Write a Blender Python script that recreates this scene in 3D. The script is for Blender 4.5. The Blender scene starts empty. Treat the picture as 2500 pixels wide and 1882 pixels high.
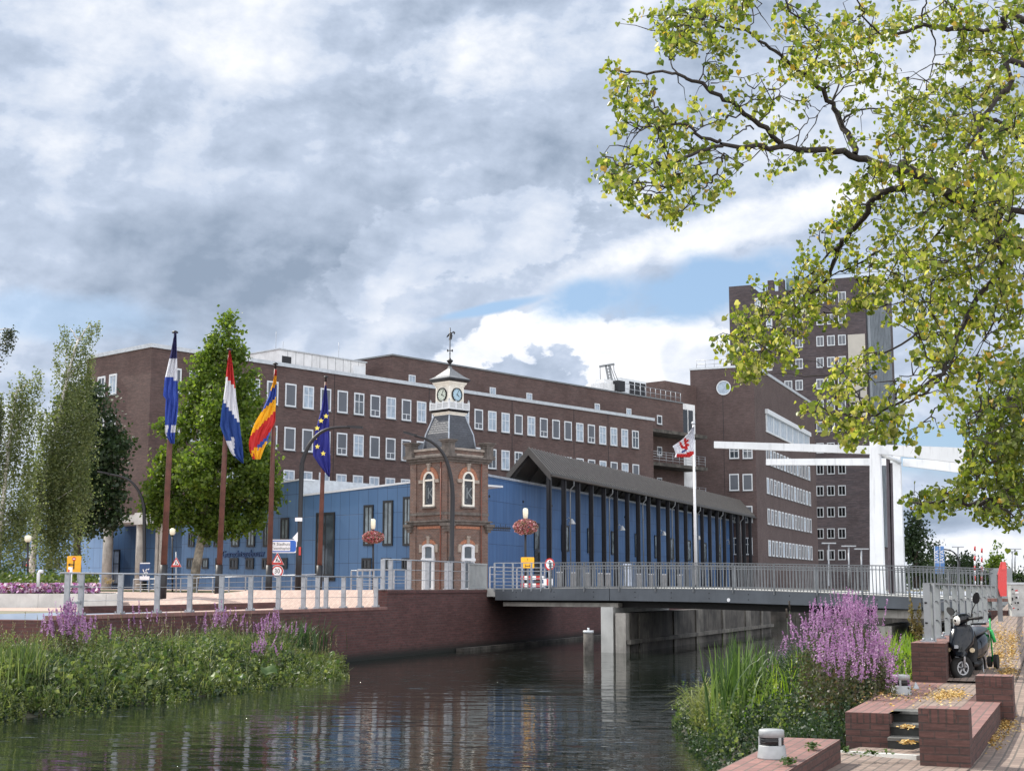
import bpy, math, random
import numpy as np
from mathutils import Vector, Matrix

# ------------------------------------------------------------------ camera, sun, exposure
R = math.radians
EYE = 1.75; FPX = 3467.0; PITCH = math.atan((1433 - 941) / FPX)
scene = bpy.context.scene
scene.render.resolution_x, scene.render.resolution_y = 1024, 770
scene.render.engine = 'CYCLES'
cam_d = bpy.data.cameras.new('camera'); cam = bpy.data.objects.new('camera', cam_d)
scene.collection.objects.link(cam); scene.camera = cam
cam_d.sensor_width = 36; cam_d.lens = 36 * FPX / 2500; cam_d.clip_start = 0.1; cam_d.clip_end = 8000
cam.location = (0, 0, EYE); cam.rotation_euler = (math.pi / 2 + PITCH, 0, 0)
scene.view_settings.view_transform = 'Standard'; scene.view_settings.look = 'None'
scene.view_settings.exposure = 0.18; scene.view_settings.gamma = 1
SUN_AZ, SUN_EL = -52.0, 44.0            # azimuth from +Y towards +X
sun_d = bpy.data.lights.new('sun', 'SUN'); sun = bpy.data.objects.new('sun', sun_d)
scene.collection.objects.link(sun); sun_d.energy = 4.9; sun_d.angle = R(0.6); sun_d.color = (1, .94, .84)
sdir = Vector((math.sin(R(SUN_AZ)) * math.cos(R(SUN_EL)), math.cos(R(SUN_AZ)) * math.cos(R(SUN_EL)), math.sin(R(SUN_EL))))
sun.rotation_euler = sdir.to_track_quat('Z', 'Y').to_euler(); sun.location = sdir * 60

# ------------------------------------------------------------------ node helper
class Nt:
    """tiny expression layer over a node tree"""
    def __init__(s, tree): s.t = tree; s.n = tree.nodes; s.l = tree.links
    def node(s, typ, **kw):
        n = s.n.new(typ)
        for k, v in kw.items():
            if k.startswith('_'): setattr(n, k[1:], v)
            else: s.put(n.inputs[k.replace('__', ' ')], v)
        return n
    def put(s, sock, v):
        if isinstance(v, bpy.types.NodeSocket): s.l.new(v, sock)
        else:
            try: sock.default_value = v
            except Exception:
                sock.default_value = tuple(v) + (1,) if len(v) == 3 else tuple(v)[:3]
    def m(s, op, a, b=0.0, c=0.0, clamp=False):
        n = s.n.new('ShaderNodeMath'); n.operation = op; n.use_clamp = clamp
        s.put(n.inputs[0], a); s.put(n.inputs[1], b); s.put(n.inputs[2], c); return n.outputs[0]
    def add(s, a, b): return s.m('ADD', a, b)
    def sub(s, a, b): return s.m('SUBTRACT', a, b)
    def mul(s, a, b): return s.m('MULTIPLY', a, b)
    def div(s, a, b): return s.m('DIVIDE', a, b)
    def ramp(s, x, lo, hi, a=0.0, b=1.0, smooth=True):
        n = s.n.new('ShaderNodeMapRange'); n.interpolation_type = 'SMOOTHSTEP' if smooth else 'LINEAR'; n.clamp = True
        for i, v in enumerate((x, lo, hi, a, b)): s.put(n.inputs[i], v)
        return n.outputs[0]
    def mix(s, f, a, b, mode='MIX'):
        n = s.n.new('ShaderNodeMix'); n.data_type = 'RGBA'; n.blend_type = mode; n.clamp_factor = True
        s.put(n.inputs[0], f); s.put(n.inputs[6], a if not isinstance(a, tuple) else a + (1,) * (4 - len(a)))
        s.put(n.inputs[7], b if not isinstance(b, tuple) else b + (1,) * (4 - len(b))); return n.outputs[2]
    def xyz(s, v):
        n = s.n.new('ShaderNodeSeparateXYZ'); s.l.new(v, n.inputs[0]); return n.outputs
    def comb(s, x, y, z=0.0):
        n = s.n.new('ShaderNodeCombineXYZ')
        for i, v in enumerate((x, y, z)): s.put(n.inputs[i], v)
        return n.outputs[0]
    def noise(s, vec, scale, detail=4, rough=.5, dist=0.0, lac=2.0):
        n = s.n.new('ShaderNodeTexNoise'); s.put(n.inputs['Vector'], vec)
        for k, v in (('Scale', scale), ('Detail', detail), ('Roughness', rough), ('Distortion', dist), ('Lacunarity', lac)):
            s.put(n.inputs[k], v)
        return n.outputs[0]

# ------------------------------------------------------------------ sky (Nishita blue sky with procedural clouds, laid out by compass direction)
world = bpy.data.worlds.new('World'); scene.world = world; world.use_nodes = True
wt = world.node_tree; wt.nodes.clear(); W = Nt(wt)
sky = wt.nodes.new('ShaderNodeTexSky'); sky.sky_type = 'NISHITA'; sky.sun_disc = False
sky.sun_elevation = R(SUN_EL); sky.sun_rotation = R(SUN_AZ); sky.air_density = 1.0; sky.dust_density = .8; sky.ozone_density = 1.2
tc = wt.nodes.new('ShaderNodeTexCoord'); D = tc.outputs['Generated']
dx, dy, dz = W.xyz(D)
az = W.m('ARCTAN2', dx, dy); el = W.m('ARCSINE', dz)
front = W.ramp(W.m('ABSOLUTE', az), .9, 1.5, 1, 0)
# warped cloud coordinates: flatten vertically towards the horizon so that far clouds are thin and wide
cv = W.comb(az, W.mul(el, 1.5), W.mul(el, .2))
def blob(cx, cy, rx, ry, rot=0.0, soft=.7):
    """1 inside an ellipse of sky round azimuth cx, elevation cy (radians), falling to 0"""
    X = W.sub(az, cx); Y = W.sub(el, cy)
    c_, s_ = math.cos(rot), math.sin(rot)
    u_ = W.div(W.add(W.mul(X, c_), W.mul(Y, s_)), rx); v_ = W.div(W.sub(W.mul(Y, c_), W.mul(X, s_)), ry)
    d_ = W.m('SQRT', W.add(W.mul(u_, u_), W.mul(v_, v_)))
    return W.sub(1.0, d_)
def pz(u, v): return ((u - 1250) / 3467.0, (1433 - v) / 3467.0)
def B(u, v, ru, rv, rot=0.0): a_, e_ = pz(u, v); return blob(a_, e_, ru / 3467.0, rv / 3467.0, rot)
n1 = W.noise(cv, 4.4, 8, .52, .0)         # big masses
n2 = W.noise(cv, 17.0, 7, .60, .15)        # billows
n3 = W.noise(W.comb(W.mul(az, 2.2), W.mul(el, 7.0), 3.1), 4.0, 6, .55, .3)   # long streaks
nn = W.add(W.mul(W.sub(n1, .5), 1.5), W.mul(W.sub(n2, .5), 1.1))
def shape(fn, amp=1.0, lo=-.15, hi=.25): return W.ramp(W.add(fn, W.mul(nn, amp)), lo, hi)
def mx(*a):
    r = a[0]
    for b in a[1:]: r = W.m('MAXIMUM', r, b)
    return r
# blue gaps between the layers
gap = mx(shape(B(1730, 700, 400, 74, .13), 1.5, -.05, .6), shape(B(2330, 1120, 330, 90, -.02), .9, .0, .5),
         shape(B(1180, 760, 170, 16, .2), .9, -.1, .6), W.mul(shape(B(160, 800, 420, 80, .0), 1.0, .0, .6), .55))
gap = W.mul(gap, front)
gen = W.mul(W.ramp(n1, .42, .34), W.sub(1.0, front))    # patches of blue elsewhere
cover = W.sub(1.0, W.m('MAXIMUM', gap, gen))
# light and dark of the cloud layer
relief = W.sub(W.noise(W.comb(W.add(az, .014), W.sub(W.mul(el, 1.5), .022), W.mul(el, .2)), 4.4, 8, .52, .0), n1)
relief2 = W.sub(W.noise(W.comb(W.add(az, .004), W.sub(W.mul(el, 1.5), .007), W.mul(el, .2)), 17.0, 7, .60, .15), n2)
def puff(sc, det): return W.m('ABSOLUTE', W.sub(W.mul(W.noise(cv, sc, det, .5, .1), 2.0), 1.0))     # rounded heads with dark creases
bright = W.add(.59, W.add(W.mul(W.sub(n1, .5), 1.35), W.mul(W.sub(n2, .5), .25)))
bright = W.add(bright, W.add(W.mul(W.sub(puff(7.0, 6), .22), .52), W.mul(W.sub(puff(18.0, 6), .2), .24)))
bright = W.add(bright, W.add(W.mul(relief, -1.9), W.mul(relief2, -.8)))
bright = W.add(bright, W.mul(shape(B(1130, 150, 230, 110, .25), .9, -.2, .8), .42))
bright = W.add(bright, W.mul(shape(B(120, 330, 260, 120, .0), .9, -.1, .8), .12))
bright = W.sub(bright, W.mul(shape(B(640, 640, 700, 230, .10), 1.0, -.1, .8), .34))
bright = W.sub(bright, W.mul(shape(B(400, 330, 520, 120, -.25), 1.1, -.1, .8), .12))
bright = W.add(bright, W.mul(shape(B(1180, 575, 420, 120, .28), 1.9, -.02, .16), .17))
bright = W.sub(bright, W.mul(shape(B(1500, 380, 260, 110, .2), 1.0, -.1, .8), .10))
bright = W.add(bright, W.mul(shape(B(1850, 560, 520, 60, .22), .8, -.1, .5), .45))
cumu = shape(B(1420, 885, 430, 100, -.05), 1.5, -.02, .14)
bright = W.add(bright, W.mul(cumu, .62))
bright = W.sub(bright, W.mul(shape(B(1290, 910, 120, 62, .0), 2.6, -.02, .14), .62))
bright = W.sub(bright, W.mul(shape(B(1700, 880, 80, 90, .0), 1.3, -.05, .3), .40))
bright = W.add(bright, W.mul(shape(B(2300, 1380, 700, 75, .0), .8, -.1, .4), .45))
bright = W.sub(bright, W.mul(shape(B(2330, 1265, 330, 35, .0), .7, -.1, .5), .30))
back = W.ramp(dy, .2, -.5)                      # the sky behind the viewer: brightened out of view to fill the shaded facades
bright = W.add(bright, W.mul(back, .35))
b1 = W.ramp(bright, 0.0, .55, 0, 1, False); b2 = W.ramp(bright, .5, 1.15, 0, 1, False)
ccol = W.mix(b2, W.mix(b1, (.275, .345, .455), (.53, .61, .75)), (.96, .97, 1.0))
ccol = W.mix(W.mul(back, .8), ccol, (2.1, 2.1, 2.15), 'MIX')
skyc = W.mix(.55, W.mix(1.0, sky.outputs[0], (.10, .10, .10), 'MULTIPLY'), (.38, .58, .86))
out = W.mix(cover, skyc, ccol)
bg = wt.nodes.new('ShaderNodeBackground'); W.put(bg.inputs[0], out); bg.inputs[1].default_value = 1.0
wo = wt.nodes.new('ShaderNodeOutputWorld'); wt.links.new(bg.outputs[0], wo.inputs[0])
# ------------------------------------------------------------------ projection helpers (world units are metres, camera looks along +Y)
cp_, sp_ = math.cos(PITCH), math.sin(PITCH)
def ray(u, v):
    xc = (u - 1250) / FPX; zc = -(v - 941) / FPX
    return Vector((xc, cp_ - zc * sp_, sp_ + zc * cp_))
def atY(u, v, y):
    d = ray(u, v); k = y / d.y; return Vector((d.x * k, y, EYE + d.z * k))
def atZ(u, v, z):
    d = ray(u, v); k = (z - EYE) / d.z; return Vector((d.x * k, d.y * k, z))
class Plane:
    """vertical plane through p0 along horizontal direction d; q = outward normal (towards the viewer's side)"""
    def __init__(s, p0, d): s.p = Vector((p0[0], p0[1], 0)); s.d = Vector((d[0], d[1], 0)).normalized(); s.q = Vector((s.d.y, -s.d.x, 0))
    def hit(s, u, v):
        r = ray(u, v); k = s.p.dot(s.q) / (r.x * s.q.x + r.y * s.q.y); P = r * k; P.z += EYE; return P
    def st(s, u, v): P = s.hit(u, v); return (P - s.p).dot(s.d), P.z
    def P(s, a, z, out=0.0): r = s.p + s.d * a + s.q * out; r.z = z; return r
def dirv(deg): return Vector((math.sin(R(deg)), math.cos(R(deg)), 0))
cD = dirv(22.0); nD = Vector((cD.y, -cD.x, 0))        # along the canal / across it to the right
aD = dirv(41.6); bD = Vector((aD.y, -aD.x, 0))        # along the long office block / across it
def ST(s, t, z=0.0): r = cD * s + nD * t; r.z = z; return r
def s_of(p): return p.x * cD.x + p.y * cD.y
def t_of(p): return p.x * nD.x + p.y * nD.y
def lerp(tab, x):
    if x <= tab[0][0]: return tab[0][1]
    for (a, b), (c, d) in zip(tab, tab[1:]):
        if x <= c: return b + (d - b) * (x - a) / (c - a)
    return tab[-1][1]

# ------------------------------------------------------------------ objects
def wloc(o):
    v = Vector((0, 0, 0))
    while o: v += o.location; o = o.parent
    return v
def tag(o, label=None, cat=None, group=None, kind=None):
    if label: o['label'] = label
    if cat: o['category'] = cat
    if group: o['group'] = group
    if kind: o['kind'] = kind
    return o
def thing(name, loc, label, cat, group=None, kind=None):
    o = bpy.data.objects.new(name, None); scene.collection.objects.link(o); o.location = loc; o.empty_display_size = .3
    return tag(o, label, cat, group, kind)
def copy_tree(o, parent=None):
    c = o.copy(); scene.collection.objects.link(c); c.parent = parent
    for ch in list(o.children): copy_tree(ch, c)
    return c
class MB:
    def __init__(s): s.v = []; s.f = []; s.sm = []
    def add(s, vs, fs, smooth=False):
        b = len(s.v); s.v += [tuple(v) for v in vs]; s.f += [tuple(i + b for i in f) for f in fs]; s.sm += [smooth] * len(fs); return s
    def obox(s, o, ex, ey, ez):
        o, ex, ey, ez = Vector(o), Vector(ex), Vector(ey), Vector(ez)
        vs = [o, o + ex, o + ex + ey, o + ey]; vs += [p + ez for p in vs]
        fs = [(0, 3, 2, 1), (4, 5, 6, 7), (0, 1, 5, 4), (1, 2, 6, 5), (2, 3, 7, 6), (3, 0, 4, 7)]
        if ex.cross(ey).dot(ez) < 0: fs = [tuple(reversed(f)) for f in fs]
        return s.add(vs, fs)
    def box(s, c, size, d=None):
        """c = centre of base, size=(along d, across, up)"""
        d = Vector(d).normalized() if d is not None else Vector((1, 0, 0)); e = Vector((-d.y, d.x, 0)); c = Vector(c)
        return s.obox(c - d * size[0] / 2 - e * size[1] / 2, d * size[0], e * size[1], Vector((0, 0, size[2])))
    def bar(s, a, b, w, h=None, up=(0, 0, 1)):
        a, b = Vector(a), Vector(b); h = h or w; d = (b - a)
        L = d.length
        if L < 1e-6: return s
        d /= L; up = Vector(up)
        if abs(d.dot(up)) > .99: up = Vector((1, 0, 0))
        x = d.cross(up).normalized(); y = x.cross(d)
        return s.obox(a - x * w / 2 - y * h / 2, x * w, d * L, y * h)
    def tube(s, pts, r, n=8, cap=True, smooth=True):
        pts = [Vector(p) for p in pts]; rs = r if isinstance(r, (list, tuple)) else [r] * len(pts)
        vs = []; prev = None
        for i, p in enumerate(pts):
            d = (pts[min(i + 1, len(pts) - 1)] - pts[max(i - 1, 0)])
            d = d.normalized() if d.length > 1e-9 else Vector((0, 0, 1))
            if prev is None:
                up = Vector((0, 0, 1)) if abs(d.z) < .9 else Vector((1, 0, 0)); x = d.cross(up).normalized()
            else: x = (prev - d * prev.dot(d)); x = x.normalized() if x.length > 1e-6 else d.orthogonal().normalized()
            y = d.cross(x); prev = x
            vs += [p + (x * math.cos(2 * math.pi * k / n) + y * math.sin(2 * math.pi * k / n)) * rs[i] for k in range(n)]
        fs = []
        for i in range(len(pts) - 1):
            for k in range(n):
                k2 = (k + 1) % n; fs.append((i * n + k, i * n + k2, (i + 1) * n + k2, (i + 1) * n + k))
        s.add(vs, fs, smooth)
        if cap:
            b = len(s.v) - len(vs); s.f.append(tuple(b + k for k in reversed(range(n)))); s.f.append(tuple(b + (len(pts) - 1) * n + k for k in range(n))); s.sm += [False] * 2
        return s
    def lathe(s, prof, c, n=16, rot=0.0, smooth=True, axis=None, sx=1.0, sy=1.0):
        """profile [(r,z)...] round a vertical axis at c"""
        c = Vector(c); vs = []
        for r, z in prof:
            for k in range(n):
                a = rot + 2 * math.pi * k / n; vs.append(c + Vector((r * sx * math.cos(a), r * sy * math.sin(a), z)))
        fs = []
        for i in range(len(prof) - 1):
            for k in range(n):
                k2 = (k + 1) % n; fs.append((i * n + k, i * n + k2, (i + 1) * n + k2, (i + 1) * n + k))
        s.add(vs, fs, smooth); b = len(s.v) - len(vs)
        s.f.append(tuple(b + k for k in reversed(range(n)))); s.f.append(tuple(b + (len(prof) - 1) * n + k for k in range(n))); s.sm += [False] * 2
        return s
    def prism(s, poly, ext):
        """polygon of 3-D points extruded by ext"""
        poly = [Vector(p) for p in poly]; ext = Vector(ext); n = len(poly)
        nr = Vector((0, 0, 0))
        for i in range(n): nr += poly[i].cross(poly[(i + 1) % n])
        if nr.dot(ext) > 0: poly.reverse()
        vs = poly + [p + ext for p in poly]
        fs = [tuple(range(n)), tuple(reversed(range(n, 2 * n)))] + [((i + 1) % n, i, i + n, (i + 1) % n + n) for i in range(n)]
        return s.add(vs, fs)
    def build(s, name, mat, parent=None, loc=None, smooth=None):
        me = bpy.data.meshes.new(name); off = wloc(parent) if parent else Vector(loc or (0, 0, 0))
        me.from_pydata([(x - off.x, y - off.y, z - off.z) for x, y, z in s.v], [], s.f)
        if mat: me.materials.append(mat)
        me.polygons.foreach_set('use_smooth', s.sm if smooth is None else [smooth] * len(s.f)); me.update()
        o = bpy.data.objects.new(name, me); scene.collection.objects.link(o)
        if parent: o.parent = parent
        elif loc: o.location = loc
        return o
def fastmesh(name, V, Fc, mat, parent=None, loc=None, k=4):
    """V (n,3) numpy, Fc (m,k) numpy ints"""
    off = wloc(parent) if parent else Vector(loc or (0, 0, 0))
    V = np.asarray(V, dtype=np.float32) - np.array(off, dtype=np.float32)
    me = bpy.data.meshes.new(name); me.vertices.add(len(V)); me.vertices.foreach_set('co', V.ravel())
    Fc = np.asarray(Fc, dtype=np.int32); m = len(Fc)
    me.loops.add(m * k); me.loops.foreach_set('vertex_index', Fc.ravel()); me.polygons.add(m)
    me.polygons.foreach_set('loop_start', np.arange(0, m * k, k, dtype=np.int32))
    me.update(calc_edges=True); me.validate()
    if mat: me.materials.append(mat)
    o = bpy.data.objects.new(name, me); scene.collection.objects.link(o)
    if parent: o.parent = parent
    elif loc: o.location = loc
    return o

# ------------------------------------------------------------------ materials
MATS = {}
def pbsdf(name):
    m = bpy.data.materials.new(name); m.use_nodes = True; t = m.node_tree; p = t.nodes['Principled BSDF']; return m, Nt(t), p
def mat(name, col, rough=.6, metal=0.0, var=.25, scale=3.0, bump=0.0, bscale=None, spec=.5, coat=0.0, stain=0.0):
    if name in MATS: return MATS[name]
    m, N, p = pbsdf(name); g = N.node('ShaderNodeNewGeometry').outputs['Position']
    nz = N.noise(g, scale, 6, .6)
    c1 = tuple(c * (1 - var) for c in col); c2 = tuple(min(1, c * (1 + var)) for c in col)
    c = N.mix(N.ramp(nz, .3, .7), c1, c2)
    if stain:
        vx = N.xyz(g); st = N.noise(N.comb(N.mul(vx[0], 3), N.mul(vx[1], 3), N.mul(vx[2], .35)), 2.2, 6, .65)
        c = N.mix(N.mul(N.ramp(st, .5, .72), stain), c, tuple(x * .35 for x in col))
    N.put(p.inputs['Base Color'], c); N.put(p.inputs['Roughness'], N.ramp(nz, .2, .8, max(0, rough - .08), min(1, rough + .1)))
    p.inputs['Metallic'].default_value = metal; p.inputs['Specular IOR Level'].default_value = spec
    if coat: p.inputs['Coat Weight'].default_value = coat
    if bump:
        b = N.node('ShaderNodeBump', Strength=bump, Distance=.02, Height=N.noise(g, bscale or scale * 6, 5, .6)); N.put(p.inputs['Normal'], b.outputs[0])
    MATS[name] = m; return m
def brick(name, ang, c1, c2, mortar, bw=.22, bh=.065, ms=.011, flat=False, off=.5, var=.35, rough=.85, patch=1.0, bump=.4, base_dark=0.0):
    """brickwork on walls lying along compass angle ang or across it; flat=True for paving seen from above"""
    m, N, p = pbsdf(name); g = N.node('ShaderNodeNewGeometry'); vx = N.xyz(g.outputs['Position'])
    a = R(ang); X = N.add(N.mul(vx[0], math.sin(a)), N.mul(vx[1], math.cos(a))); Y = N.sub(N.mul(vx[0], math.cos(a)), N.mul(vx[1], math.sin(a)))
    vec = N.comb(X, Y, 0) if flat else N.comb(N.add(X, Y), vx[2], 0)
    br = N.node('ShaderNodeTexBrick', Vector=vec, Color1=c1 + (1,), Color2=c2 + (1,), Mortar=mortar + (1,), Scale=1.0)
    br.offset = off
    for k_, v_ in (('Mortar Size', ms), ('Mortar Smooth', .25), ('Bias', 0.0), ('Brick Width', bw), ('Row Height', bh)): br.inputs[k_].default_value = v_
    n_ = N.noise(g.outputs['Position'], .9 * patch, 7, .65); n2_ = N.noise(g.outputs['Position'], 14 * patch, 4, .6)
    col = N.mix(N.ramp(n_, .32, .7, 0, var * 1.6), br.outputs[0], tuple(x * .45 for x in c1))
    col = N.mix(N.ramp(n2_, .45, .75, 0, var), col, tuple(min(1, x * 1.7) for x in c2))
    st_ = N.noise(N.comb(N.mul(N.add(X, Y), 1.0), N.mul(vx[2], 7.0), N.mul(Y, .3)), 1.6 * patch + .6, 5, .75); col = N.mix(N.ramp(st_, .46, .66, 0, .40 if not flat else 0), col, tuple(x * .42 for x in c1)); col = N.mix(N.ramp(st_, .52, .36, 0, .30 if not flat else 0), col, tuple(min(1, x * 1.55) for x in c1))
    if base_dark:
        col = N.mix(N.ramp(vx[2], base_dark, base_dark - .45), col, (.012, .014, .012))
    N.put(p.inputs['Base Color'], col); p.inputs['Roughness'].default_value = rough
    h = N.add(N.mul(br.outputs['Fac'], -1.0), N.mul(n2_, .5))
    N.put(p.inputs['Normal'], N.node('ShaderNodeBump', Strength=bump, Distance=.008, Height=h).outputs[0]); return m
def leafmat(name, cols, trans=.45, rough=.5, yellow=0.0, nscale=.6, dark=.45, tint=(1.45, 1.45, .75)):
    """foliage: colour differs from leaf to leaf and between clumps; light passes through the blade"""
    m = bpy.data.materials.new(name); m.use_nodes = True; N = Nt(m.node_tree); m.node_tree.nodes.clear()
    g = N.node('ShaderNodeNewGeometry'); rnd = g.outputs['Random Per Island']
    cr = N.node('ShaderNodeValToRGB'); el_ = cr.color_ramp.elements
    while len(el_) < len(cols): el_.new(.5)
    for i, c in enumerate(cols): el_[i].position = i / max(1, len(cols) - 1); el_[i].color = tuple(c) + (1,)
    N.put(cr.inputs[0], rnd)
    nz = N.noise(g.outputs['Position'], nscale, 4, .55)
    c = N.mix(N.ramp(nz, .38, .62, dark, 0), cr.outputs[0], tuple(x * .5 for x in cols[0]))
    if yellow:
        c = N.mix(N.mul(N.ramp(rnd, 1 - yellow, 1 - yellow + .01), .85), c, (.45, .27, .03))
    p = N.node('ShaderNodeBsdfPrincipled', Roughness=rough); N.put(p.inputs['Base Color'], c); p.inputs['Specular IOR Level'].default_value = .5
    tr = N.node('ShaderNodeBsdfTranslucent'); N.put(tr.inputs[0], N.mix(1.0, c, tint, 'MULTIPLY'))
    mxn = N.node('ShaderNodeMixShader', Fac=trans); N.l.new(p.outputs[0], mxn.inputs[1]); N.l.new(tr.outputs[0], mxn.inputs[2])
    N.l.new(mxn.outputs[0], N.node('ShaderNodeOutputMaterial').inputs[0]); return m
def glassmat(name, col=(.02, .025, .03), rough=.05, blind=None):
    m, N, p = pbsdf(name); g = N.node('ShaderNodeNewGeometry').outputs['Position']
    nz = N.noise(g, 1.3, 3, .5)
    N.put(p.inputs['Base Color'], N.mix(N.ramp(nz, .35, .65), col, blind or tuple(c * 1.8 for c in col)))
    p.inputs['Roughness'].default_value = rough; p.inputs['Specular IOR Level'].default_value = .8; return m
rng = np.random.default_rng(7); random.seed(7)
M = {}
M['brick_office'] = brick('office_brick', 41.6, (.122, .072, .064), (.080, .052, .048), (.088, .072, .068), patch=.5, var=.45)
M['brick_right'] = brick('stair_brick', 22, (.112, .071, .066), (.076, .053, .051), (.085, .070, .068), patch=.5, var=.42)
M['brick_tower'] = brick('tower_brick', 22, (.098, .074, .078), (.040, .036, .044), (.075, .066, .07), bw=1.3, bh=.16, ms=.02, patch=.35, var=.5)
M['brick_old'] = brick('old_brick', 42.5, (.20, .11, .080), (.105, .075, .068), (.20, .185, .17), bw=.24, bh=.085, ms=.014, patch=1.6, var=.35)
M['brick_quay'] = brick('quay_brick', 22, (.125, .050, .046), (.080, .036, .036), (.09, .07, .065), bw=.24, bh=.095, ms=.012, patch=.7, var=.35, base_dark=-.35)
M['brick_bench'] = brick('bench_brick', 22, (.130, .062, .052), (.080, .044, .040), (.050, .043, .04), bw=.225, bh=.074, ms=.009, patch=2.2, var=.28)
M['brick_row'] = brick('rowlock_brick', 22, (.14, .064, .054), (.09, .046, .042), (.045, .04, .035), bw=.075, bh=.30, ms=.011, off=0, patch=2.5, var=.28)
M['red_top'] = brick('red_paving', 22, (.30, .155, .135), (.21, .115, .105), (.13, .105, .09), bw=.21, bh=.105, ms=.010, flat=True, patch=1.5, var=.22)
M['paving'] = brick('path_paving', 22, (.33, .25, .205), (.22, .165, .14), (.12, .105, .09), bw=.21, bh=.105, ms=.011, flat=True, patch=1.0, var=.25)
M['plaza'] = brick('plaza_paving', 22, (.50, .37, .31), (.38, .28, .24), (.24, .19, .16), bw=.21, bh=.105, ms=.006, flat=True, patch=.3, var=.15)
M['blue'] = None
def panel(name, ang, c1, c2, line, bw, bh, z0=0.0):
    m, N, p = pbsdf(name); g = N.node('ShaderNodeNewGeometry'); vx = N.xyz(g.outputs['Position'])
    a = R(ang); X = N.add(N.mul(vx[0], math.sin(a)), N.mul(vx[1], math.cos(a))); Y = N.sub(N.mul(vx[0], math.cos(a)), N.mul(vx[1], math.sin(a)))
    br = N.node('ShaderNodeTexBrick', Vector=N.comb(N.add(X, Y), N.sub(vx[2], z0), 0), Color1=c1 + (1,), Color2=c2 + (1,), Mortar=line + (1,), Scale=1.0)
    br.offset = 0
    for k_, v_ in (('Mortar Size', .014), ('Mortar Smooth', .1), ('Bias', 0.0), ('Brick Width', bw), ('Row Height', bh)): br.inputs[k_].default_value = v_
    nz = N.noise(N.comb(N.mul(vx[0], 1.0), N.mul(vx[1], 1.0), N.mul(vx[2], .3)), .8, 5, .6)
    N.put(p.inputs['Base Color'], N.mix(N.ramp(nz, .3, .75, 0, .28), br.outputs[0], tuple(x * .6 for x in c1)))
    N.put(p.inputs['Roughness'], N.ramp(nz, .2, .8, .38, .6))
    N.put(p.inputs['Normal'], N.node('ShaderNodeBump', Strength=.5, Distance=.01, Height=N.mul(br.outputs['Fac'], -1.0)).outputs[0]); return m
M['blue'] = panel('blue_panel', 41.6, (.078, .165, .315), (.066, .145, .285), (.015, .035, .085), .86, 1.5, 1.72)
M['blue_c'] = panel('blue_panel_canopy_shade', 22, (.048, .122, .28), (.040, .104, .245), (.012, .035, .095), .62, 1.5, 1.72)  # darker copy of the blue; canopy shade is put into the colour
M['blue_pale'] = panel('pale_blue_panel', 41.6, (.20, .32, .52), (.17, .29, .49), (.06, .10, .18), .86, 1.5, 1.72)  # paler copy of the blue; the wing's lit look is in the colour
M['white'] = mat('white_paint', (.62, .65, .68), .45, var=.05, scale=2)
M['dirty_white'] = mat('weathered_white_paint', (.66, .67, .68), .5, var=.10, scale=1.2, stain=.25)
M['beam_white'] = mat('bridge_white_paint', (.74, .76, .78), .45, var=.07, scale=.8, stain=.28)
M['coping'] = mat('coping_metal', (.48, .51, .54), .4, metal=.3, var=.1)
M['pane'] = glassmat('window_glass', (.035, .045, .055), .06, (.07, .09, .11))
M['pane_dark'] = glassmat('dark_window_glass', (.004, .005, .006), .12, (.010, .012, .015))
M['blind'] = mat('grey_window_blind', (.085, .095, .115), .35, var=.12, scale=.7, spec=.6)
M['curtain'] = mat('pale_window_curtain', (.30, .37, .45), .4, var=.25, scale=2.2, spec=.7)
M['sky_pane'] = mat('painted_sky_glass', (.16, .20, .22), .12, var=.5, scale=1.1, spec=.9)  # pale varied tone stands in for sky reflected in the pane
M['black'] = mat('black_metal', (.010, .010, .013), .45, var=.3, scale=5, spec=.45)
M['black_frame'] = mat('black_window_frame', (.012, .014, .018), .4, var=.2)
M['canopy_roof'] = mat('canopy_sheet_metal', (.058, .052, .048), .5, metal=.2, var=.22, scale=.8); M['seam'] = mat('canopy_seam_metal', (.16, .15, .14), .45, metal=.3, var=.15)
M['canopy_dark'] = mat('canopy_soffit', (.022, .021, .022), .7, var=.3)
M['concrete'] = mat('concrete', (.36, .34, .31), .85, var=.22, scale=1.6, bump=.4, stain=.35)
M['concrete_dark'] = mat('stained_shaded_concrete', (.075, .068, .06), .9, var=.6, scale=1.1, bump=.4, stain=.9)  # dark base also stands in for shade under the deck; stains over it
M['concrete_pale'] = mat('pale_concrete', (.52, .52, .50), .8, var=.15, scale=1.2, bump=.25, stain=.12)
M['stone'] = mat('weathered_stone', (.12, .105, .095), .85, var=.35, scale=3, bump=.5, stain=.5)
M['stone_pale'] = mat('pale_stone', (.30, .26, .225), .8, var=.22, scale=5, bump=.3)
M['cream'] = mat('cream_paint', (.78, .75, .67), .55, var=.10, scale=3, stain=.2)
M['orange_brick'] = mat('orange_arch_brick', (.34, .15, .09), .8, var=.3, scale=9, bump=.3)
M['slate'] = brick('slate_roof', 42.5, (.075, .080, .095), (.050, .055, .068), (.02, .022, .028), bw=.26, bh=.14, ms=.012, patch=2, var=.25, rough=.42)
M['lead'] = mat('lead_flashing', (.34, .38, .44), .5, metal=.2, var=.2)
M['steel'] = mat('galvanised_steel', (.36, .38, .41), .45, metal=.55, var=.14, scale=6)
M['steel_dark'] = mat('grey_painted_steel', (.17, .18, .19), .45, metal=.3, var=.14, scale=5)
M['fascia'] = mat('bridge_grey_steel', (.105, .118, .135), .42, metal=.15, var=.16, scale=.9, stain=.18)
M['grey_slats'] = mat('grey_slat_steel', (.30, .32, .33), .5, metal=.3, var=.1)
M['timber'] = mat('red_brown_timber', (.105, .040, .030), .55, var=.3, scale=2.5)
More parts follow.
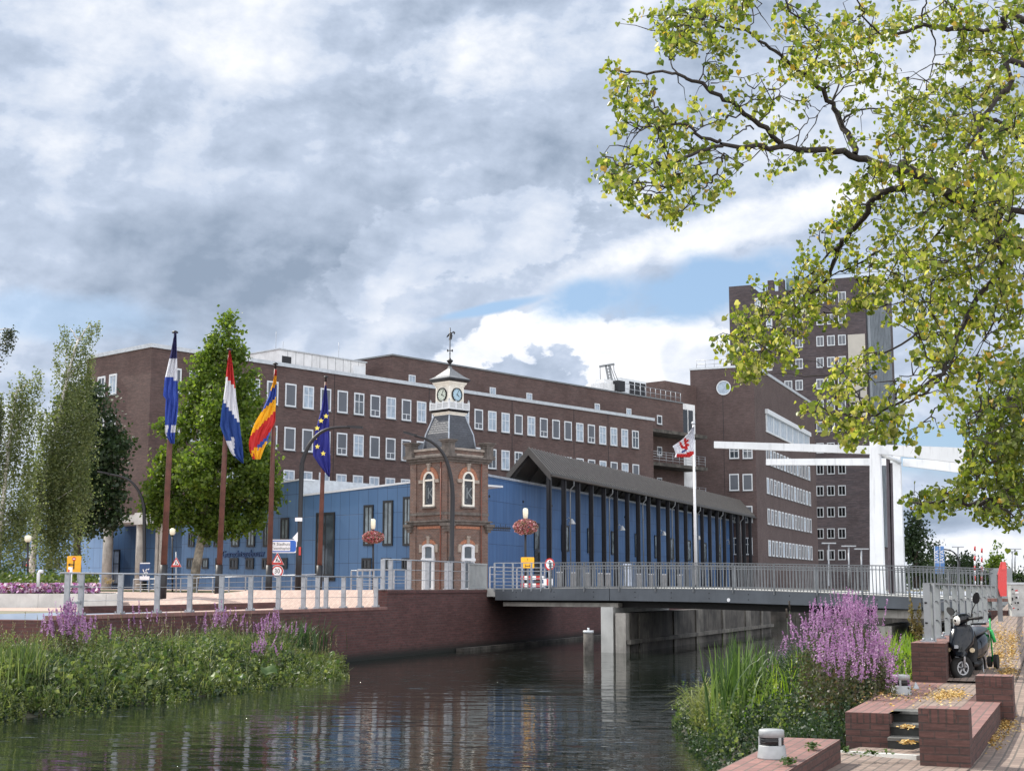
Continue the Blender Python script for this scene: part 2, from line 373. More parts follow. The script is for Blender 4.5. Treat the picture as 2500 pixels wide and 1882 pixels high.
M['timber_post'] = mat('weathered_grey_timber', (.095, .088, .08), .9, var=.35, scale=5, bump=.6, stain=.6)
M['pole_white'] = mat('white_pole_paint', (.80, .81, .83), .35, var=.04)
M['lamp_glass'] = mat('opal_lamp_glass', (.85, .80, .62), .25, var=.05)
M['sign_white'] = mat('sign_white', (.80, .80, .82), .35, var=.03)
M['sign_red'] = mat('sign_red', (.50, .035, .03), .35, var=.08)
M['sign_blue'] = mat('sign_blue', (.02, .12, .50), .35, var=.06)
M['sign_yellow'] = mat('sign_yellow', (.85, .42, .015), .4, var=.06)
M['sign_black'] = mat('sign_black', (.012, .012, .014), .5, var=.1)
M['ink_blue'] = mat('dark_blue_lettering', (.028, .065, .17), .6, var=.1)
M['silver_text'] = mat('grey_window_lettering', (.16, .18, .19), .4, var=.1)
M['bark'] = mat('tree_bark', (.055, .042, .034), .9, var=.4, scale=8, bump=.8)
M['bark_grey'] = mat('plane_tree_bark', (.24, .21, .17), .9, var=.5, scale=2.5, bump=.4)
M['bark_birch'] = mat('birch_bark', (.55, .53, .50), .8, var=.55, scale=6, bump=.3)
M['soil'] = mat('damp_soil', (.035, .034, .020), .95, var=.5, scale=3, bump=.8)
M['asphalt'] = mat('asphalt', (.13, .13, .135), .9, var=.15, scale=2, bump=.2)
# ------------------------------------------------------------------ windows on a vertical plane
def window(parent, pl, s0, s1, z0, z1, frame='white', pane='blind', style='plain', fw=.10, out=.02, sill=True, name='window'):
    w = s1 - s0; h = z1 - z0; f = MB(); q = pl.q; d = pl.d; U = Vector((0, 0, 1)); dep = .07
    def fb(a, b, c, e, o0=0.0, dd=dep): f.obox(pl.P(a, c, out + o0), d * (b - a), q * dd, U * (e - c))
    fb(s0, s0 + fw, z0, z1); fb(s1 - fw, s1, z0, z1); fb(s0 + fw, s1 - fw, z1 - fw * 1.2, z1); fb(s0 + fw, s1 - fw, z0, z0 + fw * 1.1)
    m_ = (s0 + s1) / 2; t = fw * .55
    if style in ('cross', 'mull'): fb(m_ - t / 2, m_ + t / 2, z0 + fw, z1 - fw, .004, .045)
    if style in ('cross', 'low', 'high'):
        zt = z0 + h * {'cross': .60, 'low': .30, 'high': .68}[style]; fb(s0 + fw, s1 - fw, zt - t / 2, zt + t / 2, .007, .045)
        if style == 'low': fb(m_ - t / 2, m_ + t / 2, z0 + fw, zt, .004, .045)
    if style == 'bars':
        for k in range(1, 6): a = s0 + w * k / 6; fb(a - .02, a + .02, z0 + fw, z0 + h * .55, .004, .03)
    o = f.build(name, M[frame] if isinstance(frame, str) else frame, parent)
    p = MB(); p.obox(pl.P(s0 + fw * .9, z0 + fw, -.02), d * (w - fw * 1.8), q * (out + .045), U * (h - 2 * fw)); p.build('pane', M[pane], o)
    if sill: MB().obox(pl.P(s0 - .06, z0 - .07, -.02), d * (w + .12), q * (out + .14), U * .066).build('sill', M['steel_dark'] if frame != 'cream' else M['stone'], o)
    return o

# ------------------------------------------------------------------ long brick office block
FB_pt = atY(356, 1250, 103.5)
FA = Plane(FB_pt, aD); FB = Plane(FB_pt, bD)          # long front / canal-end face and the blue front
zroof = FA.hit(356, 846).z; sEnd = FA.st(1595, 1100)[0]; zund = FB.hit(350, 1254).z
ob = thing('office_building', (FB_pt.x, FB_pt.y, 1.5), 'long dark brown brick office block with rows of white framed windows behind the blue building', 'building')
w = MB(); back = -FA.q * 15; U = Vector((0, 0, 1))
s8 = FA.st(470, 1200)[0]
sM = FA.st(640, 1000)[0]
w.obox(FA.P(0, zund), aD * s8, back * .58, U * (zroof - zund))
w.obox(FA.P(s8, 1.2), aD * (sM - s8), back * .58, U * (zroof - 1.2))
w.obox(FA.P(sM, 1.2), aD * (sEnd - sM), back, U * (zroof - 1.2))
w.build('wall', M['brick_office'], ob)
cp = MB()
cp.obox(FA.P(-.12, zroof + .003, .14), aD * (sEnd + .3), -FA.q * .5, U * .30)
cp.obox(FA.P(-.12, zroof + .003, -.36), aD * .5, -FA.q * 8.4, U * .30)
cp.build('roof_edge', M['coping'], ob)
# upper storey, set back
FA2 = Plane(FB_pt + back * .2, aD)
s2a, z2 = FA2.st(958, 868); s2b = FA2.st(1667, 975)[0]; z2b = FA2.st(1500, 948)[1]
up = MB(); up.obox(FA2.P(s2a, zroof - .2), aD * (sEnd - s2a - .2), -FA.q * 11, U * (z2 - zroof + .2))
up.obox(FA2.P(sEnd - .2, 1.2), aD * (s2b - sEnd + .2), -FA.q * 11.1, U * (z2 - 1.2 - .004)); up.build('upper_storey', M['brick_office'], ob)
MB().obox(FA2.P(s2a - .1, z2 + .003, .1), aD * (s2b - s2a + .1), -FA.q * 11.2, U * .14).build('roof_edge', M['steel_dark'], ob)
WIN = []
s0_ = FA.st(619, 950)[0]; s1_ = FA.st(1550, 1060)[0]; ds = (s1_ - s0_) / 27
zA = (FA.st(709, 993)[1], FA.st(709, 937)[1]); zB = (FA.st(704, 1099)[1], FA.st(704, 1043)[1]); zC = (FA.st(701, 1205)[1], FA.st(701, 1147)[1])
sty = random.Random(3)
for row, (za, zb) in enumerate((zA, zB, zC)):
    for i in range(-6, 28):
        sc = s0_ + ds * i
        if sc < 2.0 or (row == 2 and i > 26): continue
        if row == 1 and 22 < i and False: continue
        k = sty.random()
        if k < .42: p_, st_ = 'blind', 'plain'
        elif k < .62: p_, st_ = 'blind', 'low'
        elif k < .9: p_, st_ = 'curtain', 'cross'
        else: p_, st_ = 'pane', 'cross'
        if row == 2: p_, st_ = 'curtain', 'cross'
        window(ob, FA, sc - .56, sc + .56, za, zb, 'white', p_, st_, .10)
for u, v, hh in ((1005, 939, 20), (1202, 969, 18), (1291, 982, 17), (1457, 1005, 16), (1534, 1015, 15)):
    s_, zt = FA2.st(u, v - hh); zb_ = FA2.st(u, v + hh * .15)[1]
    window(ob, FA2, s_ - .42, s_ + .42, zroof + .35, zroof + 1.55, 'white', 'curtain', 'mull', .08, sill=False)
for u in (1604, ):
    pass
for u, v0, v1 in ((1609, 1014, 1036), (1609, 1090, 1112), (1609, 1166, 1190)):
    s_ = FA2.st(u, v0)[0]; window(ob, FA2, s_ - .45, s_ + .45, FA2.st(u, v1)[1], FA2.st(u, v0)[1], 'white', 'pane_dark', 'plain', .1)
# windows in the end face
for u0, u1, v0, v1 in ((269, 287, 915, 965), (241, 259, 921, 970), (214, 231, 927, 975), (263, 284, 1015, 1066), (236, 256, 1020, 1071), (236, 250, 1107, 1150)):
    sa = FB.st(u0, v0)[0]; sb = FB.st(u1, v0)[0]; window(ob, FB, sa, sb, FB.st(u0, v1)[1], FB.st(u0, v0)[1], 'white', 'curtain' if u0 == 269 else 'pane', 'mull', .12)
# downpipes / movement joints
dp = MB()
for i in (-.5, 4.5, 10.5, 16.5, 21.5, 24.5): dp.obox(FA.P(s0_ + ds * (i + .02), 2, 0), aD * .05, FA.q * .02, U * (zroof - 2))
dp.build('wall_joint', M['black'], ob)
# left end face goes on to the left behind the trees
# overhang: soffit band and round concrete columns
sf = MB(); sf.obox(FB.P(-8.8, zund - .55, -.05), bD * 8.8, -FB.q * 9.5, U * .546); sf.obox(FB.P(-1.4, zund - .75, .02), bD * 1.5, -FB.q * 1.6, U * .85)
sf.build('soffit', M['concrete_pale'], ob)
for u, r in ((242, .37), (322, .34), (436, .32)):
    b = FB.hit(u, 1436); b = b - FB.q * .6
    MB().lathe([(r, 1.3), (r, zund - .5)], (b.x, b.y, 0), 20).build('column', M['concrete'] if u != 436 else M['concrete_pale'], ob)  # one column gets paler concrete to stand for the light on it
for u in (346, 356):
    b = FB.hit(u, 1436) - FB.q * 1.3; MB().box((b.x, b.y, 1.3), (.34, .34, zund - 1.8), bD).build('column', M['concrete'], ob)
# grey plant room on the roof
FA3 = Plane(FB_pt + back * .30, aD)
s3a = FA3.st(682, 853)[0]; s3b = FA3.st(893, 870)[0]; z3 = FA3.st(682, 853)[1]
pr = MB(); pr.obox(FA3.P(s3a, zroof), aD * (s3b - s3a), -FA.q * 5.5, U * (z3 - zroof)); pr.build('plant_room', M['dirty_white'], ob)
pt = MB(); pt.obox(FA3.P(s3a + .3, zroof + .3, .02), aD * 1.0, -FA.q * .1, U * (z3 - zroof - .8))
pt.build('vent_grille', M['black'], ob)
ptl = MB()
for k in range(1, 11): ptl.obox(FA3.P(s3a + (s3b - s3a) * k / 11, zroof, .012), aD * .03, -FA.q * .03, U * (z3 - zroof))
for k in (4, 6.1, 8.2):
    a_ = s3a + (s3b - s3a) * k / 11; ptl.obox(FA3.P(a_, zroof + .9, .05), aD * 1.1, -FA.q * .05, U * .07); ptl.obox(FA3.P(a_, zroof + .5, .05), aD * .06, -FA.q * .05, U * .4)
ptl.build('panel_joint', M['steel_dark'], ob)
MB().obox(FA3.P(s3a - .1, z3 + .003, .1), aD * (s3b - s3a + .2), -FA.q * 5.7, U * .1).build('roof_edge', M['coping'], ob)
s_ = FA2.st(934, 922)[0]; MB().obox(FA2.P(s_ - 3.6, zroof + .1, .2), aD * 1.3, -FA.q * .1, U * 1.5).build('roof_door', M['white'], ob)
for u, v in ((720, 800), (737, 826), (873, 828)):
    p0 = FA3.P(FA3.st(u, v)[0], z3, -2.5); MB().tube([p0, p0 + U * (FA3.st(u, v)[1] - z3)], .025, 5).build('antenna', M['steel'], ob)
# roof items on the right: brick lift house, cooling unit, railing, white corner panel, balconies
FA4 = Plane(FB_pt + back * .45, aD)
s4, z4 = FA4.st(1623, 929); l4 = MB(); l4.obox(FA4.P(s4, z2), aD * (FA4.st(1700, 950)[0] - s4), -FA.q * 9, U * (z4 - z2)); l4.build('lift_house', M['brick_office'], ob)
su, zu = FA2.st(1562, 948); sv = FA2.st(1604, 952)[0]
cu = MB(); cu.obox(FA2.P(su - 1.5, z2 + .2, -1.5), aD * (sv - su + 1.5), -FA.q * 2.4, U * 1.9)
o = cu.build('cooling_unit', M['white'], ob)
g = MB()
for k in range(3): g.obox(FA2.P(su + (sv - su) * (k + .08) / 3, z2 + .45, -1.47), aD * ((sv - su) / 3 * .82), -FA.q * .1, U * 1.4)
g.build('vent_grille', M['black'], o)
rl = MB(); a0 = FA2.st(1516, 960)[0]
for k in range(13): p = FA2.P(a0 + (s2b - a0) * k / 12, z2 + .15, -.3); rl.tube([p, p + U * 1.1], .035, 5)
for h in (.55, 1.1): rl.tube([FA2.P(a0, z2 + .15 + h, -.3), FA2.P(s2b, z2 + .15 + h, -.3)], .03, 5)
rl.build('roof_railing', M['steel'], ob)
wp = MB(); wp.obox(FA2.P(s2b + .002, FA2.st(1680, 1062)[1] - 6, -.15), aD * 2.6, -FA.q * 2, U * (z2 - FA2.st(1680, 1062)[1] + 6.1)); wp.build('white_panel', M['dirty_white'], ob)
wq = MB()
for k in range(2): wq.obox(FA2.P(s2b + .15 + 1.1 * k, FA2.st(1680, 1062)[1] - .3, -.12), aD * .9, -FA.q * .1, U * 3.2)
wq.build('stair_window', M['pane_dark'], ob)
for v in (1062, 1140, 1216):
    z_ = FA2.st(1630, v)[1]; bl = MB(); bl.obox(FA2.P(sEnd + .05, z_ - .35, 2.9), aD * (s2b - sEnd + .4), -FA.q * 2.88, U * .35)
    o = bl.build('balcony', M['concrete_dark'], ob); r_ = MB()
    if v != 1062:
        for k in range(9): p = FA2.P(sEnd + .1 + (s2b - sEnd) * k / 8, z_, 2.8); r_.tube([p, p + U * 1.15], .03, 5)
        for h in (.3, .6, .9, 1.15): r_.tube([FA2.P(sEnd + .1, z_ + h, 2.8), FA2.P(s2b + .2, z_ + h, 2.8)], .022, 5)
        r_.build('balcony_railing', M['steel'], o)
# window cleaning crane on the roof
cb = FA2.P(FA2.st(1487, 950)[0], z2, -3.0); cr = thing('roof_crane', cb, 'small grey window cleaning crane with a T shaped jib on the office roof', 'crane')
sc = cb.y / FPX
def cpx(u, v): return atY(u, v, cb.y)
m_ = MB(); p = cpx(1484, 945); m_.box((p.x, p.y, z2), (3.8, 1.6, 1.0), aD); m_.box((p.x, p.y, z2 + 1.0), (2.8, 1.2, .45), aD); m_.build('cab', M['dirty_white'], cr)
p = cpx(1509, 945); MB().box((p.x, p.y, z2 + .3), (1.2, 1.0, 1.1), aD).build('counterweight', M['black'], cr)
m_ = MB()
for (a, b) in (((1488, 939), (1479, 893)), ((1496, 939), (1487, 892))): m_.bar(cpx(*a), cpx(*b), .22)
for k in range(6): m_.bar(cpx(1488 - 8 * k / 6, 936 - 42 * k / 6), cpx(1496 - 8 * k / 6, 936 - 42 * k / 6), .08)
m_.build('jib', M['steel_dark'], cr)
MB().bar(cpx(1463, 895), cpx(1500, 889), .22).build('crossbar', M['steel_dark'], cr)
m_ = MB(); m_.tube([cpx(1465, 895), cpx(1466, 938)], .03, 4); m_.tube([cpx(1498, 890), cpx(1499, 905), cpx(1514, 942)], .03, 4); m_.tube([cpx(1490, 893), cpx(1506, 940)], .03, 4); m_.build('cable', M['black'], cr)

# ------------------------------------------------------------------ blue panelled building (two fronts, behind the clock tower)
FBb = FB
FC0 = atY(1180, 1300, 98); FC = Plane(FC0, cD)
bb = thing('panelled_building', (FB.hit(870, 1400).x, FB.hit(870, 1400).y, 1.4), 'blue panelled building with narrow black windows either side of the small clock tower', 'building')
sL = FB.st(445, 1300)[0]; s681 = FB.st(681, 1200)[0]; s733 = FB.st(733, 1200)[0]; s1003 = FB.st(1003, 1200)[0] + 1.2
zt1 = FB.st(733, 1172)[1]; zt0 = FB.st(600, 1184)[1]; zt2 = FB.st(733, 1212)[1]; zt3 = FB.st(1000, 1178)[1]
bw_ = MB(); dep = -FB.q
bw_.prism([FB.P(sL, 1.0), FB.P(s733, 1.0), FB.P(s733, zt1), FB.P(s681 - 8, zt0 - .5), FB.P(sL, zund - .6)], dep * .9)
bw_.prism([FB.P(s733 + .003, 1.0), FB.P(s1003, 1.0), FB.P(s1003, zt3), FB.P(s733 + .003, zt2)], dep * .9)
bw_.build('front_wall', M['blue'], bb)
rf = MB(); rf.prism([FB.P(s733 + .01, zt2 + .003, .06), FB.P(s1003, zt3 + .003, .06), FB.P(s1003, zt3 + .12, .06), FB.P(s733 + .01, zt2 + .12, .06)], dep * 7)
rf.prism([FB.P(s681 - 8, zt0 - .49, .06), FB.P(s733 + .1, zt1 + .003, .06), FB.P(s733 + .1, zt1 + .10, .06), FB.P(s681 - 8, zt0 - .4, .06)], dep * 1.2)
rf.build('roof', M['white'], bb)
MB().obox(FB.P(s733 - .1, zt2 - .3, .03), bD * .14, dep * 6.5, U * (zt1 - zt2 + .4)).build('roof_step', M['coping'], bb)
# recess behind the columns and pale wing to the left
FBr = Plane(FB_pt - FB.q * 4.0, bD)
rw = MB(); rw.obox(FBr.P(FBr.st(236, 1400)[0], 1.0), bD * (FBr.st(460, 1400)[0] - FBr.st(236, 1400)[0]), dep * .5, U * (zund - 1.5)); rw.build('recessed_wall', M['blue'], bb)
fd = MB(); s0r, s1r = FB.st(60, 1400)[0], FB.st(236, 1400)[0]
pts = []
for k in range(9):
    s_ = FB.st(190, 1400)[0] + (s1r - FB.st(190, 1400)[0]) * k / 8; pts.append((s_, 0))
fd.obox(FB.P(FB.st(-60, 1400)[0], 1.0, -1.0), bD * (FB.st(232, 1400)[0] - FB.st(-60, 1400)[0]), dep * .5, U * (FB.st(230, 1272)[1] - 1.0)); fd.build('pale_wing', M['blue_pale'], bb)
FBw = Plane(FB_pt - FB.q * 1.0, bD)
for u0, u1, v0, v1 in ((55, 70, 1362, 1386), (116, 127, 1362, 1386), (78, 88, 1362, 1386), (135, 148, 1362, 1386), (58, 72, 1315, 1342), (165, 175, 1362, 1386)):
    window(bb, FBw, FBw.st(u0, v0)[0], FBw.st(u1, v0)[0], FBw.st(u0, v1)[1], FBw.st(u0, v0)[1], 'black_frame', 'pane_dark', 'plain', .08, sill=False)
# glazed door in the recess
s_a, z_a = FBr.st(266, 1342); s_b, z_b = FBr.st(291, 1430)
window(bb, FBr, s_a, s_b, z_b + .1, z_a, 'black_frame', 'curtain', 'cross', .10, sill=False, name='door')
# windows of the left front
def bwin(pl, u0, u1, v0, v1, pane='sky_pane', st_='mull', fw=.12, par=bb, nm='window'):
    s_a, z1_ = pl.st(u0, v0); s_b = pl.st(u1, v0)[0]; z0_ = pl.st((u0 + u1) / 2, v1)[1]
    return window(par, pl, s_a, s_b, z0_, z1_, 'black_frame', pane, st_, fw, sill=False, name=nm)
for u0, u1, v0, v1, p_ in ((890, 913, 1233, 1332, 'sky_pane'), (937, 961, 1222, 1332, 'sky_pane'), (986, 1006, 1213, 1332, 'sky_pane'), (687, 707, 1264, 1318, 'sky_pane'),
                           (774, 819, 1252, 1406, 'pane'), (885, 908, 1362, 1391, 'pane_dark'), (933, 956, 1362, 1391, 'pane'), (983, 1002, 1362, 1391, 'pane_dark'),
                           (567, 586, 1284, 1335, 'sky_pane'), (605, 624, 1284, 1335, 'sky_pane'), (645, 660, 1275, 1335, 'sky_pane'), (524, 540, 1300, 1335, 'pane'), (462, 476, 1300, 1335, 'pane'), (500, 514, 1300, 1335, 'pane'),
                           (458, 474, 1362, 1388, 'pane'), (495, 510, 1362, 1388, 'sky_pane'), (563, 583, 1362, 1389, 'pane_dark'), (602, 621, 1362, 1389, 'pane_dark'), (642, 660, 1362, 1389, 'pane_dark'), (685, 703, 1362, 1389, 'pane_dark'), (528, 542, 1362, 1388, 'pane')):
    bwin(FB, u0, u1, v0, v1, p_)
bwin(FB, 774, 819, 1409, 1418, 'pane_dark', 'plain', .05)
# tall front toward the canal
sC0 = FC.st(1180, 1300)[0] - 3.2; sC1 = FC.st(1792, 1300)[0]; zC_ = FC.st(1180, 1161)[1]
cw = MB(); cw.obox(FC.P(sC0, 1.0), cD * (sC1 - sC0), -FC.q * 3.0, U * (zC_ - 1.0)); cw.build('canal_wall', M['blue_c'], bb)
MB().obox(FC.P(sC0 - .05, zC_ + .003, .08), cD * (sC1 - sC0), -FC.q * 3.2, U * .16).build('roof_edge', M['lead'], bb)
for (u0, u1, v0, v1) in ((1303, 1315, 1276, 1343), (1369.5, 1387, 1281, 1346), (1433, 1448, 1289, 1350), (1491, 1503, 1296, 1354), (1549, 1556.5, 1302, 1359), (1597, 1603, 1306, 1362), (1635, 1643.5, 1313, 1366), (1676, 1685, 1318, 1369), (1715, 1723, 1324, 1371), (1751, 1758, 1328, 1373)):
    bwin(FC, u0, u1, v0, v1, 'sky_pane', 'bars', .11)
for u, v in ((1379, 1271), (1503, 1287), (1606, 1300), (1693, 1311), (1770, 1322)):
    p = FC.hit(u, v); q = FC.q; l = MB()
    l.tube([p, p + q * .35 + U * .25, p + q * .55], .03, 6); l.lathe([(.05, .15), (.10, .1), (.30, -.25), (.28, -.28)], p + q * .6, 14); l.build('wall_lamp', M['white'], bb)
for (u, v) in ((1193, 1214), (1276, 1227), (1346, 1237), (1411, 1246), (1471, 1256), (1524, 1264), (1570, 1270)):
    p = FC.hit(u, v); MB().obox(p, cD * .16, FC.q * .05, U * .16).build('vent', M['black'], bb)
door = bwin(FC, 1304, 1316, 1344, 1432, 'pane_dark', 'plain', .12, nm='door')

# ------------------------------------------------------------------ long gabled canopy on thin black columns
E = atY(1345, 1158, 102.9); zE = E.z; qC = FC.q                 # near corner of the right hand eave
Ridge = E - qC * 1.72; Ridge.z = atY(1290, 1094, E.y - .3).z; LE = E - qC * 3.45; LE.z = zE
Lc = (FC.st(1848, 1259)[0]); Lc = 72.0
k_ = ray(1848, 1259); P_ = Plane(E, cD).hit(1848, 1259); Lc = (P_ - E).dot(cD)
ca = thing('canopy', (E.x, E.y, 1.4), 'long dark metal gabled canopy on two rows of thin black columns beside the blue wall', 'canopy')
th = Vector((0, 0, -.16))
for A_, B_ in ((E, Ridge), (LE, Ridge)):
    r = MB(); r.prism([A_, B_, B_ + cD * Lc, A_ + cD * Lc], Vector((0, 0, .10)))
    n_ = int(Lc / .62); d_ = (B_ - A_); sm_ = MB()
    for k in range(n_ + 1):
        o_ = A_ + cD * (Lc * k / n_) + Vector((0, 0, .101)); sm_.obox(o_, cD * .11, d_, Vector((0, 0, .08)))
    sm_.build('standing_seams', M['seam'], r.build('roof', M['canopy_roof'], ca))
    MB().prism([A_ + th + cD * .1, B_ + th + cD * .1, B_ + th + cD * Lc, A_ + th + cD * Lc], Vector((0, 0, .155))).build('soffit', M['canopy_dark'], ca)
g = MB()
for A_ in (E, LE): g.prism([A_ + U * .12, Ridge + U * .12, Ridge - U * .42, A_ - U * .42], -cD * .12)
g.build('gable_board', M['canopy_roof'], ca)
gt = MB(); gt.tube([E + qC * .07 - U * .08, E + qC * .07 - U * .08 + cD * Lc], .09, 8); gt.build('gutter', M['canopy_roof'], ca)
nc = int(Lc / 3.15)
for k in range(nc + 1):
    s_ = .35 + 3.15 * k
    for A_, in_ in ((E, -.28), (LE, .28)):
        b = A_ + cD * s_ + qC * in_; c_ = MB(); b.z = 1.2; H_ = zE - .1 - 1.2
        c_.box(b, (.14, .36, H_), cD); c_.box(b + cD * .13, (.04, .26, H_), cD) if False else None
        c_.box(b, (.36, .14, H_), cD); c_.build('column', M['black'], ca)
    r_ = MB(); a_ = E + cD * s_ - qC * .28; b_ = LE + cD * s_ + qC * .28; R_ = Ridge + cD * s_ - U * .3
    r_.bar(a_ - U * .2, R_, .07, .2); r_.bar(b_ - U * .2, R_, .07, .2); r_.build('rafter', M['canopy_dark'], ca)
for k in (1, 4, 7, 10, 13, 16, 19):
    a_ = E + cD * (1.6 + 3.15 * k) + qC * .08; dpn = MB(); dpn.tube([a_ - U * .1, a_ - U * .5, a_ - U * .8 - qC * .3, a_ - U * 1.2 - qC * .3, Vector((a_.x, a_.y, 1.3)) - qC * .3], .055, 6); dpn.build('downpipe', M['steel_dark'], ca)

# ------------------------------------------------------------------ brick stair block on the right
PR = atY(1851, 1370, 166); FR = Plane(PR, nD); FS = Plane(PR, cD)
rb = thing('stair_building', (PR.x, PR.y, 1.5), 'brown brick block with a round window high up, at the far end of the canopy', 'building')
sl = FR.st(1688, 1100)[0]; zr = FR.st(1688, 904)[1]; se = FS.st(1990, 1100)[0]; zse = FS.st(1988, 985)[1]
w = MB(); w.prism([FR.P(sl, 1.2), FR.P(0, 1.2), FR.P(0, zr), FR.P(sl, zr)], cD * se); w.build('wall', M['brick_right'], rb)
cpn = MB(); cpn.obox(FR.P(sl - .05, zr + .003, .1), nD * (-sl + .15), cD * .4, U * .25); cpn.obox(FS.P(.3, zr + .003, .12), cD * (se - .3), -FS.q * .5, U * .35); cpn.build('roof_edge', M['coping'], rb)
for u0, u1 in ((1780.5, 1804), (1813, 1837)):
    for v0, v1, st_, p_ in ((1089.6, 1120, 'cross', 'pane'), (1157, 1198, 'plain', 'blind'), (1312, 1354, 'cross', 'pane_dark'), (1235, 1276, 'low', 'blind')):
        window(rb, FR, FR.st(u0, v0)[0], FR.st(u1, v0)[0], FR.st(u0, v1)[1], FR.st(u0, v0)[1], 'white', p_, st_, .11)
c0 = FR.hit(1767, 947); rr = 18 / FPX * c0.y; ringm = MB(); n_ = 28
def disc(mb, c, r0, r1, pl, out, dd, n=28):
    vs = []
    for rad, o_ in ((r0, out), (r1, out), (r1, out + dd), (r0, out + dd)):
        for k in range(n):
            a = 2 * math.pi * k / n; vs.append(c + pl.d * (rad * math.cos(a)) + U * (rad * math.sin(a)) + pl.q * o_)
    fs = []
    for j in range(4):
        for k in range(n): fs.append((j * n + k, j * n + (k + 1) % n, ((j + 1) % 4) * n + (k + 1) % n, ((j + 1) % 4) * n + k))
    mb.add(vs, fs)
def cdisc(mb, c, r, pl, out, dd, n=28, sq=1.0):
    pts = [c + pl.d * (r * sq * math.cos(2 * math.pi * k / n)) + U * (r * math.sin(2 * math.pi * k / n)) + pl.q * out for k in range(n)]
    mb.prism(pts, pl.q * dd)
disc(ringm, c0, rr * .88, rr, FR, .0, .12); o = ringm.build('round_window', M['white'], rb)
pm = MB(); cdisc(pm, c0, rr * .885, FR, .0, .05); pm.build('pane', M['curtain'], o)
# side windows: rows of tall narrow lights, and the ribbon at the top
sa = FS.st(1870, 1200)[0]; sb = FS.st(1979, 1200)[0]
for v in (1094, 1165, 1240, 1317):
    zt_ = FS.st(1870, v)[1]; zb_ = FS.st(1870, v + 39)[1]
    for k in range(14):
        c_ = sa + (sb - sa) * (k + .5) / 14; hw = (sb - sa) / 14 * .30
        window(rb, FS, c_ - hw, c_ + hw, zb_, zt_, 'white', ('blind', 'curtain', 'blind', 'pane')[(k * 7 + int(v)) % 4], 'plain' if (k + int(v)) % 3 else 'high', .14)
s0q, zq1 = FS.st(1869, 1010); s1q = FS.st(1973, 1060)[0]; zq0 = FS.st(1869, 1050)[1]
f = MB(); f.obox(FS.P(s0q - .4, zq1, .02), cD * (s1q - s0q + .8), FS.q * .35, U * .55); f.obox(FS.P(s0q - .2, zq0 - .2, .02), cD * (s1q - s0q + .4), FS.q * .12, U * .2)
for k in range(8): f.obox(FS.P(s0q + (s1q - s0q) * k / 7 - .12, zq0, .02), cD * .24, FS.q * .14, U * (zq1 - zq0))
for k in range(28): f.obox(FS.P(s0q + (s1q - s0q) * k / 28, zq0, .02), cD * .05, FS.q * .08, U * (zq1 - zq0))
o = f.build('ribbon_window', M['white'], rb)
MB().obox(FS.P(s0q, zq0, .01), cD * (s1q - s0q), FS.q * .03, U * (zq1 - zq0)).build('pane', M['curtain'], o)
r_ = MB(); zz = zr + .25
for k in range(5): p = FR.P(sl + .6 + 1.1 * k, zz, -.8); r_.tube([p, p + U * 1.0], .03, 5)
for h in (.5, 1.0): r_.tube([FR.P(sl + .6, zz + h, -.8), FR.P(sl + 5, zz + h, -.8)], .03, 5)
r_.build('roof_railing', M['steel'], rb)
jt = MB(); s_ = FR.st(1767, 1100)[0]; jt.obox(FR.P(s_, 2, 0), nD * .05, FR.q * .015, U * (zr - 4)); jt.build('wall_joint', M['black'], rb)

# ------------------------------------------------------------------ high rise behind
PT = atY(1788, 1100, 222); FT = Plane(PT, nD)
tw = thing('high_rise', (PT.x, PT.y, 1.5), 'highest brick tower with a glass edge and long vertical banner behind the leaves', 'building')
zT = FT.st(1800, 703)[1]; sR = FT.st(2121, 1000)[0]; FTs = Plane(FT.P(sR, 0), cD); dT = FTs.st(2173, 1000)[0]; dT2 = FTs.st(2187, 1000)[0]
w = MB(); w.obox(FT.P(0, 1.2), nD * sR, cD * dT, U * (zT - 1.2 - 1.0)); w.obox(FT.P(0, zT - 1.0), nD * FT.st(1833, 703)[0], cD * 6, U * 1.3)
for u in (1881, 1907): w.obox(FT.P(FT.st(u, 703)[0] - .45, zT - 1.0), nD * .9, cD * 1.2, U * 1.8)
w.obox(FT.P(FT.st(2028, 703)[0], zT - 1.0), nD * (sR - FT.st(2028, 703)[0] - 1), cD * 12, U * (FT.st(2040, 680)[1] - zT + 1)); w.obox(FTs.P(dT + .01, 1.2), cD * (dT2 - dT), -FTs.q * 14, U * (FTs.st(2187, 749)[1] - 1.2))
w.build('wall', M['brick_tower'], tw)
g = MB(); zg = zT - 1.5; g.obox(FTs.P(.6, 8, .02), cD * (dT - .9), FTs.q * .2, U * (zg - 8)); g.build('glass_wall', mat('dark_glass_wall', (.035, .045, .055), .25, var=.4, scale=.4), tw)
g = MB()
for k in range(15): g.obox(FTs.P(.6 + (dT - .9) * k / 14, 8, .2), cD * .28, FTs.q * .35, U * (zg - 8))
g.build('glass_fin', mat('grey_glass_fin', (.20, .23, .26), .4, var=.2, scale=.5), tw)
gs, gz = FT.st(1913, 674); MB().obox(FT.P(gs, zT - 1.0, -2), nD * 4.2, cD * 5, U * (gz - zT + 1)).build('roof_lantern', mat('green_glass', (.10, .17, .17), .2, spec=.8), tw)
rows = [1342 - 52.1 * k for k in range(13)]
for ri, v in enumerate(rows):
    for u0, u1 in ((1993, 2011), (2019, 2038), (2046, 2065), (1915, 1934), (1942, 1960)):
        if u0 < 1960 and v > 960: continue
        window(tw, FT, FT.st(u0, v)[0], FT.st(u1, v)[0], FT.st(2000, v + 25)[1], FT.st(2000, v)[1], 'coping', 'pane_dark' if v > 1050 else 'blind', 'mull', .13, sill=False)
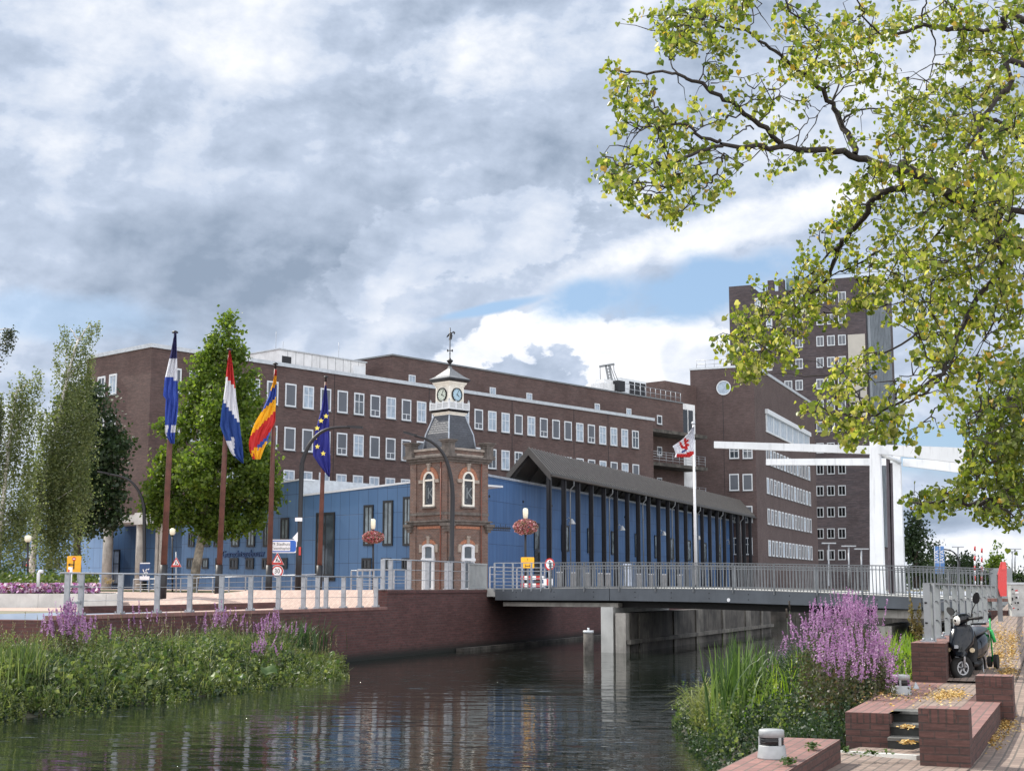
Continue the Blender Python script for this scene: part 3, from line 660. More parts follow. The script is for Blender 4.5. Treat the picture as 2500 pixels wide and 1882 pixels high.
for u0, u1 in ((1842, 1856), (1870, 1885)):
    for v in rows[8:]:
        window(tw, FT, FT.st(u0, v)[0], FT.st(u1, v)[0], FT.st(2000, v + 25)[1], FT.st(2000, v)[1], 'dirty_white', 'curtain', 'mull', .13, sill=False)
s_a, z_a = FT.st(2070, 818); s_b, z_b = FT.st(2119, 1016)
bn = thing('building_banner', FT.P(s_a, z_b, .2), 'tall beige vertical banner with black letters hung on the high rise brick tower', 'banner')
MB().obox(FT.P(s_a, z_b, .15), nD * (s_b - s_a), FT.q * .08, U * (z_a - z_b)).build('cloth', mat('banner_cloth', (.42, .40, .36), .8, var=.08, scale=.3), bn)
def text(s, size, pos, dx_, up_, material, name='lettering', parent=None, depth=.01, align='CENTER', sx=1.0):
    cu = bpy.data.curves.new('t', 'FONT'); cu.body = s; cu.size = size; cu.align_x = align; cu.align_y = 'CENTER'; cu.extrude = depth; cu.resolution_u = 2
    to = bpy.data.objects.new('t', cu); scene.collection.objects.link(to); bpy.context.view_layer.update()
    me = bpy.data.meshes.new_from_object(to.evaluated_get(bpy.context.evaluated_depsgraph_get())); bpy.data.objects.remove(to)
    dx_ = Vector(dx_).normalized(); up_ = Vector(up_).normalized(); n_ = dx_.cross(up_)
    off = wloc(parent) if parent else Vector((0, 0, 0)); pos = Vector(pos)
    for v in me.vertices: v.co = pos - off + dx_ * (v.co.x * sx) + up_ * v.co.y + n_ * v.co.z
    me.materials.clear(); me.materials.append(material); me.name = name
    o = bpy.data.objects.new(name, me); scene.collection.objects.link(o); o.parent = parent; return o
bm_ = (s_a + s_b) / 2
text('TOREN', .62, FT.P(bm_, FT.st(2095, 985)[1], .25), nD, U, M['sign_black'], parent=bn)
text('IAA', 3.1, FT.P(bm_, FT.st(2095, 952)[1], .25), U, -nD, M['sign_black'], parent=bn)
text('Gerechtsgebouw', .66, FB.P(FB.st(594, 1352)[0], FB.st(594, 1352)[1], .02), bD, U, M['ink_blue'], name='lettering', parent=bb, depth=.05)
# ------------------------------------------------------------------ small old clock tower
TC = atY(1095, 1433, 84.0); TC.z = 1.2
ct = thing('clock_tower', TC, 'small old brick clock tower with arched windows, slate roof, white clock stage and weather vane', 'clock tower')
def zt(v, y=82.6): return atY(1095, v, y).z
H_ = 1.56
def faces(half):
    out = []
    for a_ in (224, 134, 44, 314):
        q = dirv(a_); d = Vector((-q.y, q.x, 0)); out.append(Plane(Vector((TC.x, TC.y, 0)) + q * half, d))
    return out
FT4 = faces(H_); dA, dB = FT4[1].d, FT4[1].q
def sq(mb, half, z0, z1, half2=None):
    half2 = half if half2 is None else half2; rt = math.sqrt(2)
    r0 = math.atan2(dB.y, dB.x) + math.pi / 4
    mb.lathe([(half * rt, z0 - TC.z), (half2 * rt, z1 - TC.z)], TC, 4, r0, smooth=False)
def strip(mb, outer, inner, q, dep):
    n = len(outer); vs = list(outer) + list(inner) + [p + q * dep for p in outer] + [p + q * dep for p in inner]; fs = []
    for i in range(n - 1):
        fs += [(i, i + 1, n + i + 1, n + i), (2 * n + i, 3 * n + i, 3 * n + i + 1, 2 * n + i + 1), (i, 2 * n + i, 2 * n + i + 1, i + 1), (n + i, n + i + 1, 3 * n + i + 1, 3 * n + i)]
    fs += [(0, n, 3 * n, 2 * n), (n - 1, 3 * n - 1, 4 * n - 1, 2 * n - 1)]
    mb.add(vs, fs)
def arch(pl, sc, hw, z0, zs, rise, out, n=14):
    pts = [pl.P(sc - hw, z0, out)] + [pl.P(sc - hw * math.cos(math.pi * k / n), zs + rise * math.sin(math.pi * k / n), out) for k in range(n + 1)] + [pl.P(sc + hw, z0, out)]
    return pts
z_cor1, z_cor2, z_par0, z_par1 = zt(1271), zt(1120), zt(1114), zt(1094)
w = MB(); sq(w, H_, 1.2, z_par1 - .1)
for pl in FT4:
    for s_ in (-H_ + .22, H_ - .22):
        w.obox(pl.P(s_ - .22 - (.0 if s_ > 0 else .07), zt(1297), 0), pl.d * .51, pl.q * .07, U * (zt(1126) - zt(1297)))
        w.obox(pl.P(s_ - .22 - (.0 if s_ > 0 else .07), 1.2, 0), pl.d * .51, pl.q * .07, U * (zt(1297) - 1.2 - .002))
w.build('wall', M['brick_old'], ct)
c_ = MB(); sq(c_, H_ + .10, zt(1257), zt(1250)); sq(c_, H_ + .16, z_cor1 - .22, z_cor1 - .06); sq(c_, H_ + .26, z_cor1 - .06, z_cor1 + .03)
c_.build('lower_cornice', M['stone'], ct)
c_ = MB(); sq(c_, H_ + .12, zt(1129), zt(1124)); sq(c_, H_ + .24, zt(1124), zt(1118)); sq(c_, H_ + .36, zt(1118), z_par0); c_.build('upper_cornice', M['stone'], ct)
c_ = MB()
sq(c_, H_ + .06, z_par0, z_par0 + .14); sq(c_, H_ + .10, z_par1 - .13, z_par1); c_.build('parapet_band', M['stone_pale'], ct)
c_ = MB(); sq(c_, H_ + .02, z_par0 + .14, z_par1 - .13); c_.build('parapet', M['brick_old'], ct)
for k, pl in enumerate(FT4):
    nq = FT4[(k + 1) % 4].q; cor = Vector((TC.x, TC.y, 0)) + (pl.q + nq) * (H_ + .02); p_ = MB()
    for hf, a, b in ((.34, z_par0, z_par0 + .12), (.27, z_par0 + .12, zt(1083)), (.33, zt(1083), zt(1079)), (.40, zt(1079), zt(1076))):
        p_.box((cor.x, cor.y, a), (hf * 2, hf * 2, b - a), pl.d)
    p_.build('corner_pedestal', M['stone'], ct)
    cn = MB()
    for j in range(3):
        cn.box((cor.x, cor.y, zt(1298) + .16 * j), (.34 + .16 * j, .34 + .16 * j, .155), pl.d)
    cn.build('console', M['stone'], ct)
for k, pl in enumerate(FT4):
    # upper arched window
    hw = .47; z0, zs = zt(1236), zt(1171); rise = zt(1150) - zs
    f = MB(); strip(f, arch(pl, 0, hw, z0, zs, rise, .01), arch(pl, 0, hw - .11, z0, zs, rise - .11, .01), pl.q, .10)
    f.obox(pl.P(-hw + .1, z0, .01), pl.d * (2 * hw - .2), pl.q * .09, U * .12); f.obox(pl.P(-hw + .1, zs - .06, .015), pl.d * (2 * hw - .2), pl.q * .07, U * .10)
    f.obox(pl.P(-.03, z0 + .1, .012), pl.d * .06, pl.q * .03, U * .01)
    o = f.build('arched_window', M['cream'], ct)
    p = MB(); p.prism(arch(pl, 0, hw - .09, z0 + .1, zs, rise - .09, .004), pl.q * .03); p.build('pane', M['pane_dark'], o)
    if k < 2:
        text('K', .95, pl.P(.12, z0 + .75, .036), pl.d, U, M['silver_text'], parent=o, depth=.003)
        bk = MB(); x0 = -.20
        bk.obox(pl.P(x0 - .06, z0 + .25, .036), pl.d * .03, pl.q * .006, U * 1.0); bk.obox(pl.P(x0 - .06, z0 + .25, .036), pl.d * .14, pl.q * .006, U * .03); bk.obox(pl.P(x0 - .06, z0 + 1.22, .036), pl.d * .14, pl.q * .006, U * .03)
        bk.build('lettering', M['silver_text'], o)
    MB().obox(pl.P(-hw - .12, z0 - .10, 0), pl.d * (2 * hw + .24), pl.q * .16, U * .098).build('sill', M['stone'], ct)
    a = MB(); strip(a, arch(pl, 0, hw + .30, zs, zs, rise + .27, .003), arch(pl, 0, hw + .012, zs, zs, rise + .012, .003), pl.q, .06); a.build('brick_arch', M['orange_brick'], ct)
    st_ = MB(); st_.obox(pl.P(-.11, zs + rise + .04, .004), pl.d * .22, pl.q * .13, U * .42); st_.obox(pl.P(-.15, zs + rise + .38, .004), pl.d * .30, pl.q * .15, U * .09)
    for s_ in (-1, 1): st_.obox(pl.P(s_ * (hw + .2) - .20, zs - .17, .004), pl.d * .40, pl.q * .10, U * .20)
    st_.build('arch_stone', M['stone_pale'], ct)
    ob_ = MB(); ob_.obox(pl.P(-H_ + .58, zt(1290), .004), pl.d * (2 * H_ - 1.16), pl.q * .04, U * .14); ob_.build('brick_band', M['orange_brick'], ct)
    # ground floor door / window
    hw = .50; z0, zs = 1.35, zt(1334); rise = .16
    f = MB(); strip(f, arch(pl, 0, hw, z0, zs, rise, .01), arch(pl, 0, hw - .12, z0, zs - .1, rise - .05, .01), pl.q, .10)
    zr_ = zt(1369); f.obox(pl.P(-hw - .04, zr_, .012), pl.d * (2 * hw + .08), pl.q * .14, U * .16)
    f.obox(pl.P(-hw + .11, zr_ + .16, .011), pl.d * .1, pl.q * .07, U * (zs - zr_ - .2)); f.obox(pl.P(hw - .21, zr_ + .16, .011), pl.d * .1, pl.q * .07, U * (zs - zr_ - .2))
    f.obox(pl.P(-hw + .11, z0, .011), pl.d * .14, pl.q * .06, U * (zr_ - z0)); f.obox(pl.P(hw - .25, z0, .011), pl.d * .14, pl.q * .06, U * (zr_ - z0)); f.obox(pl.P(-hw + .2, z0, .011), pl.d * (2 * hw - .4), pl.q * .06, U * .35)
    o = f.build('door', M['white'], ct)
    p = MB(); p.prism(arch(pl, 0, hw - .1, z0 + .1, zs - .1, rise - .05, .004), pl.q * .03); p.build('pane', M['pane'], o)
    a = MB(); strip(a, arch(pl, 0, hw + .16, zs - .05, zs, rise + .26, .003, 8)[1:-1], arch(pl, 0, hw + .10, zs - .05, zs, rise + .02, .003, 8)[1:-1], pl.q, .05); a.build('brick_arch', M['orange_brick'], ct)
    st_ = MB(); st_.obox(pl.P(-.10, zs + rise, .004), pl.d * .20, pl.q * .12, U * .42); st_.obox(pl.P(-.14, zs + rise + .36, .004), pl.d * .28, pl.q * .14, U * .09)
    for s_ in (-1, 1): st_.obox(pl.P(s_ * (hw + .16) - .13, zs - .32, .004), pl.d * .26, pl.q * .08, U * .46)
    st_.build('arch_stone', M['stone_pale'], ct)
    dpp = MB(); dpp.tube([pl.P(H_ - .52, zt(1128), .1), pl.P(H_ - .52, 1.3, .1)], .035, 6); dpp.build('downpipe', mat('rusty_pipe', (.18, .06, .04), .6), ct)
ya = 84.0
def zc(v): return atY(1098, v, ya).z
r_ = MB(); sq(r_, 1.38, z_par1 - .15, z_par1); zb_ = z_par1
prof = [(1.12, z_par1 - .1), (1.0, zc(1062)), (.83, zc(1040)), (.70, zc(1022)), (.66, zc(1016))]
for (a, za), (b, zb2) in zip(prof, prof[1:]): sq(r_, a, za, zb2, b)
r_.build('slate_roof', M['slate'], ct)
for k in range(4):
    dg = (FT4[k].q + FT4[(k + 1) % 4].q)
    MB().tube([Vector((TC.x, TC.y, z_)) + dg * h_ for h_, z_ in prof], .05, 5).build('hip_flashing', M['lead'], ct)
p_ = MB(); sq(p_, .66, zc(1018), zc(1013)); sq(p_, .70, zc(1013), zc(1009), .76); p_.build('stage_base', M['cream'], ct)
p_ = MB(); sq(p_, .76, zc(1009), zc(1003), .84); p_.build('dark_cornice', M['black'], ct)
zb0, zb1 = zc(1003), zc(986); b_ = MB(); FB4 = faces(.80)
for pl in FB4:
    for s_ in (-.80, -.27, .27, .80):
        b_.box(pl.P(s_, zb0), (.10, .10, zb1 - zb0 + .08), pl.d)
        if abs(s_) > .5: b_.lathe([(.05, 0), (.06, .05), (.0, .16)], pl.P(s_, zb1 + .08), 6)
    for s_ in [-.68 + .08 * j for j in range(18)]: b_.obox(pl.P(s_, zb0 + .05, -.015), pl.d * .04, pl.q * .03, U * (zb1 - zb0 - .08))
    b_.obox(pl.P(-.8, zb1 - .05, -.03), pl.d * 1.6, pl.q * .06, U * .05); b_.obox(pl.P(-.8, zb0, -.03), pl.d * 1.6, pl.q * .06, U * .07)
b_.build('balustrade', M['white'], ct)
z0, z1 = zc(1003), zc(935); s_ = MB(); sq(s_, .575, z0, z1); sq(s_, .63, zc(945), zc(941)); sq(s_, .68, zc(941), z1, .74)
CF = faces(.575)
for pl in CF:
    for a in (-.575, .455): s_.obox(pl.P(a, z0, 0), pl.d * .12, pl.q * .03, U * (zc(946) - z0))
    s_.obox(pl.P(-.45, zc(949), 0), pl.d * .9, pl.q * .025, U * .08)
for k in range(4):
    dg = (CF[k].q + CF[(k + 1) % 4].q).normalized(); c_ = Vector((TC.x, TC.y, z0)) + dg * .575 * 1.36
    s_.lathe([(.05, 0), (.05, z1 - z0 - .1)], c_, 8)
s_.build('clock_stage', M['cream'], ct)
zcc = zc(966)
for k, pl in enumerate(CF):
    c0_ = pl.P(0, zcc); f = MB(); cdisc(f, c0_, .37, pl, .03, .03, 28); o = f.build('clock_face', mat('pale_blue_clock_dial', (.36, .52, .62), .35, var=.05) if k % 2 else mat('pale_cream_clock_dial', (.52, .58, .50), .35, var=.05), ct)
    f = MB(); disc(f, c0_, .36, .41, pl, .03, .07, 28); f.build('clock_rim', M['sign_black'], o)
    h = MB()
    for j in range(12):
        a = j * math.pi / 6; dd_ = pl.d * math.sin(a) + U * math.cos(a); h.bar(c0_ + pl.q * .064 + dd_ * .27, c0_ + pl.q * .064 + dd_ * .34, .022, .006, up=pl.q)
    h.build('hour_mark', M['sign_black'], o)
    h = MB()
    for a, L, w_ in ((R(26), .29, .028), (R(122), .20, .04)):
        dd_ = pl.d * math.sin(a) + U * math.cos(a); h.bar(c0_ + pl.q * .075 - dd_ * .06, c0_ + pl.q * .075 + dd_ * L, w_, .008, up=pl.q)
    h.build('clock_hand', M['sign_black'], o)
e_ = MB(); sq(e_, .74, z1, zc(931), .86); sq(e_, .88, zc(931), zc(927)); e_.build('eave', M['black'], ct)
r_ = MB(); pr = [(.88, zc(927)), (.62, zc(920)), (.38, zc(911)), (.12, zc(901)), (.05, zc(893))]
for (a, za), (b, zb2) in zip(pr, pr[1:]): sq(r_, a, za, zb2, b)
r_.build('top_roof', mat('pale_slate', (.17, .175, .18), .4, var=.3, scale=12), ct)
fn = MB(); zf = lambda v: zc(v) - zc(900)
fn.lathe([(.10, 0), (.07, zf(893)), (.05, zf(889)), (.09, zf(887)), (.19, zf(882)), (.19, zf(880)), (.08, zf(877)), (.03, zf(873)), (.03, zf(864)), (.05, zf(863)), (.03, zf(861)), (.03, zf(800))], (TC.x, TC.y, zc(900)), 10)
ax = Vector((TC.x, TC.y, 0))
for k in range(4):
    dd_ = dirv(44 + 90 * k); p0 = ax + U * zc(856); fn.bar(p0, p0 + dd_ * .2, .03); fn.box(p0 + dd_ * .2 - U * .05, (.08, .02, .1), dd_)
fn.build('finial', M['black'], ct)
vn = MB(); hd = Vector((1, -.2, 0)).normalized()
def vp(a, v): return ax + hd * a + U * zc(v)
vn.prism([vp(-.08, 830), vp(.08, 829), (vp(.13, 820)), vp(.10, 814), vp(.20, 812), vp(.24, 817), vp(.30, 812), vp(.22, 809), vp(.08, 812), vp(.02, 811), vp(-.06, 817), vp(-.22, 824), vp(-.2, 820), vp(-.07, 814), vp(-.05, 822)], Vector((.02, .03, 0)))
vn.build('weather_vane', M['black'], ct)
sb_ = MB(); pl = FT4[1]; b0 = pl.P(H_ + .05, zt(1285), .1)
sb_.bar(b0, b0 + pl.d * 1.9, .04, .10); 
for k in range(12): p = b0 + pl.d * (.12 + .15 * k); sb_.bar(p - U * .14, p + U * (.14 if k % 3 else .24), .03)
sb_.bar(b0 - U * .14, b0 + pl.d * 1.85 - U * .14, .03, .05)
sb_.build('sign_bracket', M['black'], ct)
# ------------------------------------------------------------------ ground, water, quays
WZ = -.83
def zL(p):
    b = lerp([(0, 1.0), (62, .95), (72, 1.15), (80, 1.38), (95, 1.58), (130, 1.62)], p.y)
    s_, t_ = s_of(p), t_of(p)
    k = min(1, max(0, (s_ - 49.5) / 1.2)) * min(1, max(0, (t_ + 40) / 8))
    return b + (max(b, 1.62) - b) * k
def sheet(name, ss, ts, zf, m, kind='structure'):
    vs = []; fs = []
    for s_ in ss:
        for t_ in ts:
            p = ST(s_, t_); vs.append((p.x, p.y, zf(p)))
    n = len(ts)
    for i in range(len(ss) - 1):
        for j in range(n - 1): fs.append((i * n + j, i * n + j + 1, (i + 1) * n + j + 1, (i + 1) * n + j))
    o = MB().add(vs, fs).build(name, m); tag(o, kind=kind); return o
WALL_T = -24.2
lp = [-60, -20, 0, 10, 20, 30, 36, 40, 43, 46, 48, 49.5, 50.1, 50.7, 52, 55, 60, 65, 70, 75, 80, 85, 90, 95, 100, 110, 114, 130, 200, 400, 900, 3500]
g1 = sheet('ground', lp, [-3500, -900, -300, -150, -100, -80, -70, -60, -55, -50, -45, -42, -40, -38, -36, -34, -32, -30.1], lambda p: zL(p), mat('ground_cover', (.16, .15, .10), .95, var=.3, scale=.5))
pz_ = sheet('plaza', [38.2, 40, 43, 46, 48, 49.5, 50.1, 50.7, 52, 55, 60, 65, 70, 75, 80, 85, 90, 100, 110], [-78, -70, -60, -55, -50, -45, -42, -40, -38, -36, -34, -32, -30, -28, -26, WALL_T], lambda p: zL(p) + .006, M['plaza'])
wt_ = MB(); 
wt_.add([ST(-60, -60, WZ), ST(-60, 14, WZ), ST(116, 14, WZ), ST(116, -60, WZ)], [(0, 1, 2, 3)])
def water_mat():
    m, N, p = pbsdf('canal_water'); g = N.node('ShaderNodeNewGeometry').outputs['Position']; vx = N.xyz(g)
    p.inputs['Base Color'].default_value = (.010, .014, .010, 1); p.inputs['Roughness'].default_value = .012; p.inputs['IOR'].default_value = 1.33
    a = R(8); X = N.sub(N.mul(vx[0], math.cos(a)), N.mul(vx[1], math.sin(a))); Y = N.add(N.mul(vx[0], math.sin(a)), N.mul(vx[1], math.cos(a)))
    patch = N.ramp(N.noise(g, .10, 3, .5), .42, .60, .55, 1.0); near = N.ramp(vx[1], 60.0, 20.0, .35, 1.0)
    w1 = N.mul(N.noise(N.comb(N.mul(X, .30), N.mul(Y, 1.25)), 1.0, 2, .45, .35), .027)
    w2 = N.mul(N.noise(N.comb(N.mul(X, .55), N.mul(Y, 1.9)), 2.6, 2, .5, .2), .0085); w3 = N.mul(N.noise(g, 9.0, 2, .5), .0007)
    cr = N.mul(N.ramp(N.noise(N.comb(N.mul(X, .65), N.mul(Y, 2.6)), 1.7, 2, .5, .2), .60, .66), N.ramp(N.noise(g, .17, 2, .5), .44, .52, .0, .075))
    h = N.add(N.add(N.mul(N.add(w1, w2), N.mul(patch, near)), w3), N.mul(cr, near))
    N.put(p.inputs['Normal'], N.node('ShaderNodeBump', Strength=1.0, Distance=1.0, Height=h).outputs[0]); return m
o = wt_.build('water', water_mat()); tag(o, kind='structure')
bed = MB(); bed.add([ST(-60, -60, WZ - 1.2), ST(-60, 14, WZ - 1.2), ST(116, 14, WZ - 1.2), ST(116, -60, WZ - 1.2)], [(0, 1, 2, 3)]); tag(bed.build('canal_bed', M['soil']), kind='structure')
PW = Plane(ST(0, WALL_T), cD)           # quay wall plane; s measured from the camera's foot
s_rail0 = PW.st(151, 1504)[0]; s_up = PW.st(945, 1450)[0]; s_fas = PW.st(1208, 1450)[0]
q = MB(); thk = -nD * .5
q.prism([PW.P(s_rail0, WZ - 1), PW.P(s_up, WZ - 1), PW.P(s_up, .93), PW.P(s_rail0, .93)], thk)
q.prism([PW.P(s_up + .002, WZ - 1), PW.P(114, WZ - 1), PW.P(114, 1.52), PW.P(s_up + .002, 1.52)], thk)
qt = thing('quay_wall', PW.P(s_rail0, WZ), 'dark red brick canal quay wall under the left railing and the bridge head', 'wall')
q.build('wall', M['brick_quay'], qt)
cp2 = MB(); cp2.obox(PW.P(s_rail0, .932, .02), cD * (s_up - s_rail0), -nD * .55, U * .10); cp2.build('coping', M['red_top'], qt)
cp3 = MB(); cp3.obox(PW.P(s_up, 1.522, .03), cD * (114 - s_up), -nD * .6, U * .13); cp3.build('coping', M['brick_quay'], qt)
fl = MB(); fl.obox(PW.P(s_up + 6, WZ - .6, .12), cD * 58, nD * .35, U * .72); fl.build('waterline_beam', M['concrete_dark'], qt)
# lower wall further left, set back behind a sandy ledge
l2 = MB(); PW2 = Plane(ST(0, -30.1), cD); l2.obox(PW2.P(5, WZ - 1), cD * (s_rail0 - 5), -nD * .5, U * (1.05 - WZ + 1)); l2.obox(PW2.P(s_rail0 - .5, WZ - 1, 5.9), cD * .5, -nD * 5.9, U * (.93 - WZ + 1))
l2o = l2.build('quay_wall', M['brick_quay'], loc=PW2.P(30, 0)); tag(l2o, 'red brick retaining wall set back behind the waterside plants at the far left', 'wall')
cpz = MB(); cpz.obox(PW2.P(5, 1.052, .03), cD * (s_rail0 - 5), -nD * .6, U * .09); cpz.build('coping', M['red_top'], l2o)
lg = sheet('ledge_path', [5, 20, 30, s_rail0 - .3], [-30.1, WALL_T - 3, WALL_T + .4], lambda p: .02, mat('sandy_path', (.30, .24, .17), .95, var=.25, scale=3))
# far end of the visible canal
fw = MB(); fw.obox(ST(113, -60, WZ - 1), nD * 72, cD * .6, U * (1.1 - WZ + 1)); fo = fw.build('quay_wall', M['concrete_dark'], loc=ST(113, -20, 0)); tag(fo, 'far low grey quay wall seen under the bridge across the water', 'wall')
sheet('ground', [113, 120, 140, 200, 500, 3500], [WALL_T, -10, 0, 10, 14, 40, 200, 3500], lambda p: 1.45, MATS['ground_cover'])

# ------------------------------------------------------------------ bridge
BL = atY(1208, 1450, 61.5); BR = atY(2250, 1450, 49.0); bdir = Vector((BR.x - BL.x, BR.y - BL.y, 0)).normalized(); PB = Plane(BL, bdir)
top = [(1208, 1437.6), (1488, 1435.5), (1750, 1438.5), (1993, 1446.6), (2250, 1459), (2420, 1470)]
bot = [(1208, 1464.5), (1488, 1465.5), (1750, 1470), (1993, 1478), (2250, 1488), (2420, 1499)]
rtop = [(1208, 1374), (1488, 1372.5), (1750, 1374), (1993, 1378), (2250, 1382), (2424, 1388)]
T_ = [PB.st(*p) for p in top]; Bt = [PB.st(*p) for p in bot]; Rt = [PB.st(*p) for p in rtop]
def zdeck(s_): return lerp(T_, s_)
WID = 8.2                                  # deck width measured along the canal
br = thing('bridge', (BL.x, BL.y, 1.4), 'grey steel bridge with a baluster railing crossing the canal on concrete piers', 'bridge')
segs = [(0, 1488), (1488, 1993), (1993, 2250), (2250, 2420)]
bounds = [0.0] + [PB.st(u, 1450)[0] for u in (1488, 1993, 2250, 2424)]
for a, b in zip(bounds, bounds[1:]):
    m_ = MB(); n_ = 8; P0 = []; a2, b2 = a + .02, b - .02
    up_ = [PB.P(a2 + (b2 - a2) * k / n_, lerp(T_, a2 + (b2 - a2) * k / n_)) for k in range(n_ + 1)]
    dn_ = [PB.P(a2 + (b2 - a2) * k / n_, lerp(Bt, a2 + (b2 - a2) * k / n_)) for k in range(n_ + 1)]
    m_.prism(up_ + dn_[::-1], -PB.q * .06); m_.build('fascia', M['fascia'], br)
    m_ = MB(); m_.prism(up_ + dn_[::-1], -PB.q * .06)
    m_.v = [tuple(Vector(v) + cD * (WID + .06)) for v in m_.v]; m_.build('fascia', M['fascia'], br)
bl_ = MB(); s_ = 1.2
while s_ < bounds[-1]:
    for h in (.14, .34): cdisc(bl_, PB.P(s_, lerp(T_, s_) - h), .022, PB, 0, .012, 6)
    s_ += 2.05 if s_ < bounds[1] else 1.72
bl_.build('bolt', M['black'], br)
wd = MB(); p_ = PB.hit(1779, 1464); cdisc(wd, p_, .07, PB, .0, .02, 12); wd.build('marker_disc', M['sign_white'], br)
dk = MB()
n_ = 24; L_ = bounds[-1]; vs = []
for k in range(n_ + 1):
    s_ = -1.0 + (L_ + 4) * k / n_; z_ = lerp(T_, s_) + .03
    a = PB.P(s_, z_); b = a + cD * WID; vs += [a - cD * -.08, b, b - U * .35, a - cD * -.08 - U * .35]
fs = []
for k in range(n_):
    for j in range(4): fs.append((4 * k + j, 4 * k + (j + 1) % 4, 4 * k + 4 + (j + 1) % 4, 4 * k + 4 + j))
dk.add(vs, fs); dk.build('deck', M['concrete_pale'], br)
# girders under the deck
gd = MB()
for off in (.9, 3.0, 5.1, 7.2):
    for k in range(12):
        s0g, s1g = L_ * k / 12, L_ * (k + 1) / 12
        gd.prism([PB.P(s0g, lerp(T_, s0g) - .33) + cD * off, PB.P(s1g, lerp(T_, s1g) - .33) + cD * off, PB.P(s1g, lerp(Bt, s1g) - .28) + cD * off, PB.P(s0g, lerp(Bt, s0g) - .28) + cD * off], cD * .3)
gd.build('girder', M['canopy_dark'], br)
cb_ = MB(); sa_ = PB.st(1215, 1475)[0]; sb_ = PB.st(1497, 1475)[0]; zz1 = PB.st(1300, 1470)[1]; zz0 = PB.st(1300, 1480)[1]
cb_.obox(PB.P(sa_, zz0, -.35), bdir * (sb_ - sa_), cD * (WID - .8), U * (zz1 - zz0)); cb_.build('edge_beam', M['concrete'], br)
pr_ = MB(); p0 = PB.hit(1467, 1500); p0.z = WZ - 1; pr_.obox(p0 - PB.q * -.0, bdir * .60, cD * WID, U * (zz0 + .01 - WZ + 1)); pr_.build('pier', M['concrete_pale'], br)
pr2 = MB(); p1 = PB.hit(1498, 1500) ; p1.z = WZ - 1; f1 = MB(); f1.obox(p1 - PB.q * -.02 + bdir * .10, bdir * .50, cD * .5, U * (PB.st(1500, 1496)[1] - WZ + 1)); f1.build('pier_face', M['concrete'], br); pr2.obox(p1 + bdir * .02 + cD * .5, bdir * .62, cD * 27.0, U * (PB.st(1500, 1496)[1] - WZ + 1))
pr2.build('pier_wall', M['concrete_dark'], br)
rb2 = MB(); zz = PB.st(1500, 1496)[1]
for k in range(6):
    o_ = p1 + bdir * .64 + cD * (1.6 + 4.7 * k + .5 * math.sin(k * 2.1)); rb2.obox(o_, bdir * .07, cD * (.5 if k % 2 else 1.3), U * (zz - .02 - WZ + 1))
rb2.obox(p1 + bdir * .64 + Vector((0, 0, WZ + .35 - p1.z)), bdir * .2, cD * 27.5, U * .16)
rb2.build('pier_rib', mat('stained_rib_concrete', (.13, .12, .105), .9, var=.5, scale=1.3, stain=.95), br)
# right abutment
ab = MB(); 
for u, wd_, mm in ((2124, .55, 'concrete'), (2235, .5, 'concrete')):
    a_ = PB.hit(u, 1500); a_.z = WZ - 1; ab.obox(a_ - PB.q * .5, bdir * wd_, cD * (WID - 1), U * (1.30 - WZ + .1))
a_ = PB.hit(2124, 1500); a_.z = PB.st(2124, 1508)[1] - .0; ab.obox(a_ - PB.q * .3, bdir * 5.5, cD * (WID - 1), U * .28)
ab.build('abutment', M['concrete'], br)
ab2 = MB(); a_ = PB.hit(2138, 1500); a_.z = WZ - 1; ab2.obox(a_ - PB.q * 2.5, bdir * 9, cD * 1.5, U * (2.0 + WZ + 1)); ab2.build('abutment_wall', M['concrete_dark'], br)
# baluster railings
def railing(off, mt, step=.135, s_from=0.0, name='railing'):
    m_ = MB(); L2 = PB.st(2424, 1400)[0]; n_ = int((L2 - s_from) / step); out = .02 if off == 0 else -.02
    def bp(s_, z_): return PB.P(s_, z_, out) + cD * off
    for k in range(n_ + 1):
        s_ = s_from + step * k; jit = .012 * math.sin(k * 2.3); zt_ = lerp(Rt, s_); zb = lerp(T_, s_) - .02
        if k % 13 == 0: m_.bar(bp(s_, zb - .1), bp(s_, zt_ - .01), .045, .09, up=PB.q)
        else: m_.bar(bp(s_ + jit, zb + .05), bp(s_ - jit, zt_ - .02), .020, .032, up=PB.q)
    K = 14
    for k in range(K):
        a, b = s_from + (L2 - s_from) * k / K, s_from + (L2 - s_from) * (k + 1) / K
        m_.bar(bp(a, lerp(Rt, a)), bp(b, lerp(Rt, b)), .07, .035)
        m_.bar(bp(a, lerp(Rt, a) - .14), bp(b, lerp(Rt, b) - .14), .02, .03)
        m_.bar(bp(a, lerp(T_, a) + .07), bp(b, lerp(T_, b) + .07), .03, .03)
    return m_.build(name, mt, br)
railing(0, M['steel_dark'], s_from=PB.st(1345, 1400)[0]); railing(WID, M['steel_dark'], .15)
m_ = MB(); sE_ = PB.st(1345, 1400)[0]
for k in range(7):
    s_ = sE_ * k / 6; m_.bar(PB.P(s_, lerp(T_, s_) - .1, .02), PB.P(s_, lerp(Rt, s_), .02), .045, .07, up=PB.q)
for h in (0, .35, .65, .95): m_.bar(PB.P(0, lerp(Rt, 0) - h, .02), PB.P(sE_, lerp(Rt, sE_) - h, .02), .035)
m_.build('railing', M['steel'], br)
ep = MB(); s_ = PB.st(2434, 1400)[0]; e0 = PB.P(s_ - .25, lerp(T_, s_) - .1); ep.obox(e0, bdir * .75, cD * .12, U * (lerp(Rt, s_) - lerp(T_, s_) + .12)); ep.build('end_post', M['grey_slats'], br)

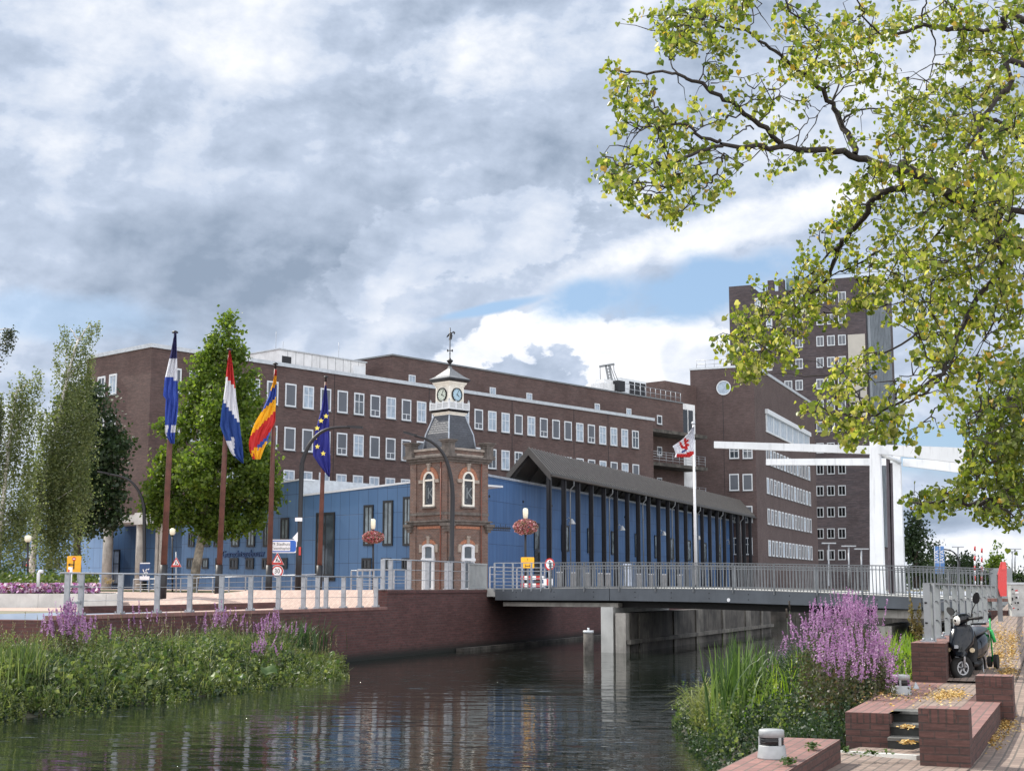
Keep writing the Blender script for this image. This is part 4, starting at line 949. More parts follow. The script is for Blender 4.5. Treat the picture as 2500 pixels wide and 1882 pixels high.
# ------------------------------------------------------------------ white drawbridge frame
yn, yf = 52.0, 59.2
dbf = thing('drawbridge_frame', (atY(2145, 1440, yn).x, yn, 1.4), 'white drawbridge frame of two tapering pylons carrying long horizontal balance beams', 'drawbridge')
def pylon(y, ub0, ub1, ut0, ut1, vt, name='pylon'):
    m_ = MB(); a, b = atY(ub0, 1440, y), atY(ub1, 1440, y); c, d = atY(ut1, vt, y), atY(ut0, vt, y); a.z = b.z = 1.2
    m_.prism([a, b, c, d], cD * .42); return m_.build(name, M['beam_white'], dbf)
pylon(yn, 2123, 2159, 2123, 2147, 1076); pylon(yf, 2180, 2209, 2179, 2197, 1110)
def beam(y0, a0, a1, y1, b0, b1, wd_=.22):
    """(u,v top),(v bottom) at both ends"""
    p = [atY(a0[0], a0[1], y0), atY(b0[0], b0[1], y1), atY(b0[0], b1, y1), atY(a0[0], a1, y0)]
    m_ = MB(); m_.prism(p, cD * wd_); m_.build('balance_beam', M['beam_white'], dbf)
def yb(u, y_p, up):                       # depth of a point of a beam that runs along the bridge
    p = Plane(atY(up, 1440, y_p), bdir).hit(u, 1300); return p.y
beam(yb(1743, yn, 2145), (1743, 1077), 1093, yn + .2, (2124, 1088), 1108); beam(yn - .1, (2152, 1085), 1108, yb(2356, yn, 2145), (2356, 1093), 1131)
beam(yn + .2, (2122, 1088), 1108, yn - .1, (2154, 1086), 1108, .2)
beam(yb(1870, yf, 2200), (1870, 1120), 1135, yf + .3, (2180, 1118), 1136); beam(yf - .1, (2204, 1119), 1137, yb(2370, yf, 2200), (2370, 1126), 1157)
bm = MB(); 
for (u, v0, v1) in ((2170, 1108, 1440), (2176, 1130, 1440)):
    a = atY(u - 2, v0, 56.5); b = atY(u + 4, 1440, 56.5); b.z = 1.3; bm.bar(a, b, .10, .14)
bm.build('hanger', mat('dark_purple_steel', (.05, .04, .05), .5), dbf)
bb_ = MB(); p = atY(2149, 1092, yn); bb_.tube([p - U * .2 + cD * .2, atY(2196, 1128, yf)], .09, 8); bb_.build('axle', M['beam_white'], dbf)
# mooring post
mp = atZ(1437, 1600, WZ); mo = thing('mooring_post', mp, 'round grey timber mooring post with a white capped top standing in the water', 'mooring post')
rr = 12.5 / FPX * mp.y; m_ = MB(); m_.lathe([(rr, -1.2), (rr * .99, .3), (rr * .97, 54 / FPX * mp.y)], mp, 14); m_.build('post', M['timber_post'], mo)
hh = 54 / FPX * mp.y; m_ = MB(); m_.lathe([(rr * 1.02, hh), (rr * 1.02, hh + .09)], mp, 14); m_.lathe([(.04, hh + .09), (.03, hh + .13), (.05, hh + .16), (.03, hh + .19)], mp, 8); m_.build('cap', M['white'], mo)
# ------------------------------------------------------------------ street furniture
def gz(u, y): p = atY(u, 1440, y); return zL(p)
def facing(p, az=180.0):                  # plane whose normal points to compass az (180 = towards the viewer)
    q = dirv(az); return Plane(p, (-q.y, q.x))
def px(n, y): return n / FPX * y

# railings
def quay_railing():
    r = thing('railing', PW.P(s_rail0, 1.03), 'long grey post and cable railing on top of the left quay wall', 'railing')
    us = [173, 207, 303, 392.6, 472, 549, 620, 687.5, 748.6, 783, 803.5, 846, 886, 925]
    ss = [PW.st(u, 1450)[0] for u in us]
    for u, s_ in zip(us, ss):
        m_ = MB(); b = PW.P(s_, 1.035, -.12); m_.box(b, (.05, .16, 1.07), cD); m_.box(b + cD * .0, (.20, .24, .03), cD)
        for a in (-.07, .07):
            for c in (-.09, .09): m_.lathe([(.018, .03), (.018, .07)], b + cD * a + nD * c, 6)
        for h in (.35, .70): m_.box(b + U * h, (.065, .03, .03), cD)
        m_.build('post', M['steel'], r)
    t_ = MB(); t_.tube([PW.P(ss[0] - .3, 2.11, -.12), PW.P(ss[-1] + .4, 2.11, -.12)], .028, 6); t_.build('top_rail', M['steel'], r)
    for h in (.35, .70):
        t_ = MB(); t_.tube([PW.P(ss[0], 1.05 + h, -.12), PW.P(ss[-1], 1.05 + h, -.12)], .008, 4); t_.build('cable', M['steel'], r)
    for h in (.3, .72): MB().bar(PW.P(ss[0], 1.05 + h, -.12), PW.P(ss[1], 1.05 + h, -.12), .05).build('ladder_rung', M['steel'], r)
quay_railing()
r = thing('railing', PW.P(s_up, 1.65), 'short raised grey steel railing with a slatted end panel in front of the clock tower', 'railing')
us = [943, 962, 1007, 1051.6, 1098, 1108, 1139]
for u in us:
    s_ = PW.st(u, 1400)[0]; m_ = MB(); b = PW.P(s_, 1.66, -.14); m_.box(b, (.06, .17, 1.12), cD); m_.box(b, (.22, .24, .03), cD); m_.build('post', M['steel'], r)
a, b = PW.st(943, 1400)[0], PW.st(1194, 1400)[0]; t_ = MB(); t_.tube([PW.P(a, 2.78, -.14), PW.P(b - 1.4, 2.78, -.14)], .03, 6); t_.build('top_rail', M['steel'], r)
for h in (.36, .74):
    t_ = MB(); t_.tube([PW.P(a, 1.66 + h, -.14), PW.P(b - 1.6, 1.66 + h, -.14)], .012, 4); t_.build('cable', M['steel'], r)
pn = MB(); c0 = PW.st(1152, 1400)[0]
for k in range(15): pn.obox(PW.P(c0 + (b - c0) * k / 14 - .03, 1.66, -.16), cD * .05, nD * .06, U * 1.10)
pn.obox(PW.P(c0, 2.70, -.18), cD * (b - c0), nD * .1, U * .06); pn.obox(PW.P(c0, 1.66, -.18), cD * (b - c0), nD * .1, U * .05); pn.build('slat_panel', M['grey_slats'], r)

def px_railing(pts, label, n, h, mid=2, m_='steel', grp=None, cat='railing'):
    """pts: list of (u, v_base, y)"""
    P_ = [atY(*p) for p in pts]; r = thing('railing', P_[0], label, cat, grp)
    for (a, b) in zip(P_, P_[1:]):
        for k in range(n + 1):
            p = a.lerp(b, k / n); MB().box(p, (.05, .06, h), (b - a)).build('post', M[m_], r)
        t_ = MB(); t_.tube([a + U * h, b + U * h], .03, 5); t_.build('top_rail', M[m_], r)
        t_ = MB()
        for j in range(mid): t_.tube([a + U * h * (j + 1) / (mid + 1), b + U * h * (j + 1) / (mid + 1)], .014, 4)
        t_.build('lower_rail', M[m_], r)
    return r
px_railing([(325, 1452, 86), (480, 1449, 84), (640, 1446, 81), (785, 1443, 78)], 'thin grey railing along the grass strip in front of the blue building', 4, .92)
px_railing([(857, 1440, 71), (912, 1440, 70)], 'short bright steel ramp railing left of the clock tower, nearer the hanging basket lamp', 2, .95, 3)
px_railing([(872, 1441, 66), (990, 1440, 68)], 'low grey railing on the ramp at the foot of the clock tower', 4, .95, 2)
px_railing([(1196, 1437, 70), (1262, 1437, 72), (1330, 1436, 74)], 'plain grey tube railing right of the clock tower at the bridge head', 2, 1.05, 2)

# low brick kerb wall behind the railing
kw = MB(); pts = [atY(205, 1497, 43.5), atY(400, 1491, 47), atY(560, 1485, 51), atY(668, 1479, 55)]
for a, b in zip(pts, pts[1:]): a.z = b.z = .96; d = (b - a); kw.box((a + b) / 2, (d.length + .02, .30, .22), d)
o = kw.build('kerb_wall', M['brick_quay'], loc=pts[0]); tag(o, 'low curved red brick kerb wall just behind the left railing', 'wall')
rd = MB(); a = [ST(30, -30.6, 1.02), ST(s_rail0 + 1, -30.6, 1.02), ST(s_rail0 + 3.5, -33.5, 1.02), ST(30, -36.5, 1.02)]; rd.add(a, [(0, 1, 2, 3)]); o = rd.build('road', mat('pale_asphalt', (.38, .37, .35), .9, var=.08)); tag(o, kind='structure')
# grass strip in front of the blue building
gs_ = MB(); vs = []
for k in range(13):
    u = 230 + 560 * k / 12; ya_ = 88 - 9 * k / 12
    for dy in (0, 6): p = atY(u, 1440, ya_ + dy); p.z = zL(p) + .03; vs.append(p)
gs_.add(vs, [(2 * k, 2 * k + 2, 2 * k + 3, 2 * k + 1) for k in range(12)]); o = gs_.build('grass_verge', mat('dry_grass', (.10, .11, .045), .95, var=.4, scale=4, bump=.8)); tag(o, kind='structure')

# flagpoles and flags
def flag(parent_loc, rows, y, colf, mats, label, cat='flag', nr=30, ncol=16, amp=.12, extra=None, name='flag'):
    m_ = MB(); V = []; F = []; idx = []
    v0, v1 = rows[0][0], rows[-1][0]; tl = [(r_[0], r_[1]) for r_ in rows]; tr = [(r_[0], r_[2]) for r_ in rows]
    for i in range(nr + 1):
        v = v0 + (v1 - v0) * i / nr; a, b = lerp(tl, v), lerp(tr, v)
        for j in range(ncol + 1):
            u = a + (b - a) * j / ncol; yy = y + amp * math.sin(j * 1.1 + i * .25) + amp * .6 * math.sin(j * 2.3 - i * .5)
            V.append(atY(u, v, yy))
    for i in range(nr):
        for j in range(ncol):
            q_ = i * (ncol + 1) + j; F.append((q_, q_ + 1, q_ + ncol + 2, q_ + ncol + 1))
            v = v0 + (v1 - v0) * (i + .5) / nr; a, b = lerp(tl, v), lerp(tr, v); u = a + (b - a) * (j + .5) / ncol; idx.append(colf(u, v))
    m_.add(V, F, True); o = m_.build(name, None, loc=parent_loc)
    for mm in mats: o.data.materials.append(mm)
    o.data.polygons.foreach_set('material_index', idx); tag(o, label, cat); return o
def cloth(name, col):
    m = leafmat(name, [col, tuple(c * 1.05 for c in col)], trans=.18, rough=.85, dark=.0, nscale=1, tint=(1, 1, 1)); return m
cB, cW, cR, cY, cEU = cloth('blue_cloth', (.035, .075, .36)), cloth('white_cloth', (.66, .68, .74)), cloth('red_cloth', (.50, .03, .03)), cloth('yellow_cloth', (.80, .42, .02)), cloth('eu_blue_cloth', (.03, .035, .24))
cN = cloth('navy_cloth', (.035, .035, .13)); cC = cloth('clear_blue_cloth', (.018, .055, .23))
def pole(u0, v0, u1, v1, y, vsplit, ordinal, label):
    a, b = atY(u0, v0, y), atY(u1, v1, y); b.x = atY(u1, v1, y).x; L = b - a
    ks = (v0 - vsplit) / (v0 - v1); o = thing('flagpole', a, label, 'flagpole', 'brown flagpoles on the left quay')
    MB().tube([a, a + L * ks], .17, 10).build('pole_foot', M['black'], o)
    MB().tube([a + L * ks, a + L * .6, a + L * .965], [.135, .115, .07], 10).build('pole', M['timber'], o)
    MB().lathe([(.05, 0), (.05, .22), (.14, .24), (.14, .28), (.05, .34)], a + L * .965, 10).build('pole_cap', M['black'], o)
    MB().lathe([(.55, -.05), (.5, .18)], a, 8).build('footing', M['concrete_pale'], o)
pole(395, 1481, 428, 803, 61, 1381, 0, 'tall brown flagpole flying the hanging blue and white flag, left of the plane tree')
pole(531, 1474, 561, 846, 66.3, 1381, 1, 'tall brown flagpole flying the red, white and blue flag in front of the plane tree')
pole(655, 1466, 673, 881, 71.2, 1381, 2, 'tall brown flagpole flying the yellow, red and blue flag')
pole(778, 1450, 796, 914, 77.5, 1381, 3, 'tall brown flagpole flying the blue flag with yellow stars')
flag(atY(420, 1080, 60.7), [(812, 426, 431), (860, 417, 432), (900, 408, 433), (925, 402, 433), (968, 398, 435), (972, 405, 435), (1005, 403, 434), (1060, 403, 427), (1083, 417, 426)], 60.7,
     lambda u, v: 1 if (872 + (432 - u) * .3 < v < 915 + (u - 402) * .45) or (1035 < v < 1062 and u < 412 - (v - 1035) * .2) or (1040 < v < 1052 and u > 417) else (2 if v < 880 else 0), [cB, cW, cN], 'blue and white flag hanging limp on the leftmost brown pole')
flag(atY(565, 1130, 66), [(856, 559, 563), (900, 553, 569), (940, 550, 574), (975, 545, 577), (1000, 541, 581), (1040, 537, 586), (1060, 545, 588), (1085, 555, 592), (1110, 566, 594), (1131, 591, 595)], 66,
     lambda u, v: 2 if v < 919 + (u - 552) * 1.26 else (1 if v < 977 + (u - 544) * 1.42 else (0 if not (u < 572 and v > 1075 + (560 - u)) else 1)), [cC, cW, cR], 'red, white and blue flag hanging diagonally')
def ovf(u, v):
    w_ = v + (u - 672)
    if w_ < 918: return 2
    if w_ < 942: return 3
    if w_ < 972: return 0
    if w_ < 1003: return 3
    if w_ < 1044: return 2
    if w_ < 1056: return 0 if u > 628 else 3
    return 3 if u > 622 else 2
flag(atY(640, 1100, 70.8), [(903, 671, 676), (930, 667, 675), (970, 655, 674), (1000, 641, 673), (1030, 623, 672), (1050, 615, 661), (1080, 607, 652), (1100, 609, 643), (1121, 617, 636)], 70.8, ovf, [cB, cW, cR, cY], 'yellow, red and blue banded flag')
eu = flag(atY(790, 1100, 77), [(940, 793, 797), (1000, 784, 802), (1060, 768, 805), (1110, 763, 806), (1135, 779, 807), (1164, 802, 805)], 77, lambda u, v: 0, [cEU], 'dark blue flag with yellow stars')
st5 = MB()
for cx, cy in ((990, 590), (963, 615), (942, 655), (932, 705), (943, 755), (975, 792)):
    c_ = atY(350 + cx / 2.22, 750 + cy / 2.22, 76.75); pts = []
    for k in range(10):
        a = math.pi / 2 + k * math.pi / 5; rr_ = .15 if k % 2 == 0 else .065; pts.append(c_ + Vector((rr_ * math.cos(a), 0, rr_ * math.sin(a))))
    st5.prism(pts, (0, .02, 0))
st5.build('star', mat('flag_star_yellow', (.85, .68, .12), .7), eu)
wp_ = thing('flagpole', atY(1700, 1424, 85), 'slim white flagpole with a small white and red flag behind the bridge', 'flagpole')
a, b = atY(1700, 1428, 85), atY(1692.5, 1036, 85); MB().tube([a, b], [.11, .055], 10).build('pole', M['pole_white'], wp_); MB().lathe([(.10, 0), (.13, .1), (.02, .2)], b, 8).build('pole_cap', M['coping'], wp_)
def lionf(u, v):
    x, y_ = 1400 + 0, 0
    if v > 1101 + (1695 - u) * .13 and u > 1676: return 2
    if v > 1108.5 and u < 1678: return 2 if u > 1652 else 1
    X, Y = (u - 1400) * 6.403, (v - 860) * 6.403
    def near(ax, ay, bx, by, w_):
        t = max(0, min(1, ((X - ax) * (bx - ax) + (Y - ay) * (by - ay)) / ((bx - ax) ** 2 + (by - ay) ** 2))); return (X - ax - t * (bx - ax)) ** 2 + (Y - ay - t * (by - ay)) ** 2 < w_ * w_
    if near(1745, 1355, 1755, 1430, 18) or near(1755, 1390, 1790, 1380, 16) or near(1760, 1430, 1800, 1450, 14) or near(1765, 1440, 1760, 1500, 20) or near(1665, 1410, 1700, 1485, 16) or near(1700, 1480, 1770, 1500, 20): return 2
    if near(1700, 1560, 1760, 1525, 14): return 0
    return 1
flag(atY(1690, 1110, 84.8), [(1041, 1692, 1695), (1060, 1679, 1695), (1075, 1663, 1695), (1089, 1642, 1694), (1096, 1646, 1694), (1108, 1650, 1694), (1116, 1647, 1684)], 84.8, lionf, [cloth('dark_blue_cloth', (.03, .05, .2)), cW, cR], 'small white flag with a red rampant animal and red lower band on the white pole', nr=36, ncol=30, amp=.08)

# street lamps
def street_lamp(pts, y, r0, label, zb=None, head=True):
    P_ = [atY(u, v, y) for u, v in pts]; 
    if zb is not None: P_[0].z = zb
    o = thing('street_lamp', P_[0], label, 'street lamp', 'curved black street lamps'); m_ = MB()
    C = [P_[0], P_[0].lerp(P_[1], .25), P_[1]]; 
    # smooth the arm
    arm = P_[1:]; sm = []
    for i in range(len(arm) - 1):
        p0 = arm[max(i - 1, 0)]; p1 = arm[i]; p2 = arm[i + 1]; p3 = arm[min(i + 2, len(arm) - 1)]
        for k in range(5):
            t = k / 5; sm.append(.5 * ((2 * p1) + (-p0 + p2) * t + (2 * p0 - 5 * p1 + 4 * p2 - p3) * t * t + (-p0 + 3 * p1 - 3 * p2 + p3) * t ** 3))
    sm.append(arm[-1]); n_ = len(sm)
    m_.tube([P_[0], P_[0].lerp(P_[1], .35), P_[0].lerp(P_[1], .36)] + sm, [r0 * 1.35, r0 * 1.3, r0] + [r0 - (r0 * .55) * k / n_ for k in range(n_)], 8); m_.build('pole', M['black'], o)
    if head:
        e = P_[-1]; d = (P_[-1] - P_[-2]).normalized(); h = MB(); x = d.cross(Vector((0, 0, 1))).normalized()
        h.prism([e - x * .11 - d * .15, e - x * .17 + d * .25, e - x * .10 + d * .62, e + x * .10 + d * .62, e + x * .17 + d * .25, e + x * .11 - d * .15], U * .10); h.build('lamp_head', M['black'], o)
    return o
sl1 = street_lamp([(727, 1447), (737, 1133), (744, 1110), (757, 1083), (780, 1058), (806, 1046), (840, 1043), (855, 1044)], 70, .115, 'curved black street lamp with signs on its pole, beside the fourth flagpole')
street_lamp([(1101, 1438), (1105, 1215), (1103, 1180), (1095, 1140), (1082, 1108), (1062, 1085), (1038, 1071), (1012, 1064)], 76, .12, 'curved black street lamp standing in front of the clock tower')
street_lamp([(353, 1450), (352, 1240), (346, 1215), (333, 1190), (315, 1172), (290, 1162), (262, 1157)], 88, .11, 'curved black street lamp half hidden in the dark tree at the left')
street_lamp([(2342, 1425), (2342, 1372), (2339, 1362), (2332, 1351), (2324, 1345), (2318, 1344)], 130, .09, 'small distant curved black street lamp right of the bridge frame')
def sign_on(u, v, y, parent, w_, h_, m_, name='sign', az=180, out=.16):
    pl = facing(atY(u, v, y), az); c_ = atY(u, v, y); b_ = MB(); b_.obox(c_ - pl.d * w_ / 2 - U * h_ / 2 + pl.q * out, pl.d * w_, pl.q * .03, U * h_); return b_.build(name, M[m_], parent)
sign_on(730, 1268, 70, sl1, .35, .18, 'sign_white', 'name_plate', 180, .1)
sign_on(733, 1345, 70, sl1, .10, .4, 'sign_red', 'sticker', 180, .13)
b_ = MB(); c_ = atY(722, 1307, 69.9); b_.prism([c_ + Vector((-.16, 0, -.12)), c_ + Vector((.10, 0, .18)), c_ + Vector((.10, 0, -.30))], (0, .04, 0)); b_.build('sign', M['sign_white'], sl1)

# sign: city hall direction, roadworks triangle, 30 zone
def tri_sign(parent, u, v, half, y, dy=0.0):
    c_ = atY(u, v, y - .1); S = px(half, y)
    def T(k, o): return [c_ + Vector((-S * k, -o, -S * .86 * k)), c_ + Vector((S * k, -o, -S * .86 * k)), c_ + Vector((0, -o, S * .95 * k))]
    m_ = MB(); m_.prism(T(1.0, 0), (0, .04, 0)); s = m_.build('warning_sign', M['sign_red'], parent)
    m_ = MB(); m_.prism(T(.63, .006), (0, .01, 0)); m_.build('sign_face', M['sign_white'], s)
    m_ = MB(); m_.prism(T(1.06, -.05), (0, .02, 0)); m_.build('sign_rim', M['sign_white'], s)
    g_ = MB(); k_ = S / 14.0
    def gp(x, z): return c_ + Vector((x * k_, -.012, z * k_))
    for a, b, w2 in (((-.5, 1.6), (-1.6, -1.5), 1.2), ((-1.6, -1.5), (-3.0, -6.5), 1.2), ((-1.2, -1.5), (0, -6.5), 1.0), ((-.5, 1.2), (2.2, -2.5), .8), ((-3, -1.0), (4.2, -4.6), .6)): g_.bar(gp(*a), gp(*b), w2 * k_, .006, up=(0, 1, 0))
    g_.prism([gp(-.9, 2.2), gp(.9, 2.2), gp(.9, 4), gp(-.9, 4)], (0, -.006, 0)); g_.prism([gp(1.5, -6.5), gp(6.5, -6.5), gp(4, -3)], (0, -.006, 0)); g_.build('symbol', M['sign_black'], s)
sp = thing('traffic_sign', atY(677, 1447, 73), 'grey post carrying a red roadworks triangle above a round 30 sign', 'traffic sign')
MB().tube([atY(677, 1448, 73), atY(677, 1350, 73)], .04, 8).build('post', M['steel'], sp)
tri_sign(sp, 677, 1364, 15.5, 73)
pl = facing(atY(677, 1394, 72.8)); c_ = atY(677, 1394, 72.8); rr_ = px(14.2, 73)
m_ = MB(); cdisc(m_, c_, rr_, pl, 0, .03); s = m_.build('speed_sign', M['sign_red'], sp); m_ = MB(); cdisc(m_, c_, rr_ * .76, pl, .03, .008); m_.build('sign_face', M['sign_white'], s); m_ = MB(); disc(m_, c_, rr_, rr_ * 1.06, pl, 0, .035); m_.build('sign_rim', M['sign_white'], s)
text('30', rr_ * 1.15, c_ + pl.q * .042, pl.d, U, M['sign_black'], parent=s, depth=.002, sx=.85)
ds_ = thing('direction_sign', atY(724, 1333, 71.5), 'blue direction sign with a white panel reading Stadhuis Twentheplein, behind the third flagpole', 'road sign')
pl = facing(atY(693, 1333, 71.8)); c_ = atY(693, 1333, 71.8); W2, H2 = px(32, 72), px(16, 72)
def rr_poly(c_, W2, H2, pl, o, r=.12): 
    pts = []
    for sx_, sz_, a0 in ((1, 1, 0), (-1, 1, 90), (-1, -1, 180), (1, -1, 270)):
        for k in range(4): a = R(a0 + 30 * k); pts.append(c_ + pl.d * (sx_ * (W2 - r) + r * math.cos(a)) + U * (sz_ * (H2 - r) + r * math.sin(a)) + pl.q * o)
    return pts
m_ = MB(); m_.prism(rr_poly(c_, W2, H2, pl, 0), pl.q * .05); m_.build('rim', M['sign_white'], ds_); m_ = MB(); m_.prism(rr_poly(c_, W2 - .045, H2 - .045, pl, .052), pl.q * .005); m_.build('panel', M['sign_blue'], ds_)
m_ = MB(); cc = c_ - pl.d * .13; m_.prism(rr_poly(cc, px(22, 72), px(11.2, 72), pl, .059, .02), pl.q * .004); m_.build('text_panel', M['sign_white'], ds_)
text('\u2191 Stadhuis', .20, cc + pl.q * .066 + U * .10, pl.d, U, M['sign_black'], parent=ds_, depth=.002); text('Twentheplein', .175, cc + pl.q * .066 - U * .11, pl.d, U, M['sign_black'], parent=ds_, depth=.002)
t2 = thing('traffic_sign', atY(430, 1450, 84), 'red roadworks triangle on a thin post in front of the pale columns', 'traffic sign')
MB().tube([atY(430, 1452, 84), atY(430, 1347, 84)], .04, 8).build('post', M['steel'], t2); tri_sign(t2, 430, 1372, 12.5, 84)
t3 = thing('traffic_sign', atY(72, 1445, 80), 'red roadworks triangle partly hidden behind the birch trunk', 'traffic sign')
MB().tube([atY(72, 1445, 80), atY(72, 1350, 80)], .04, 8).build('post', M['steel'], t3); tri_sign(t3, 74, 1371, 12, 80)
# yellow detour board at the left
yb_ = thing('detour_sign', atY(184, 1440, 62), 'yellow detour board with a no entry disc and a black arrow to the left', 'road sign')
pl = facing(atY(181, 1377, 62)); c_ = atY(181, 1377, 62); m_ = MB(); m_.prism(rr_poly(c_, px(17, 62), px(20, 62), pl, 0, .04), pl.q * .03); m_.build('board', M['sign_yellow'], yb_)
MB().tube([atY(190, 1450, 62.1), atY(190, 1365, 62.1)], .035, 6).build('post', M['steel'], yb_)
m_ = MB(); a_ = c_ + pl.q * .036; m_.bar(a_ + U * px(10, 62), a_ - U * px(12, 62), .05, .006, up=pl.q); m_.bar(a_ - U * px(1, 62), a_ - U * px(1, 62) - pl.d * px(11, 62), .045, .006, up=pl.q)
e_ = a_ - U * px(1, 62) - pl.d * px(15, 62); m_.prism([e_, e_ + pl.d * .1 + U * .07, e_ + pl.d * .1 - U * .07], pl.q * .004); m_.build('symbol', M['sign_black'], yb_)
m_ = MB(); cdisc(m_, c_ + U * px(13, 62), px(4.6, 62), pl, .034, .01, 16); o = m_.build('no_entry_disc', M['sign_red'], yb_); m_ = MB(); m_.obox(c_ + U * (px(13, 62) - .02) - pl.d * .055 + pl.q * .046, pl.d * .11, pl.q * .004, U * .04); m_.build('bar', M['sign_white'], o)
rwp = thing('marker_post', atY(170, 1450, 50), 'short red and white marker post at the left end of the quay railing', 'marker post'); 
MB().lathe([(.07, 0), (.07, .75)], atY(170, 1437, 50), 8).build('post', M['sign_white'], rwp); MB().lathe([(.075, 0), (.075, .28)], atY(170, 1409, 50), 8).build('band', M['sign_red'], rwp)
# yellow board, pedestrian sign and barriers at the bridge head
ys = thing('detour_sign', atY(1288, 1432, 64), 'yellow road sign with black symbols on a thin post over red and white barriers', 'road sign')
pl = facing(atY(1288, 1373, 64)); c_ = atY(1288, 1373, 64); m_ = MB(); m_.prism(rr_poly(c_, px(16, 64), px(13, 64), pl, 0, .03), pl.q * .03); m_.build('board', M['sign_yellow'], ys)
MB().tube([atY(1289, 1437, 64.1), atY(1289, 1362, 64.1)], .035, 6).build('post', M['steel_dark'], ys)
text('1', .16, c_ + pl.q * .034 + U * .13, pl.d, U, M['sign_black'], parent=ys, depth=.002)
m_ = MB(); a_ = c_ + pl.q * .034; m_.bar(a_ - pl.d * .24, a_ + pl.d * .24, .012, .004, up=pl.q); m_.bar(a_ - pl.d * .1 - U * .15, a_ + pl.d * .1 - U * .15, .03, .004, up=pl.q)
m_.bar(a_ - pl.d * .1 - U * .07, a_ - pl.d * .1 - U * .21, .02, .004, up=pl.q); m_.bar(a_ + pl.d * .1 - U * .07, a_ + pl.d * .1 - U * .21, .02, .004, up=pl.q); m_.build('symbol', M['sign_black'], ys)
ps = thing('traffic_sign', atY(1342, 1432, 63), 'round white sign with a red ring and a walking figure at the bridge head', 'traffic sign')
MB().tube([atY(1340, 1437, 63.1), atY(1341, 1378, 63.1)], .035, 6).build('post', M['steel'], ps)
pl = facing(atY(1342, 1377, 63)); c_ = atY(1342, 1377, 63); rr_ = px(14.5, 63); m_ = MB(); cdisc(m_, c_, rr_, pl, 0, .03, sq=.85); s = m_.build('sign_disc', M['sign_red'], ps); m_ = MB(); cdisc(m_, c_, rr_ * .75, pl, .03, .008, sq=.82); m_.build('sign_face', M['sign_white'], s)
m_ = MB(); a_ = c_ + pl.q * .042
def gp(x, z): return a_ + pl.d * x * .03 + U * z * .03
for a, b, w_ in (((0, 3), (0, -.5), 1.5), ((0, -.5), (-1.3, -4.5), .9), ((0, -.5), (1.3, -4.5), .9), ((0, 2.6), (-2, .2), .7), ((0, 2.6), (2, .4), .7)): m_.bar(gp(*a), gp(*b), w_ * .03, .004, up=pl.q)
cdisc(m_, gp(0, 4.4), .035, pl, 0, .004, 10); m_.build('symbol', M['sign_black'], s)
for (u, v, w_, n, lab) in ((1299, 1410, 56, 6, 'upper red and white barrier board at the bridge head'), (1299, 1428, 56, 6, 'lower red and white barrier board at the bridge head'), (1338, 1420, 22, 3, 'red and white barrier panel beside the round pedestrian sign')):
    y = 65.5 if w_ > 30 else 65.2; b0 = thing('barrier', atY(u, v + 6, y), lab, 'barrier', 'red and white barriers at the bridge head'); c_ = atY(u - w_ / 2, v, y); h_ = px(9 if w_ > 30 else 16, y)
    for k in range(n):
        m_ = MB(); m_.obox(c_ + Vector((px(w_, y) * k / n, 0, -h_ / 2)), Vector((px(w_, y) / n - .003, 0, 0)), Vector((0, .04, 0)), U * h_); m_.build('stripe_panel', M['sign_red' if (k + n) % 2 == 0 else 'sign_white'], b0)
    for k in (.1, .9): p = atY(u - w_ / 2 + w_ * k, v, y + .1); MB().bar(Vector((p.x, p.y, 1.6)), p + U * .1, .05).build('leg', M['steel'], b0)

# hanging flower baskets on lamp posts
fl_mat = leafmat('basket_flowers', [(.46, .10, .13), (.10, .14, .04), (.60, .28, .32), (.12, .15, .05), (.50, .08, .12), (.7, .42, .42), (.40, .12, .10)], trans=.2, dark=.2, nscale=2, tint=(1.1, 1.0, .9))
def cards(P, size, up=.0, asp=1.0, jitter=.35):
    """one small bent leaf card per point: (n*5 verts, n*4 tri->2 quads) returned as quads"""
    n = len(P); size = np.asarray(size) * (1 + rng.uniform(-jitter, jitter, n))
    d = rng.normal(size=(n, 3)); d /= np.linalg.norm(d, axis=1)[:, None]; e = rng.normal(size=(n, 3)); e[:, 2] += up
    e -= (e * d).sum(1)[:, None] * d; e /= np.linalg.norm(e, axis=1)[:, None]
    s = size[:, None]; a = P - d * s * .5; c = P + d * s * .5; w = e * s * .42 * asp; nr = np.cross(d, e) * s * .10
    V = np.stack([a, P + w + nr, c, P - w + nr], 1).reshape(-1, 3); F = np.arange(4 * n).reshape(n, 4); return V, F
def ellip(c, r, n, inner=.6):
    d = rng.normal(size=(n, 3)); d /= np.linalg.norm(d, axis=1)[:, None]; return np.array(c) + d * np.array(r) * (rng.uniform(inner, 1.0, n) ** .6)[:, None]
def basket_lamp(u, vb, y, vball, rw, rh, vlamp, label):
    b = atY(u, vb, y); o = thing('lamp_post', b, label, 'lamp post', 'lamp posts with flower baskets'); t = atY(u, vlamp + 14, y)
    MB().tube([b, t], [.06, .045], 8).build('pole', M['black'], o)
    c_ = atY(u, vball, y); V, F = cards(ellip(c_, (px(rw, y), px(rw, y), px(rh, y)), 1500, .7), .11); fastmesh('flower_basket', V, F, fl_mat, o)
    hgt = px(26, y); m_ = MB(); m_.lathe([(.07, 0), (.105, .04), (.125, hgt * .5), (.12, hgt * .85), (.085, hgt * .97), (.0, hgt)], atY(u, vlamp + 13, y), 14); m_.build('lamp_shade', M['lamp_glass'], o)
basket_lamp(911, 1440, 74, 1311, 26, 15, 1279, 'black lamp post with a round basket of pink flowers, left of the clock tower')
basket_lamp(1283, 1436, 66, 1286, 30, 19, 1253, 'black lamp post with a large basket of pink flowers, right of the clock tower')
